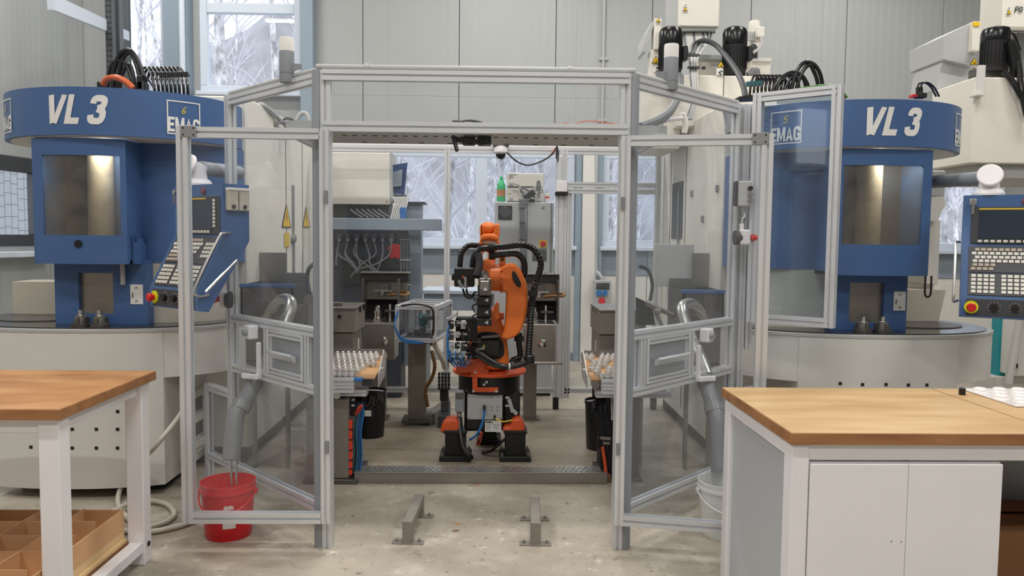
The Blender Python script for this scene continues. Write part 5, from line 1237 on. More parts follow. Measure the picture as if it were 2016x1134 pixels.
# ---- spindle stations at the rear
def spindle_station(px0, px1, s, label):
    Y = 6.3; x0, x1 = A(px0, 680, Y).x, A(px1, 680, Y).x
    t = thing('spindle_station', ((x0 + x1) / 2, Y, 0), label, 'workstation', 'spindle stations at the cage rear')
    MB().box(x0, x1, Y, Y + 0.3, 0.55, 0.85, 0.004).build('cabinet', 'steel', t)
    c = A(755 if s < 0 else 1068, 672 if s < 0 else 677, Y); MB().lathe([(0.034, 0), (0.034, 0.004), (0.026, 0.007)], c, V((0, -1, 0)), 22).build('round_badge', 'steel_shiny', t)
    for i in range(3):
        an = i * 2.1; MB().cyl(c + V((0.02 * math.cos(an), -0.007, 0.02 * math.sin(an))), c + V((0.02 * math.cos(an), -0.009, 0.02 * math.sin(an))), 0.004, 8).build('badge_hole', 'dark_grey', t)
    for dx in (0.015, x1 - x0 - 0.015):
        for z in (0.58, 0.82): q = V((x0 + dx, Y, z)); MB().cyl(q, q + V((0, -0.004, 0)), 0.006, 8).build('screw', 'steel_shiny', t)
    MB().box(x0 + 0.02, x0 + 0.13, Y + 0.3, Y + 0.41, 0, 0.87, 0.004).build('leg', 'steel_paint', t)
    MB().box(x0, x0 + 0.16, Y + 0.27, Y + 0.44, 0, 0.012, 0.002).build('foot_plate', 'steel', t)
    # recess with chuck
    bx0, bx1 = x0 - 0.03 * (s < 0), x1 + 0.03
    MB().box(bx0, bx1, Y + 0.32, Y + 0.34, 0.85, 1.20, 0).build('back_plate', 'black_matt', t)
    MB().box(bx0, bx0 + 0.015, Y + 0.08, Y + 0.34, 0.85, 1.20).build('side_plate', 'steel_dark', t); MB().box(bx1 - 0.015, bx1, Y + 0.08, Y + 0.34, 0.85, 1.20).build('side_plate', 'steel_dark', t)
    q = V((x0 + 0.09, Y + 0.16, 0.85)); MB().lathe([(0.05, 0), (0.05, 0.03), (0.04, 0.035), (0.04, 0.07), (0.046, 0.072), (0.046, 0.088), (0.03, 0.092), (0.025, 0.12), (0.012, 0.13)], q, up, 20).build('chuck', 'steel_shiny', t)
    MB().cyl(q + V((0.10, 0, 0)), q + V((0.10, 0, 0.14)), 0.008, 8).build('probe', 'light_grey', t); MB().box(q.x + 0.06, q.x + 0.16, q.y - 0.03, q.y + 0.03, 0.93, 0.945).build('probe_arm', 'steel_dark', t)
    # upper plate with gripper unit
    gx0, gx1 = bx0 - (0.02 if s < 0 else 0.0), bx1 + (0.05 if s < 0 else 0)
    MB().box(gx0, gx1, Y + 0.26, Y + 0.28, 1.02, 1.17, 0.003).build('mount_plate', 'steel', t)
    MB().box(gx0 - 0.01, gx1 + 0.01, Y + 0.2, Y + 0.36, 1.17, 1.24, 0.004).build('head_box', 'black_matt', t)
    MB().box(gx0 - 0.012, gx1 + 0.012, Y + 0.19, Y + 0.37, 1.24, 1.25, 0.002).build('head_cover', 'steel', t)
    for i in range(4): q2 = V((gx0 + 0.03 + i * (gx1 - gx0 - 0.06) / 3, Y + 0.2, 1.25)); MB().lathe([(0.009, 0), (0.009, 0.008)], q2, up, 8).build('cover_screw', 'steel_shiny', t)
    gm = (gx0 + gx1) / 2
    MB().box(gm - 0.05, gm + 0.04, Y + 0.2, Y + 0.26, 1.08, 1.15, 0.004).build('gripper_unit', 'steel_dark', t); MB().box(gm - 0.08, gm + 0.07, Y + 0.19, Y + 0.22, 1.09, 1.105).build('gripper_rod', 'steel_shiny', t)
    MB().box(gm - 0.03, gm + 0.0, Y + 0.18, Y + 0.21, 1.05, 1.09, 0.003).build('gripper_jaw', 'steel_shiny', t)
    cz = 1.06; mb = MB(); q3 = smooth([(gm + 0.03, Y + 0.2, cz), (gm + 0.10, Y + 0.16, cz + 0.012), (gm + 0.17, Y + 0.15, cz + 0.008), (gm + 0.2, Y + 0.2, cz + 0.02), (gm + 0.12, Y + 0.24, cz + 0.03)], 10)
    mb.tube(q3, lambda i: 0.012 if i % 2 else 0.0095, 8).build('copper_hose', 'copper_hose', t)
    if s > 0: MB().cyl((x0 + 0.05, Y - 0.02, 0.54), (x1 + 0.06, Y - 0.02, 0.54), 0.012, 10).build('clamp_rod', 'steel', t)
    return t
spindle_station(716, 776, -1, 'steel spindle station with round badge left of the robot')
spindle_station(1030, 1094, 1, 'steel spindle station with round badge right of the robot')
# ---- glazed test case on a pillar
gc = thing('glass_case', A(820, 832, 6.45), 'glazed aluminium test case on a grey pillar left of robot', 'test case')
P0, P1 = A(782, 640, 6.1), A(856, 640, 6.05); P0.z = P1.z = 0; dv = V((0.09, 0.62, 0)); z0, z1 = 0.745, 1.0
cr = [P0, P1, P1 + dv, P0 + dv]
for i in range(4):
    for z in (z0, z1): MB().prof(zz(cr[i], z), zz(cr[(i + 1) % 4], z), 0.03).build('frame_bar', 'alu', gc)
    MB().prof(zz(cr[i], z0), zz(cr[i], z1), 0.03).build('frame_bar', 'alu', gc)
    sheet(cr[i], cr[(i + 1) % 4], z0, z1, 'scuffed_pane', 0.004, gc)
for f in (0.33, 0.66): MB().prof(zz(P0 + dv * f, z1), zz(P1 + dv * f, z1), 0.03).build('frame_bar', 'alu', gc)
MB().obox(zz(P0, z0), P1 - P0, dv, (0, 0, 0.008)).build('case_floor', 'steel_dark', gc)
md = (P0 + P1) / 2 + dv * 0.4
MB().lathe([(0.05, 0), (0.05, 0.03), (0.02, 0.035), (0.02, 0.09), (0.035, 0.1), (0.035, 0.14), (0.05, 0.15), (0.03, 0.18)], zz(md, z0), up, 16).build('test_head', 'teal', gc)
for i in range(5): q = P0.lerp(P1, 0.15 + i * 0.17) + dv * 0.35; MB().box(q.x - 0.02, q.x + 0.02, q.y - 0.02, q.y + 0.02, z0, z0 + 0.04 + 0.02 * (i % 3), 0.004).build('fixture', 'steel_dark', gc)
MB().obox(zz(P0.lerp(P1, 0.5) + dv * 0.3, z0 + 0.14), (P1 - P0) * 0.4, dv * 0.1, (0, 0, 0.03), 0.003).build('bridge', 'dark_grey', gc)
MB().pbox(803, 668, 838, 832, 6.42, 0.12, 0.004).build('pillar', 'steel_paint', gc)
MB().pbox(790, 828, 846, 833, 6.36, 0.22, 0.002).build('pillar_foot', 'steel_dark', gc)
for i in range(3):
    mb = MB(); ptube(mb, [(783, 612 + i * 4, 6.05), (777, 640, 6.0), (790, 664 + i * 3, 6.0), (815, 672 + i * 2, 6.0), (845, 675, 6.1)], 0.006, 6); mb.build('air_hose', 'cable_blue', gc)
mb = MB(); ptube(mb, [(790, 602, 6.04), (815, 599, 6.0), (840, 602, 6.0), (852, 612, 6.0), (853, 650, 6.02), (848, 680, 6.1)], 0.008, 6); mb.build('black_cable', 'black', gc)
o = MB().obox(AZ(833, 836, 0), AZ(852, 836, 0) - AZ(833, 836, 0), (0.12, 0.55, 0), (0, 0, 0.085), 0.004).build('floor_channel', 'steel_paint'); tag(o, 'short grey steel channel lying on floor beside the pillar', 'channel')
mb = MB(); ptube(mb, [(850, 690, 6.3), (856, 720, 6.28), (850, 745, 6.3), (838, 768, 6.35), (842, 800, 6.4)], 0.016, 8, 8, 0.01); o = mb.build('corrugated_hose', 'copper_hose'); tag(o, 'ribbed tan hose hanging beside the glass case pillar', 'hose')
mb = MB(); ptube(mb, [(850, 668, 6.15), (862, 690, 6.15), (873, 712, 6.2), (876, 724, 6.25)], 0.022, 10); o = mb.build('suction_pipe', 'machine_beige'); tag(o, 'pale suction pipe slanting from the glass case to the floor', 'pipe')
ck = thing('chain_guide', A(870, 770, 6.35), 'black cable chain with many links behind the robot', 'cable chain')
for i in range(5):
    for j in range(4): MB().pbox(862 + j * 6.3, 734 + i * 7, 867 + j * 6.3, 739.5 + i * 7, 6.3 + 0.01 * (i % 2), 0.05, 0.003).build('link', 'black', ck)
MB().pbox(866, 768, 882, 790, 6.33, 0.08, 0.006).build('end_bracket', 'black_matt', ck); MB().pbox(868, 789, 884, 812, 6.33, 0.1, 0.006).build('foot', 'dark_grey', ck)
MB().box(A(862, 800, 6.33).x, A(885, 800, 6.33).x, 6.3, 6.5, 0, 0.1, 0.004).build('base', 'dark_grey', ck)
# ---- black waste bins
def bin_(px, py, Y, r, h, label, lbl=True):
    p = A(px, py, Y); p.z = 0; t = thing('waste_bin', p, label, 'bin', 'black waste bins')
    MB().lathe([(r * 0.86, 0), (r * 0.88, 0.01), (r, h - 0.02), (r * 1.04, h - 0.02), (r * 1.04, h), (r * 0.97, h), (r * 0.84, 0.02)], p, up, 28).build('body', 'black', t)
    mb = MB(); mb.tube([p + V((r * 1.05 * math.cos(a), -r * 1.05 * math.sin(a) * 0.5, h - 0.02 + 0.03 * math.sin(a))) for a in [PI * i / 12 for i in range(13)]], 0.006, 6).build('handle', 'light_grey', t)
    if lbl: MB().obox(p + V((-0.02, -r * 0.96, h * 0.5)), (0.05, -0.003, 0), (0, 0.002, 0), (0, 0, 0.045)).build('label', 'paper_white', t)
bin_(728, 862, 6.05, 0.125, 0.36, 'black plastic bin with white label under the left peg tray')
bin_(1182, 890, 5.72, 0.12, 0.36, 'black plastic bin behind cables under the right peg tray', False)
# ---- right cable bundle below the tray
rc = thing('cable_stand', A(1200, 940, 4.9), 'black cable bundle with red tube at right end of threshold', 'cable stand')
xl_ = A(1192, 900, 4.9).x; MB().box(xl_ + 0.0, xl_ + 0.22, 4.95, 5.3, 0.02, 0.535, 0.004).build('body', 'black_matt', rc); MB().box(xl_ - 0.03, xl_ + 0.24, 4.9, 5.3, 0, 0.02).build('foot_plate', 'steel_dark', rc)
for i in range(16):
    mb = MB(); x = 1176 + (i % 8) * 3.2; o_ = (i // 8) * 6; ptube(mb, [(x + 4, 772 + o_, 5.0), (x - 4 + (i % 3) * 3, 800 + o_, 4.96), (x + 2, 840, 4.93), (x + 6 - (i % 4) * 3, 880, 4.92), (x + 8, 915, 4.93), (x + 10, 940, 4.95)], 0.009, 6); mb.build('cable', 'hose_black', rc)
for y in (792, 800, 806): 
    mb = MB(); ptube(mb, [(1180, y, 4.93), (1166, y + 6, 4.92), (1170, y - 5, 4.92), (1182, y - 8, 4.95)], 0.005, 6); mb.build('loop', 'hose_black', rc)
mb = MB(); ptube(mb, [(1186, 880, 4.9), (1190, 905, 4.9), (1193, 930, 4.9), (1196, 948, 4.92)], 0.011, 8); mb.build('red_tube', 'orange_red', rc)
mb = MB(); ptube(mb, [(1186, 860, 4.9), (1177, 866, 4.9), (1178, 880, 4.9), (1188, 890, 4.9)], 0.008, 8); mb.build('cable', 'hose_black', rc)
MB().cyl(A(1182, 862, 4.89), A(1202, 864, 4.89), 0.012, 10).build('coupling', 'steel', rc); MB().cyl(A(1188, 872, 4.89), A(1200, 873, 4.89), 0.01, 10).build('coupling', 'steel', rc)
for i in range(9): MB().cyl(A(1203, 785 + i * 5, 4.9), A(1206, 785 + i * 5, 4.9), 0.008, 8).build('terminal', 'light_grey', rc)
MB().pbox(1179, 935, 1203, 955, 4.89, 0.08, 0.004).build('base_block', 'cardboard_brown', rc)
# ---- behind the rear panes, left
wc = thing('wall_cabinet', A(712, 400, 7.45), 'cream cabinet raised behind the upper left rear pane', 'cabinet')
MB().pbox(640, 300, 768, 402, 7.4, 0.5, 0.006).build('body', 'machine_cream', wc); MB().pbox(640, 404, 766, 432, 7.5, 0.4, 0).build('base_recess', 'dark_grey', wc)
MB().ppoly([(768, 300), (770, 300), (773, 395), (768, 402)], 7.4, 0.4).build('edge', 'light_grey', wc); c = A(761, 397, 7.4); MB().cyl(c, c + V((0, -0.003, 0)), 0.008, 8).build('lock', 'orange_red', wc)
gb = thing('machine_frame', A(760, 700, 7.3), 'grey steel beam on dark machine frame behind left rear pane', 'machine frame')
MB().pbox(640, 430, 869, 453, 7.25, 0.12, 0.004).build('cross_beam', 'wall_band', gb)
xA, xB = A(640, 500, 7.5).x, A(790, 500, 7.5).x
MB().box(xA, xB, 7.5, 7.9, 0, 1.62, 0.006).build('dark_body', 'slate', gb); MB().pbox(668, 508, 790, 560, 7.42, 0.1, 0.004).build('black_box', 'black', gb)
MB().pbox(797, 400, 829, 720, 7.6, 0.2, 0.004).build('pillar', 'wall_band', gb); MB().pbox(798, 397, 836, 401, 7.55, 0.3, 0.002).build('pillar_top', 'dark_grey', gb)
rw = random.Random(8)
for i in range(7):
    x = 664 + i * 17; MB().pbox(x, 460, x + 8, 470, 7.44, 0.05, 0.003).build('plug', 'mid_grey', gb); MB().pbox(x + 1, 469, x + 7, 475, 7.45, 0.03, 0.002).build('plug_collar', 'light_grey', gb)
ends = [(706, 535), (702, 538), (745, 540), (748, 538), (690, 545), (742, 536), (700, 530), (664, 520)]
for i in range(10):
    x = 668 + (i * 17) % 119; e = ends[i % 8]; mb = MB(); ptube(mb, [(x, 475, 7.44), (x + rw.uniform(-6, 8), 500, 7.4), ((x + e[0]) / 2 + rw.uniform(-8, 8), 520, 7.38), (e[0], e[1], 7.38)], 0.008, 6); mb.build('cable', 'mid_grey', gb)
for i in range(6):
    x = 700 + i * 11; mb = MB(); ptube(mb, [(x - 10, 412, 7.48), (x, 420, 7.46), (x + 14, 428, 7.44)], 0.007, 6); mb.build('cable', 'light_grey', gb)
for i in range(9):
    x = 789 + i * 2.0; mb = MB(); ptube(mb, [(x - 12 + i, 453, 7.42), (x - 2, 462, 7.42), (x, 485, 7.42), (x + rw.uniform(-1, 1), 560, 7.42), (x - 3, 640, 7.42)], 0.007, 6); mb.build('cable', 'dark_grey' if i % 3 else 'mid_grey', gb)
for y in (471, 511, 560): MB().pbox(787, y, 808, y + 1.6, 7.4, 0.02, 0).build('cable_tie', 'light_grey', gb)
MB().ppoly([(764, 486), (772, 480), (790, 482), (792, 520), (784, 528), (778, 505), (768, 512)], 7.43, 0.03).build('red_rag', 'red', gb)
mn = thing('monitor', A(788, 385, 7.5), 'flat monitor seen from behind beside the cream cabinet', 'monitor')
MB().ppoly([(771, 325), (802, 320), (796, 383), (772, 381)], 7.5, 0.025).build('panel', 'blue_dark', mn); MB().ppoly([(772, 340), (792, 333), (790, 366), (773, 368)], 7.47, 0.03).build('rear_hump', 'wall_band', mn); MB().pbox(766, 370, 773, 398, 7.48, 0.03, 0.003).build('stand', 'black_matt', mn)
MB().pbox(772, 383, 800, 432, 7.53, 0.03, 0.002).build('stand_arm', 'mid_grey', mn)
pg = thing('plug_cluster', A(790, 430, 7.35), 'white plugs and blue connector standing on the grey beam', 'connectors')
MB().pbox(787, 408, 799, 429, 7.3, 0.07, 0.004).build('blue_connector', 'cable_blue', pg); MB().pbox(789, 399, 797, 409, 7.31, 0.05, 0.003).build('blue_collar', 'light_grey', pg)
for x in (773, 782): MB().pbox(x, 400, x + 6, 410, 7.32, 0.04, 0.003).build('white_plug', 'paper_white', pg)
for i in range(7): mb = MB(); x = 770 + i * 4; ptube(mb, [(x, 430, 7.31), (x + 4, 412, 7.31), (x + 8, 396, 7.32), (x + 3, 388, 7.34), (x + 12, 394, 7.34)], 0.007, 6); mb.build('cable', 'paper_white', pg)
# ---- behind the rear panes, middle
wbn = thing('long_bench', A(930, 640, 8.0), 'pale bench behind the cage below the lower window', 'bench')
MB().pbox(830, 572, 1115, 580, 7.95, 0.6, 0.006).build('top', 'window_white', wbn); MB().pbox(834, 580, 1110, 612, 8.0, 0.4, 0.004).build('front_panel', 'wall_band', wbn)
for px in (838, 970, 1100): MB().pbox(px, 612, px + 9, 763, 8.05, 0.06, 0.003).build('leg', 'light_grey', wbn)
kc = thing('control_cabinet', A(1030, 700, 7.6), 'tall grey control cabinet with fan and red switch behind robot', 'control cabinet')
xa, xb = A(975, 450, 7.6).x, A(1090, 450, 7.6).x
MB().box(xa - 0.005, xb, 7.6, 7.94, 0.06, A(1030, 398, 7.6).z, 0.006).build('body', 'light_grey', kc); MB().box(xa, xb - 0.01, 7.62, 7.92, 0, 0.06).build('plinth', 'black_matt', kc)
MB().pbox(1036, 400, 1037.5, 600, 7.597, 0.004, 0).build('door_gap', 'dark_grey', kc); MB().pbox(1083, 400, 1086, 600, 7.596, 0.006, 0).build('edge_strip', 'mid_grey', kc)
MB().pbox(981, 404, 1008, 432, 7.585, 0.02, 0.004).build('fan_frame', 'black', kc); c = A(994.5, 418, 7.585); MB().lathe([(0.058, 0), (0.054, 0.004), (0.02, 0.004)], c, V((0, -1, 0)), 22).build('fan_grille', 'dark_grey', kc)
MB().pbox(1061, 472, 1077, 488, 7.59, 0.015, 0.002).build('switch_plate', 'yellow_label', kc); c = A(1069, 480, 7.59); MB().lathe([(0.03, 0), (0.03, 0.015), (0.02, 0.03)], c, V((0, -1, 0)), 6).build('switch_knob', 'red', kc)
for i in range(6): MB().pbox(1048, 491 + i * 4, 1076, 493.4 + i * 4, 7.59, 0.012, 0).build('vent_slot', 'dark_grey', kc)
MB().pbox(1067, 407, 1072, 410, 7.59, 0.015, 0.002).build('lock', 'mid_grey', kc)
mb = MB()
for i in range(5):
    mb = MB(); x = 1024 + i * 1.8; ptube(mb, [(x - 2 + i * 4, 392, 7.56), (x, 400, 7.56), (x + 1, 440, 7.57), (x + 2, 500, 7.57), (x + 3, 560, 7.57)], 0.009, 6); mb.build('cable', 'mid_grey', kc)
for y in (409, 438, 470, 502): MB().pbox(1022, y, 1035, y + 2, 7.55, 0.02, 0).build('cable_tie', 'dark_grey', kc)
pu = thing('power_unit', A(1034, 396, 7.65), 'cream two-tier power unit with coiled cable on control cabinet', 'power unit')
MB().pbox(998, 341, 1070, 367, 7.66, 0.25, 0.004).build('upper_unit', 'machine_cream', pu); MB().pbox(998, 370, 1070, 396, 7.66, 0.25, 0.004).build('lower_unit', 'machine_cream', pu); MB().pbox(1000, 367, 1066, 370, 7.68, 0.2, 0).build('gap', 'mid_grey', pu)
for y in (361, 390): MB().pbox(1002, y - 3, 1010, y + 3, 7.63, 0.04, 0.003).build('connector', 'light_grey', pu); 
for (x0_, y0_, s_) in ((1012, 343, 16), (1001, 346, 8), (1001, 349, 9), (1010, 352, 4), (1010, 381, 4)): MB().pbox(1002, y0_, 1002 + s_, y0_ + 1.2, 7.657, 0.004, 0).build('print_line', 'mid_grey', pu)
for i, pts in enumerate(([(1010, 361), (1020, 364), (1026, 375), (1034, 378)], [(1034, 386), (1025, 376), (1032, 371), (1045, 380), (1038, 386), (1028, 384)], [(1045, 384), (1062, 370), (1068, 377), (1058, 382), (1046, 376), (1060, 364)], [(1058, 376), (1058, 360), (1061, 357), (1063, 365), (1060, 390)], [(1030, 396), (1034, 388), (1044, 388), (1052, 392)])):
    mb = MB(); ptube(mb, [(x, y, 7.6 - 0.008 * i) for x, y in pts], 0.009, 6); mb.build('cable_loop', 'mid_grey' if i % 2 else 'light_grey', pu)
MB().bar(A(1032, 392, 7.58), A(1052, 377, 7.58), 0.05, 0.06, c=0.01).build('cable_ferrite', 'black', pu); MB().pbox(1040, 385, 1053, 396, 7.6, 0.05, 0.006).build('adapter', 'black', pu)
bt = thing('detergent_bottle', A(986, 396, 7.7), 'bright green plastic bottle standing on control cabinet', 'bottle')
p = A(986.5, 397, 7.72); MB().lathe([(0.038, 0), (0.042, 0.006), (0.042, 0.13), (0.04, 0.16), (0.028, 0.195), (0.014, 0.21)], p, up, 22).build('body', 'green_bottle', bt); MB().lathe([(0.016, 0.21), (0.016, 0.24), (0.012, 0.245)], p, up, 14).build('cap', 'green_bottle', bt)
MB().lathe([(0.0425, 0.05), (0.0425, 0.115)], p, up, 22).build('label', 'dust_leaf', bt)
sp = thing('spray_can', A(1077, 397, 7.7), 'small white bottle with red stripe on control cabinet edge', 'bottle')
p = A(1077, 397, 7.7); MB().lathe([(0.022, 0), (0.022, 0.075), (0.014, 0.085)], p, up, 16).build('body', 'paper_white', sp); MB().lathe([(0.0225, 0.03), (0.0225, 0.05)], p, up, 16).build('stripe', 'cable_red', sp); MB().lathe([(0.014, 0.085), (0.014, 0.095)], p, up, 12).build('cap', 'light_grey', sp)
mb = MB(); 
for i, (x, m_) in enumerate(((1099, 'black'), (1096, 'black'), (1088, 'cable_red'))):
    mb = MB(); ptube(mb, [(1097, 288, 6.98), (x, 300, 6.97), (x - 1, 318 - i * 6, 6.97)], 0.006, 6); mb.build('loose_wire', m_, cage)
# ---- collecting bins with blue rim beside the lathes
def blue_bin(px0, px1, y0, y1, Y, d, label):
    x0, x1 = A(px0, y1, Y).x, A(px1, y1, Y).x; z0, z1 = 0.72, A(px0, y0, Y).z
    t = thing('collecting_bin', ((x0 + x1) / 2, Y, z0), label, 'bin', 'bins with blue rim')
    MB().box(x0, x1, Y, Y + 0.012, z0, z1, 0.002).build('front', 'steel_dark', t); MB().box(x0, x0 + 0.012, Y, Y + d, z0, z1).build('side', 'steel_dark', t); MB().box(x1 - 0.012, x1, Y, Y + d, z0, z1).build('side', 'steel_dark', t)
    MB().box(x0, x1, Y + d - 0.012, Y + d, z0, z1 + 0.06).build('back', 'steel', t); MB().box(x0, x1, Y, Y + d, z0, z0 + 0.012).build('bottom', 'steel_dark', t)
    MB().box(x0 - 0.006, x1 + 0.006, Y - 0.008, Y + 0.016, z1 - 0.02, z1 + 0.006, 0.004).build('rim', 'blue', t)
    MB().box(x0 + 0.05, x0 + 0.07, Y + 0.05, Y + 0.1, 0, z0).build('leg', 'steel_paint', t); MB().box(x1 - 0.07, x1 - 0.05, Y + 0.05, Y + 0.1, 0, z0).build('leg', 'steel_paint', t)
    return t, x0, x1, z1
t, x0, x1, z1 = blue_bin(474, 578, 560, 640, 5.12, 0.4, 'grey collecting bin with blue rim behind left slanted pane')
MB().box(x0, x0 + 0.2, 5.5, 5.51, z1, z1 + 0.2, 0.002).build('splash_plate', 'steel', t)
t, x0, x1, z1 = blue_bin(1342, 1424, 572, 650, 5.12, 0.4, 'grey collecting bin with blue rim behind right slanted pane')
MB().box(x1 - 0.12, x1, 5.5, 5.51, z1, z1 + 0.24, 0.002).build('splash_plate', 'steel', t); MB().box(x0 - 0.1, x1 - 0.1, 5.53, 5.6, z1, z1 + 0.3, 0.002).build('splash_hood', 'light_grey', t)
# ---- sample chutes: bright steel bend above, grey drain pipe below, into buckets
def chute(pts, pvc, label, m0='steel_pipe'):
    t = thing('sample_chute', A(*pvc[-1]), label, 'pipe', 'sample chutes')
    mb = MB(); ptube(mb, pts, 0.036, 16, 8); mb.build('steel_bend', m0, t)
    mb = MB(); ptube(mb, pvc[:3], 0.042, 18, 8); mb.build('pipe_elbow', 'pipe_grey', t); mb = MB(); ptube(mb, pvc[2:], 0.046, 18, 4); mb.build('drain_pipe', 'pipe_grey', t)
    q = A(*pvc[2]); d = (A(*pvc[3]) - q).normalized(); MB().cyl(q - d * 0.01, q + d * 0.035, 0.053, 20).build('pipe_socket', 'pipe_grey', t)
    q = A(*pvc[0]); d = (A(*pvc[1]) - q).normalized(); MB().cyl(q - d * 0.01, q + d * 0.03, 0.048, 20).build('pipe_socket', 'pipe_grey', t)
    return t
t = chute([(520, 640, 4.95), (535, 612, 4.88), (553, 592, 4.8), (568, 591, 4.72), (572, 606, 4.66), (556, 650, 4.58), (530, 705, 4.48), (505, 750, 4.36)], [(506, 745, 4.36), (492, 772, 4.3), (478, 795, 4.24), (464, 820, 4.2), (455, 906, 4.12)], 'steel bend and grey drain pipe leading into the red bucket')
for px in (455, 465): MB().cyl(A(px, 905, 4.12), A(px + 1, 955, 4.08), 0.006, 8).build('guide_rod', 'steel_shiny', t)
t = chute([(1385, 640, 4.95), (1377, 614, 4.88), (1362, 599, 4.8), (1346, 602, 4.72), (1344, 618, 4.66), (1356, 655, 4.58), (1376, 700, 4.48), (1392, 740, 4.38)], [(1388, 748, 4.36), (1396, 775, 4.3), (1405, 800, 4.25), (1412, 830, 4.2), (1417, 930, 4.12)], 'steel bend and grey drain pipe leading into the white bucket')
def bucket(px, Y, r, h, m_, label, lab):
    p = A(px, 1030, Y); p.z = 0; t = thing('bucket', p, label, 'bucket', 'buckets below the chutes')
    MB().lathe([(r * 0.82, 0), (r * 0.85, 0.008), (r * 0.97, h - 0.05), (r * 1.03, h - 0.045), (r * 1.03, h - 0.03), (r * 1.0, h - 0.028), (r * 1.02, h), (r * 0.98, h), (r * 0.94, h - 0.05), (r * 0.8, 0.012)], p, up, 40).build('body', m_, t)
    mb = MB(); mb.tube([p + V((r * 1.05 * math.cos(a), -r * 1.08 * math.sin(a), h - 0.05 - 0.085 * math.sin(a))) for a in [PI * i / 20 for i in range(21)]], 0.0045, 6).build('handle', m_, t)
    for s_ in (-1, 1): q = p + V((s_ * r * 1.0, 0, h - 0.055)); MB().cyl(q, q + V((s_ * 0.014, 0, 0)), 0.016, 12).build('handle_boss', m_, t)
    nn = 8
    for k_, (a0, a1, z0_, z1_, mm) in enumerate(lab):
        vs = []; fs = []
        for i in range(nn + 1):
            a = math.radians(a0 + (a1 - a0) * i / nn)
            for z in (z0_, z1_): rr = r * (0.85 + 0.12 * z / h) + 0.002; vs.append(p + V((rr * math.cos(a), rr * math.sin(a), z)))
            if i: fs.append((2 * i - 2, 2 * i, 2 * i + 1, 2 * i - 1))
        MB().add(vs, fs).build('label', mm, t)
bucket(450, 4.02, 0.135, 0.285, 'red_bucket', 'red plastic bucket with torn label below left drain pipe', [(275, 305, 0.07, 0.15, 'paper_white'), (278, 300, 0.17, 0.19, 'paper_white')])
bucket(1426, 4.03, 0.14, 0.29, 'white_bucket', 'white plastic bucket with teal label below right drain pipe', [(262, 290, 0.06, 0.2, 'teal'), (262, 288, 0.16, 0.2, 'red')])
# tool clamps hanging at the lathe loading positions, seen through the slanted panes
tc_ = thing('tool_clamp', A(600, 640, 5.15), 'dark tool clamp with curved hose behind left slanted pane', 'tool clamp')
MB().ppoly([(598, 585), (612, 578), (620, 585), (618, 640), (604, 640), (606, 606), (598, 600)], 5.15, 0.05).build('bracket', 'steel', tc_)
MB().ppoly([(586, 604), (602, 600), (604, 622), (598, 648), (590, 646), (594, 622), (584, 616)], 5.12, 0.03).build('jaw', 'steel_dark', tc_)
mb = MB(); ptube(mb, [(622, 516, 5.2), (608, 530, 5.2), (605, 552, 5.2), (610, 578, 5.17)], 0.014, 8); mb.build('hose', 'dark_grey', tc_)
MB().box(A(604, 600, 5.18).x, A(620, 600, 5.18).x, 5.2, 5.26, 0, 1.0, 0.004).build('stand', 'steel_paint', tc_)
tc_ = thing('tool_clamp', A(1290, 650, 5.2), 'dark tool clamp with lever handle behind right slanted pane', 'tool clamp')
MB().bar(A(1270, 596, 5.2), A(1328, 622, 5.1), 0.03, 0.03, c=0.004).build('arm', 'steel_dark', tc_); MB().bar(A(1290, 614, 5.14), A(1304, 644, 5.12), 0.024, 0.024, c=0.005).build('lever', 'mid_grey', tc_)
MB().cyl(A(1288, 612, 5.12), A(1300, 613, 5.12), 0.02, 12).build('pivot', 'steel', tc_)
MB().ppoly([(1252, 585), (1284, 600), (1290, 640), (1252, 640)], 5.25, 0.02).build('oiled_sheet', 'oiled_plate', tc_); MB().box(A(1256, 620, 5.28).x, A(1270, 620, 5.28).x, 5.28, 5.33, 0, 1.03, 0.004).build('stand', 'steel_paint', tc_)
mb = MB(); ptube(mb, [(1258, 524, 5.25), (1276, 532, 5.25), (1284, 560, 5.25), (1280, 592, 5.22)], 0.012, 8); mb.build('hose', 'dark_grey', tc_)
# ================================================================== equipment on top of and behind the lathes
def hoses(name, label, cat, items, parent_loc):
    t = thing(name, parent_loc, label, cat)
    for nm, pts, r, m_ in items:
        mb = MB(); ptube(mb, pts, r, 8, 6); mb.build(nm, m_, t)
    return t
# left lathe: hose loops
Yh = 5.05
it = []
for (pts, r) in (([(222, 176), (224, 140), (236, 108), (254, 99), (270, 118), (283, 150), (287, 176)], 0.015), ([(230, 176), (234, 146), (243, 114), (256, 104), (266, 122), (274, 150), (278, 176)], 0.013),
                 ([(211, 176), (214, 148), (222, 126), (236, 120), (248, 128), (258, 152), (262, 176)], 0.013), ([(236, 176), (240, 150), (247, 132), (256, 128), (263, 150), (266, 176)], 0.012)):
    it.append(('hose', [(x, y, Yh) for x, y in pts], r, 'hose_black'))
for i in range(9):
    x = 284 + i * 8.2; it.append(('hose', [(x - 10, 158, Yh + 0.1), (x - 6, 142, Yh + 0.1), (x + 2, 133, Yh + 0.08), (x + 12, 142 + i * 0.3, Yh + 0.05), (x + 19, 165, Yh), (x + 21, 188, Yh)], 0.0085, 'hose_black'))
it.append(('orange_hose', [(203, 166, 4.9), (212, 155, 4.88), (228, 153, 4.86), (246, 160, 4.85), (262, 174, 4.85)], 0.019, 'orange_hose'))
it.append(('thin_cable', [(278, 145, 4.95), (290, 155, 4.93), (306, 176, 4.92)], 0.007, 'black'))
hl_ = hoses('hose_bundle', 'black hose loops with short orange hose on left lathe hood', 'hoses', it, (-2.4, 5.0, ZRT))
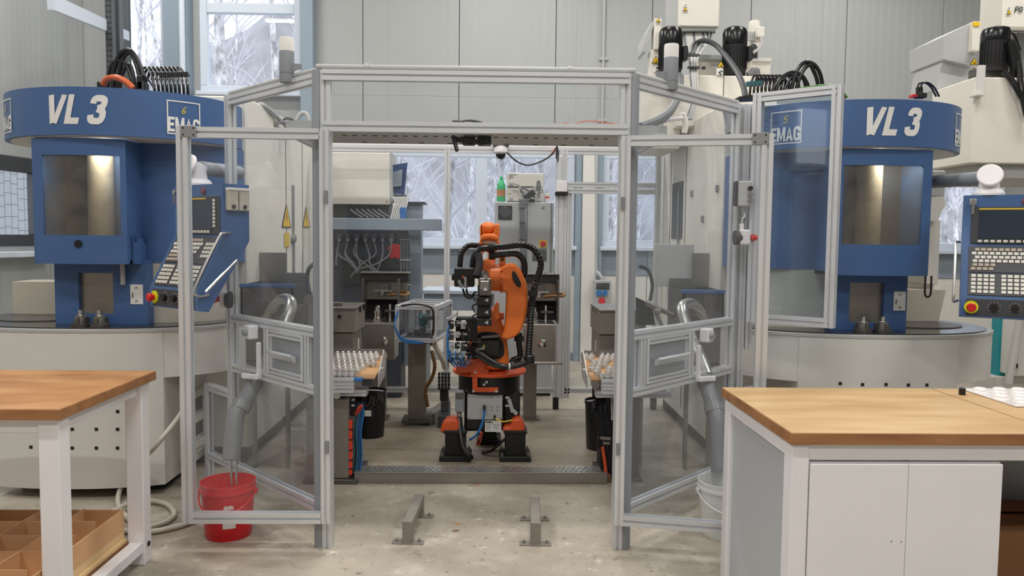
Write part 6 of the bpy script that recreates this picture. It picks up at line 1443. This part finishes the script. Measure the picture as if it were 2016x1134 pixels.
for x0, y0, x1, y1 in ((190, 160, 203, 172), (268, 148, 280, 172), (270, 160, 283, 176)): MB().pbox(x0, y0, x1, y1 + 4, 4.92, 0.08, 0.004).build('connector', 'black' if x0 < 269 else 'dark_grey', hl_)
for (x, y) in ((352, 144), (355, 149)): MB().bar(A(x - 40, y + 2, 5.02), A(x + 18, y, 5.02), 0.02, 0.012).build('hose_comb', 'black', hl_)
# right lathe: hose loops, orange cable
it = []
for i in range(9):
    x = 1474 + i * 7.6; it.append(('hose', [(x + 2, 190, Yh), (x + 4, 168, Yh), (x + 9, 152, Yh + 0.03), (x + 16, 149, Yh + 0.06), (x + 19, 160, Yh + 0.1), (x + 17, 178, Yh + 0.12)], 0.008, 'hose_black'))
for (pts, r) in (([(1556, 190), (1562, 160), (1572, 134), (1588, 122), (1604, 128), (1616, 150), (1622, 190)], 0.013), ([(1566, 190), (1572, 160), (1582, 138), (1594, 128), (1602, 140), (1609, 160), (1612, 190)], 0.013),
                 ([(1525, 190), (1532, 166), (1546, 148), (1566, 142), (1582, 152), (1592, 172), (1596, 190)], 0.012), ([(1517, 190), (1526, 168), (1540, 152), (1560, 147), (1570, 160), (1574, 190)], 0.012), ([(1540, 190), (1546, 172), (1556, 155), (1572, 146), (1584, 160), (1588, 190)], 0.012)):
    it.append(('hose', [(x, y, Yh) for x, y in pts], r, 'hose_black'))
it.append(('orange_hose', [(1514, 189, 4.85), (1530, 184, 4.85), (1560, 182, 4.84), (1600, 175, 4.82), (1632, 175, 4.81), (1652, 182, 4.8), (1662, 192, 4.82)], 0.017, 'orange_hose'))
it.append(('green_wire', [(1560, 178, 4.83), (1590, 172, 4.82), (1625, 168, 4.8), (1650, 174, 4.79), (1668, 192, 4.8)], 0.007, 'cable_green'))
hr_ = hoses('hose_bundle', 'black hose loops with orange cable on right lathe hood', 'hoses', it, (2.0, 5.0, ZRT))
MB().ppoly([(1455, 190), (1512, 183), (1514, 190), (1514, 194), (1456, 196)], 4.8, 0.1).build('cable_duct', 'black', hr_); MB().pbox(1544, 178, 1557, 189, 4.8, 0.06, 0.004).build('clamp', 'teal', hr_); MB().bar(A(1470, 166, 5.06), A(1500, 164, 5.06), 0.03, 0.03).build('hose_comb', 'teal', hr_)
ct_ = thing('connector_pair', A(1815, 188, 4.85), 'two black plugs with thin cables on right lathe hood', 'connectors')
MB().pbox(1808, 182, 1826, 192, 4.85, 0.06, 0.004).build('socket_base', 'black_matt', ct_); MB().pbox(1797, 185, 1808, 191, 4.86, 0.05, 0.003).build('red_cap', 'red', ct_)
for i, x in enumerate((1807, 1813)):
    MB().cyl(A(x, 184, 4.87), A(x, 172, 4.87), 0.012, 10).build('plug', 'black', ct_)
    mb = MB(); ptube(mb, [(x, 172, 4.87), (x + 3, 164, 4.87), (x + 14, 163, 4.88), (x + 26, 172, 4.9), (x + 36, 190, 4.92)], 0.006, 6); mb.build('cable', 'black', ct_)
# dark hose tangle on the left rear cabinet
it = [('white_pipe', [(505, 232, 5.6), (506, 214, 5.6), (512, 206, 5.6), (525, 212, 5.7), (545, 230, 5.9), (565, 250, 6.1)], 0.018, 'light_grey'), ('white_pipe', [(580, 255, 6.2), (585, 235, 6.2), (594, 223, 6.2), (604, 226, 6.2), (610, 246, 6.2)], 0.018, 'light_grey'),
      ('cable', [(540, 246, 5.9), (555, 240, 5.95), (575, 248, 6.0), (600, 254, 6.2)], 0.012, 'mid_grey'), ('cable', [(552, 242, 6.0), (564, 233, 6.0), (578, 238, 6.1), (586, 250, 6.2)], 0.01, 'dark_grey'), ('cable', [(560, 256, 6.0), (580, 246, 6.0), (610, 246, 6.2), (618, 252, 6.3)], 0.014, 'mid_grey')]
hoses('pipe_loops', 'pale pipe loops and cables on the left rear cabinet', 'pipes', it, (-1.7, 6.0, 2.45))
# ---- hydraulic unit on the right rear cabinet
hu = thing('hydraulic_unit', (2.0, 6.2, 2.45), 'white hydraulic unit with two black motors above right slanted pane', 'hydraulic unit')
ZH = A(1400, 148, 6.0).z
MB().box(A(1336, 150, 6.0).x, A(1532, 150, 6.0).x, 6.0, 6.9, 2.4, ZH, 0.008).build('tank', 'machine_cream', hu)
MB().pbox(1423.5, 148, 1425, 230, 5.998, 0.004, 0).build('tank_seam', 'seam_dark', hu)
MB().pbox(1376, 118, 1480, 150, 6.25, 0.3, 0.004).build('pump_box', 'machine_cream', hu); MB().pbox(1374, 108, 1480, 118, 6.22, 0.34, 0.004).build('pump_lid', 'light_grey', hu)
def motor(px, y0, y1, Y, rpx, par, cover=0.36):
    k_ = Y / FPX; r = rpx * k_; p = A(px, y1, Y); H = (y1 - y0) * k_; m_ = sub('motor', par)
    MB().lathe([(r * 0.92, 0), (r * 0.92, H * 0.1), (r * 0.95, H * 0.12), (r * 0.95, H * (1 - cover))], p, up, 28).build('motor_body', 'black_matt', m_)
    fins = MB()
    for i in range(28):
        a = 2 * PI * i / 28; fins.obox(p + V((math.cos(a) * r * 0.93, math.sin(a) * r * 0.93, H * 0.14)), V((-math.sin(a), math.cos(a), 0)) * 0.004, V((math.cos(a), math.sin(a), 0)) * r * 0.09, (0, 0, H * (0.82 - cover)))
    fins.build('cooling_fins', 'black', m_)['kind'] = 'stuff'
    MB().lathe([(r, H * (1 - cover) - 0.004), (r * 1.01, H * (1 - cover)), (r * 1.01, H * 0.88), (r * 0.9, H * 0.96), (r * 0.66, H * 0.995), (r * 0.2, H)], p, up, 28).build('fan_cover', 'black_gloss', m_)
    q = p + V((r * 0.9, -0.03, H * 0.3)); MB().box(q.x, q.x + r * 0.45, q.y - 0.03, q.y + 0.06, q.z, q.z + H * 0.3, 0.008).build('terminal_box', 'black', m_)
    return m_
motor(1319, 57, 150, 6.05, 23, hu); motor(1445, 57, 150, 6.1, 23.5, hu)
MB().pbox(1281, 98, 1300, 165, 6.1, 0.12, 0.004).build('side_post', 'machine_cream', hu); MB().pbox(1288, 36, 1303, 98, 6.08, 0.1, 0.006).build('guard_post', 'machine_cream', hu)
MB().ppoly([(1268, 75), (1288, 38), (1291, 40), (1274, 88), (1271, 104), (1267, 100)], 6.1, 0.25).build('guard_cover', 'light_grey', hu)
MB().pbox(1262, 160, 1340, 292, 6.15, 0.6, 0.006).build('side_housing', 'machine_cream', hu)
def sign(px, py, Y, h, par, sym=True):
    c = A(px, py, Y); w = h * 0.56
    MB().prism([(-w, 0), (w, 0), (0, h)], c, (1, 0, 0), up, (0, -0.003, 0)).build('warning_triangle', 'black', par)
    MB().prism([(-w * 0.78, h * 0.07), (w * 0.78, h * 0.07), (0, h * 0.86)], c + V((0, -0.003, 0)), (1, 0, 0), up, (0, -0.002, 0)).build('warning_field', 'yellow', par)
    MB().prism([(-w * 0.2, h * 0.16), (w * 0.3, h * 0.18), (w * 0.32, h * 0.3), (-w * 0.1, h * 0.34)], c + V((0, -0.005, 0)), (1, 0, 0), up, (0, -0.001, 0)).build('warning_symbol', 'black', par)
sign(1291, 125, 6.09, 0.058, hu); sign(1296, 44, 6.07, 0.035, hu); sign(1419, 133, 6.0, 0.052, hu)
MB().pbox(1411, 134, 1424, 148, 5.99, 0.012, 0.002).build('notice_plate', 'paper_white', hu); MB().pbox(1288, 130, 1298, 142, 6.09, 0.01, 0.002).build('notice_plate', 'paper_white', hu)
for (x, y) in ((1415, 141), (1419, 139), (1417, 145), (1292, 132), (1292, 139)): MB().pbox(x, y, x + 3, y + 2.5, 5.985 if x > 1400 else 6.085, 0.004, 0).build('notice_mark', 'black', hu)
# gear motor and small reservoir
gm_ = sub('gear_motor', hu); p = A(1484, 98, 6.3); k_ = 6.3 / FPX
MB().lathe([(11 * k_, 0), (13 * k_, 3 * k_), (13 * k_, 15 * k_), (11 * k_, 20 * k_), (11.5 * k_, 40 * k_), (11 * k_, 50 * k_), (9 * k_, 55 * k_)], p, up, 20).build('gear_case', 'machine_cream', gm_)
MB().pbox(1489, 52, 1506, 73, 6.22, 0.12, 0.006).build('terminal_box', 'machine_cream', gm_); c = A(1482, 95, 6.24); MB().cyl(c + V((0, 0.02, 0)), c + V((0, -0.02, 0)), 0.03, 14).build('output_flange', 'dark_grey', gm_)
for i in range(4): MB().pbox(1474 + i * 4, 62, 1476 + i * 4, 80, 6.235, 0.02, 0).build('cooling_rib', 'light_grey', gm_)
mb = MB(); ptube(mb, [(1498, 72, 6.2), (1499, 84, 6.2), (1494, 96, 6.2), (1482, 104, 6.2)], 0.012); mb.build('cable', 'cable_white', gm_)
MB().pbox(1472, 98, 1492, 116, 6.28, 0.1, 0.004).build('foot', 'black', gm_)
MB().pbox(1466, 118, 1517, 150, 6.3, 0.4, 0.004).build('reservoir', 'machine_cream', hu); MB().pbox(1464, 114, 1520, 121, 6.28, 0.44, 0.004).build('reservoir_lid', 'machine_white', hu)
for (x, y) in ((1484, 140), (1490, 138)): 
    mb = MB(); ptube(mb, [(x - 12, 148, 6.05), (x - 4, 143, 6.05), (x, 138, 6.05), (x + 2, 150, 6.05)], 0.022, 8); mb.build('elbow_hose', 'mid_grey', hu)
c = A(1372, 142, 5.99)
for i, ch in enumerate(((1352, 'e'), (1362, 'b'), (1374, 'm'))): MB().pbox(ch[0] + 8, 131, ch[0] + 15, 136, 6.24, 0.006, 0).build('maker_mark', 'dark_grey', hu)
# junction box above with cable bundle
jb2 = thing('junction_cabinet', A(1377, 55, 6.6), 'white junction cabinet with warning triangle hanging above black motors', 'junction cabinet')
MB().pbox(1337, -40, 1417, 52, 6.2, 0.25, 0.006).build('body', 'machine_cream', jb2); MB().pbox(1332, -40, 1338, 55, 6.24, 0.4, 0.003).build('side_edge', 'light_grey', jb2)
MB().ppoly([(1338, 52), (1416, 52), (1408, 60), (1342, 60)], 6.22, 0.22).build('gland_plate', 'light_grey', jb2)
for i in range(9): MB().cyl(A(1345 + i * 7.5, 58, 6.3), A(1345 + i * 7.5, 66, 6.3), 0.013, 10).build('cable_gland', 'mid_grey', jb2)
sign(1349, 22, 6.19, 0.034, jb2); MB().pbox(1346, 8, 1353, 14, 6.195, 0.004, 0).build('notice_plate', 'paper_white', jb2); MB().pbox(1349, 9, 1351, 11, 6.193, 0.003, 0).build('notice_mark', 'black', jb2)
MB().pbox(1372, 40, 1380, 110, 6.5, 0.06, 0.002).build('back_post', 'mid_grey', jb2)
for i in range(10):
    x = 1347 + i * 4.5; mb = MB(); ptube(mb, [(x, 62, 6.28), (x + 2, 85, 6.2), (1358 + i * 1.6, 115, 6.0), (1360 + i * 1.2, 145, 5.9), (1362 + i * 1.1, 175, 5.85), (1362 + i * 1.0, 205, 5.8), (1352 + i, 235, 5.75)], 0.010, 6); mb.build('cable', 'cable_white' if i % 4 else 'mid_grey', jb2)
for x in (1393, 1400): mb = MB(); ptube(mb, [(x, 64, 6.28), (x - 2, 74, 6.25), (x - 15, 80, 6.2), (x - 28, 86, 6.15), (x - 34, 105, 6.0)], 0.009, 6); mb.build('cable', 'mid_grey', jb2)
for y in (106, 130): MB().pbox(1356, y, 1378, y + 3, 5.88, 0.05, 0).build('cable_tie', 'dark_grey', jb2)
it = [('hose', [(1365, 88, 6.2), (1385, 80, 6.1), (1408, 88, 6.0), (1430, 112, 5.8), (1450, 140, 5.6), (1462, 165, 5.45), (1468, 190, 5.35)], 0.02, 'dark_grey'), ('hose', [(1430, 215, 5.2), (1436, 240, 5.15), (1438, 265, 5.1)], 0.028, 'mid_grey'), ('hose', [(1338, 150, 5.9), (1336, 185, 5.6), (1322, 215, 5.4), (1300, 235, 5.3), (1262, 250, 5.2)], 0.03, 'mid_grey')]
hoses('grey_hoses', 'thick grey hoses curving down behind the right slanted pane', 'hoses', it, (1.6, 5.6, 2.45))
it = [('pipe', [(1275, 252, 5.4), (1278, 244, 5.4), (1296, 238, 5.4), (1320, 235, 5.45), (1345, 232, 5.5)], 0.016, 'bench_white'), ('pipe', [(1300, 252, 5.4), (1304, 240, 5.4), (1312, 238, 5.4)], 0.014, 'bench_white'), ('rag', [(1338, 230, 5.5), (1346, 226, 5.5), (1350, 245, 5.5), (1347, 262, 5.5)], 0.02, 'machine_cream')]
hoses('white_pipes', 'white pipes and rag tied behind the right slanted pane', 'pipes', it, (1.5, 5.5, 2.4))
# ---- raised housing at the far right with motor
rh = thing('conveyor_housing', A(1965, 330, 5.7), 'large white raised housing with black motor at far right', 'housing')
X0 = A(1916, 240, 5.6).x; zt, zb_ = A(1960, 152, 5.6).z, A(1960, 322, 5.6).z
MB().box(X0, X0 + 1.4, 5.6, 6.15, zb_, zt, 0.008).build('main_box', 'machine_cream', rh); MB().prism([(X0, 6.15), (X0 + 1.4, 6.15), (X0 + 1.4, 6.9), (X0, 6.5)], (0, 0, zb_), (1, 0, 0), (0, 1, 0), (0, 0, zt - zb_ - 0.1)).build('rear_box', 'machine_cream', rh)
MB().box(X0 + 0.08, X0 + 1.3, 5.66, 6.6, zb_ - 0.10, zb_, 0.004).build('lower_tray', 'light_grey', rh)
MB().box(X0 + 1.15, X0 + 1.3, 5.9, 6.05, 0, zb_ - 0.1, 0.004).build('support_leg', 'machine_white', rh); MB().box(X0 + 1.1, X0 + 1.35, 5.85, 6.1, 0, 0.02).build('leg_foot', 'mid_grey', rh)
motor(1957, 56, 142, 5.75, 26, rh, 0.3); MB().pbox(1938, 128, 1985, 153, 5.72, 0.2, 0.006).build('pump_foot', 'steel_dark', rh)
MB().pbox(1928, 128, 1940, 186, 5.56, 0.04, 0.003).build('hook_bracket', 'machine_white', rh); MB().pbox(1924, 183, 1938, 188, 5.5, 0.1, 0.002).build('hook_foot', 'machine_white', rh)
MB().ppoly([(1857, 72), (1913, 44), (1918, 44), (1918, 110), (1908, 128), (1858, 116)], 6.1, 0.5).build('chute_cover', 'light_grey', rh); MB().pbox(1915, 42, 1930, 100, 6.05, 0.1, 0.004).build('guard_post', 'machine_cream', rh)
MB().pbox(1917, 43, 1929, 51, 6.04, 0.02, 0.001).build('yellow_plate', 'yellow', rh); MB().ppoly([(1850, 140), (1858, 116), (1920, 110), (1925, 155), (1845, 175)], 6.15, 0.4).build('lower_chute', 'light_grey', rh)
sign(1917, 128, 6.04, 0.055, rh); sign(1917, 146, 6.04, 0.055, rh)
MB().ppoly([(1985, 82), (1995, 78), (2004, 95), (2012, 130), (2018, 205), (2010, 215), (1998, 160), (1990, 110)], 5.62, 0.04).build('hose_guard', 'black', rh)
for (pts, r) in (([(1984, 80, 5.75), (1998, 90, 5.7), (2006, 130, 5.62), (2012, 185, 5.56), (2022, 230, 5.56)], 0.02), ([(1976, 140, 5.6), (1990, 155, 5.58), (2005, 180, 5.56), (2020, 205, 5.56)], 0.02), ([(1975, 60, 5.8), (1995, 68, 5.8), (2003, 85, 5.8), (2008, 100, 5.8)], 0.01)):
    mb = MB(); ptube(mb, pts, r, 10); mb.build('hose', 'hose_black', rh)
jb3 = thing('junction_cabinet', A(1998, 55, 6.2), 'white junction cabinet cut off by the top right corner', 'junction cabinet')
MB().pbox(1975, -40, 2060, 54, 6.2, 0.3, 0.006).build('body', 'machine_cream', jb3); sign(1986, 28, 6.19, 0.034, jb3); MB().pbox(1983, 13, 1990, 20, 6.195, 0.004, 0).build('notice_plate', 'paper_white', jb3); MB().pbox(1986, 15, 1988, 17, 6.193, 0.003, 0).build('notice_mark', 'black', jb3)
c = A(1998, 24, 6.19); lettering(MB(), 'PO', 0.045, lambda u, v: (c.x + u, c.y - 0.001, c.z + v), 0.2, 0.2, 0.1, center=False).build('lettering', 'dark_grey', jb3, flat=True)
MB().pbox(2000, 50, 2016, 160, 6.35, 0.06, 0.003).build('back_post', 'mid_grey', jb3)
for i in range(5): MB().cyl(A(1983 + i * 8, 54, 6.3), A(1983 + i * 8, 63, 6.3), 0.014, 10).build('cable_gland', 'mid_grey', jb3)
# support bracket of the right console beside the door
ar = thing('console_bracket', A(1850, 420, 5.3), 'white console bracket on the side of the right lathe', 'bracket')
MB().ppoly([(1826, 388), (1858, 386), (1862, 400), (1846, 434), (1836, 436), (1828, 432)], 5.3, 0.06).build('plate', 'machine_white', ar); MB().pbox(1824, 432, 1850, 560, 5.35, 0.3, 0.006).build('upright', 'machine_white', ar); MB().pbox(1826, 335, 1862, 388, 5.3, 0.3, 0.01).build('hub', 'light_grey', ar)
MB().box(A(1826, 500, 5.35).x, A(1850, 500, 5.35).x, 5.4, 5.6, 0.0, 1.3, 0.004).build('column', 'machine_white', ar)
# turquoise machine far right
tq = thing('turquoise_machine', A(1985, 745, 6.3), 'turquoise machine partly hidden behind the right lathe tray', 'machine')
MB().pbox(1968, 600, 2003, 742, 6.3, 0.12, 0.01).build('body', 'turquoise', tq); MB().pbox(1955, 742, 2060, 775, 6.25, 0.25, 0.006).build('base', 'machine_white', tq); MB().pbox(2004, 600, 2060, 742, 6.1, 0.4, 0.01).build('cream_door', 'machine_white', tq)
MB().box(A(1966, 740, 6.3).x, A(2050, 740, 6.3).x, 6.32, 6.45, 0, 0.5).build('lower_body', 'dark_grey', tq)
mb = MB(); ptube(mb, [(2012, 610, 6.0), (2004, 650, 6.0), (1995, 700, 6.0), (1985, 755, 6.0)], 0.03, 10); mb.build('drain_hose', 'cable_white', tq); MB().pbox(1998, 716, 2004, 725, 6.08, 0.04, 0).build('catch', 'black', tq)
# ================================================================== benches
def bench_top(name, label, x0, x1, y0, y1, m_top, m_edge, cat='workbench'):
    t = thing(name, ((x0 + x1) / 2, (y0 + y1) / 2, 0), label, cat)
    MB().box(x0, x1, y0, y1, 0.858, 0.8985, 0.002).build('edge_band', m_edge, t); MB().box(x0 + 0.003, x1 - 0.003, y0 + 0.003, y1 - 0.003, 0.896, 0.9, 0.001).build('worktop', m_top, t)
    return t
LBX = -1.585
lbn = bench_top('workbench', 'white framed workbench with worn honey wood top at left', -3.3, LBX, 2.905, 3.74, 'wood_worn', 'wood_edge')
for x, y in ((LBX - 0.10, 2.935), (LBX - 0.10, 3.63), (-3.2, 2.935), (-3.2, 3.63)): MB().box(x, x + 0.078, y, y + 0.078, 0, 0.858, 0.004).build('leg', 'bench_white', lbn)
MB().box(-3.2, LBX - 0.1, 2.945, 2.975, 0.80, 0.857, 0.003).build('apron', 'bench_white', lbn); MB().box(-3.2, LBX - 0.1, 3.66, 3.69, 0.80, 0.857, 0.003).build('apron', 'bench_white', lbn); MB().box(LBX - 0.075, LBX - 0.045, 3.0, 3.63, 0.80, 0.857, 0.003).build('apron', 'bench_white', lbn)
MB().box(LBX - 0.09, LBX - 0.03, 2.99, 3.64, 0.06, 0.11, 0.003).build('side_rail', 'bench_white', lbn); MB().box(-3.2, -3.14, 2.99, 3.64, 0.06, 0.11, 0.003).build('side_rail', 'bench_white', lbn)
MB().box(-3.2, LBX - 0.095, 2.99, 3.64, 0.10, 0.115, 0.002).build('lower_shelf', 'cardboard_brown', lbn)
for y in (3.1, 3.5): q = V((LBX - 0.022, y, 0.085)); 
q = V((LBX - 0.022, 3.67, 0.09)); MB().cyl(q, q + V((0.006, 0, 0)), 0.012, 12).build('bolt', 'black', lbn)
# divided cardboard inserts on the shelf
cd1 = thing('divided_crate', (-2.1, 3.3, 0.115), 'flat cardboard crate with cell dividers on the left bench shelf', 'crate')
cx0, cx1, cy0, cy1, cz = -3.0, LBX - 0.11, 2.62, 3.62, 0.17
MB().box(cx0 - 0.01, cx1 + 0.01, cy0, cy1, 0.115, 0.135, 0.002).build('slab', 'cardboard_light', cd1); MB().box(cx0, cx1, cy0, cy1, 0.135, cz + 0.004, 0.0).build('bottom', 'cardboard_light', cd1)
for y in (cy0, cy1 - 0.008): MB().box(cx0, cx1, y, y + 0.008, cz, cz + 0.10).build('crate_wall', 'cardboard', cd1)
for x in (cx0, cx1 - 0.008): MB().box(x, x + 0.008, cy0, cy1, cz, cz + 0.10).build('crate_wall', 'cardboard', cd1)
rr_ = random.Random(2)
for i in range(1, 7): x = cx0 + (cx1 - cx0) * i / 7; MB().obox((x, cy0 + 0.01, cz + 0.004), (0.005, 0, 0), (rr_.uniform(-0.02, 0.02), cy1 - cy0 - 0.02, 0), (0, 0, 0.105)).build('divider', 'cardboard', cd1)
for i in range(1, 6): y = cy0 + (cy1 - cy0) * i / 6; MB().obox((cx0 + 0.01, y, cz + 0.004), (cx1 - cx0 - 0.06, rr_.uniform(-0.02, 0.02), 0), (0, 0.005, 0), (0, 0, 0.10)).build('divider', 'cardboard', cd1)
# right bench
RBX = 1.018
rbn = bench_top('workbench', 'white cabinet workbench with light beech top at right', RBX, 1.95, 2.6, 3.41, 'wood_top', 'wood_edge')
rb2 = bench_top('workbench', 'second beech worktop section at the lower right picture edge', 1.954, 3.3, 2.6, 3.41, 'wood_top', 'wood_edge')
for x, y in ((RBX + 0.012, 2.615), (RBX + 0.012, 3.32), ): MB().box(x, x + 0.06, y, y + 0.075, 0, 0.857, 0.004).build('leg', 'bench_white', rbn)
MB().box(RBX + 0.07, 1.95, 2.62, 2.66, 0.80, 0.857, 0.003).build('apron', 'bench_white', rbn); MB().box(RBX + 0.07, 1.95, 3.35, 3.39, 0.80, 0.857, 0.003).build('apron', 'bench_white', rbn)
MB().box(RBX + 0.03, RBX + 0.05, 2.69, 3.32, 0.05, 0.857, 0.003).build('side_panel', 'bench_grey', rbn)
MB().box(RBX + 0.015, RBX + 0.035, 2.69, 3.32, 0.80, 0.857, 0.003).build('apron', 'bench_white', rbn)
c = AX(1468, 832, RBX + 0.029); MB().box(RBX + 0.026, RBX + 0.03, c.y - 0.025, c.y + 0.025, c.z - 0.01, c.z + 0.012).build('maker_plate', 'paper_white', rbn)
xd0, xd1 = A(1587, 1000, 2.63).x, A(1967, 1000, 2.63).x
MB().box(xd0, xd1, 2.63, 3.3, 0.05, 0.793, 0.004).build('cabinet', 'bench_white', rbn); xm_ = A(1782, 1000, 2.63).x
MB().box(xd0 + 0.004, xm_ - 0.0008, 2.616, 2.631, 0.055, 0.788, 0.002).build('door', 'bench_white', rbn); MB().box(xm_ + 0.0008, xd1 - 0.002, 2.616, 2.631, 0.055, 0.788, 0.002).build('door', 'bench_white', rbn)
for (px, py) in ((1785, 906), (1869, 907), (1755, 1066), (1774, 1067)): c = A(px, py, 2.6155); MB().cyl(c, c + V((0, -0.001, 0)), 0.002, 8).build('screw_hole', 'dark_grey', rbn)
MB().box(1.954, 3.3, 2.62, 2.66, 0.80, 0.857, 0.003).build('apron', 'bench_white', rb2)
for x, y in ((3.2, 2.62), (3.2, 3.32), (1.96, 3.33)): MB().box(x, x + 0.06, y, y + 0.06, 0, 0.857, 0.004).build('leg', 'bench_white', rb2)
MB().box(1.97, 3.2, 3.36, 3.375, 0.12, 0.80, 0.002).build('back_panel', 'alu_grey', rb2)
bxx = thing('cardboard_box', (2.15, 3.0, 0), 'brown cardboard box on the floor beside the right bench cabinet', 'box')
x0, x1 = A(1962, 1090, 2.95).x, A(1962, 1090, 2.95).x + 0.5; zt_ = A(1985, 1046, 2.95).z
MB().box(x0, x1, 2.95, 3.3, 0, zt_, 0.003).build('body', 'cardboard_brown', bxx); MB().obox((x0, 2.95, zt_), (x1 - x0, 0, 0), (0, 0.16, 0.006), (0, 0, 0.004)).build('flap', 'cardboard_brown', bxx); MB().obox((x0, 3.3, zt_), (x1 - x0, 0, 0), (0, -0.16, 0.012), (0, 0, 0.004)).build('flap', 'cardboard_brown', bxx)
# blister tray and black stop block on the right bench
bl = thing('blister_tray', (2.3, 3.2, 0.9), 'clear dimpled plastic tray lying on the right worktop', 'tray')
bx0, bx1, by0, by1 = A(1893, 760, 3.38).x, 2.9, 3.02, 3.385
MB().box(bx0, bx1, by0, by1, 0.902, 0.906).build('sheet', 'clear_plastic', bl)
pr_ = None
for j in range(5):
    for i in range(9):
        p = V((bx0 + 0.06 + i * 0.085 + (j % 2) * 0.04, by0 + 0.04 + j * 0.07, 0.906))
        if p.x > bx1 - 0.03: continue
        if pr_ is None: pr_ = MB().lathe([(0.032, 0), (0.03, 0.006), (0.022, 0.012), (0.012, 0.014)], (0, 0, 0), up, 14).build('dimple', 'clear_plastic', bl); d_ = pr_
        else: d_ = pr_.copy(); COL.objects.link(d_)
        d_.location = p - ORIGIN[bl.name]
sb3 = thing('stop_block', A(1894, 776, 3.3), 'small black rubber block at the corner of the clear tray', 'block')
c = AZ(1894, 777, 0.9); MB().lathe([(0.013, 0), (0.0135, 0.004), (0.0135, 0.026), (0.012, 0.028)], c, up, 16).build('block', 'black', sb3); MB().lathe([(0.004, 0.028), (0.004, 0.03)], c, up, 8).build('pin', 'dark_grey', sb3)
# ================================================================== floor items
def floor_stop(p0, p1, label):
    t = thing('floor_stop', p0, label, 'floor stop', 'steel door stops on the floor'); d = (p1 - p0).normalized(); n = V((d.y, -d.x, 0)); h = 0.12; w = 0.052
    MB().obox(p0 - n * w / 2 + V((0, 0, h - 0.045)), d * (p1 - p0).length, n * w, (0, 0, 0.045), 0.003).build('bar', 'steel_paint', t)
    for q in (p0, p1 - d * 0.045):
        MB().obox(q - n * w / 2 + V((0, 0, 0.006)), d * 0.045, n * w, (0, 0, h - 0.05), 0.002).build('leg', 'steel_paint', t)
        MB().obox(q - n * 0.08 - d * 0.002, d * 0.05, n * 0.16, (0, 0, 0.007), 0.001).build('foot_plate', 'steel_paint', t)
        for s in (-1, 1): b_ = q + n * s * 0.058 + d * 0.024 + V((0, 0, 0.007)); MB().lathe([(0.009, 0), (0.009, 0.007), (0.006, 0.008), (0.005, 0.014)], b_, up, 6).build('anchor_bolt', 'steel', t)
def fz(px, py): q = AZ(px, py, 0); return q
floor_stop(fz(802, 1072), fz(826, 1014), 'grey steel floor stop with bolted feet, left of the pair')
floor_stop(fz(1054, 1075), fz(1052, 1020), 'grey steel floor stop with bolted feet, right of the pair')
mb = MB()
pts = [A(372, 790, 4.5), A(345, 830, 4.45), A(300, 885, 4.35)] + [AZ(*q) for q in ((255, 930, 0.12), (233, 975, 0.03), (240, 1008, 0.016), (275, 1035, 0.016), (320, 1030, 0.016), (343, 1012, 0.016), (325, 992, 0.016), (280, 985, 0.03), (235, 1000, 0.03), (212, 1020, 0.016), (232, 1042, 0.016), (290, 1047, 0.016), (350, 1036, 0.016), (400, 1018, 0.016))]
o = MB().tube(smooth(pts, 8), 0.014, 10).build('water_hose', 'machine_beige'); tag(o, 'beige hose coiled on the floor behind the left bench', 'hose')
for (px, py, m_, lab) in ((902, 1031, 'dust_leaf', 'tan leaf scrap on the floor between the two floor stops'), (898, 1045, 'cardboard_brown', 'dark brown splinter on the floor between the two floor stops'), (940, 955, 'dust_leaf', 'tan leaf scrap on floor near the threshold')):
    p = AZ(px, py, 0.001); r_ = random.Random(px); pl = [(0.02 * math.cos(a) * r_.uniform(0.6, 1.1), 0.008 * math.sin(a) * r_.uniform(0.6, 1.2)) for a in [2 * PI * i / 9 for i in range(9)]]
    o = MB().prism(pl, p, (1, 0.1, 0), (0, 1, 0), (0, 0, 0.003)).build('leaf_scrap', m_); tag(o, lab, 'leaf scrap')
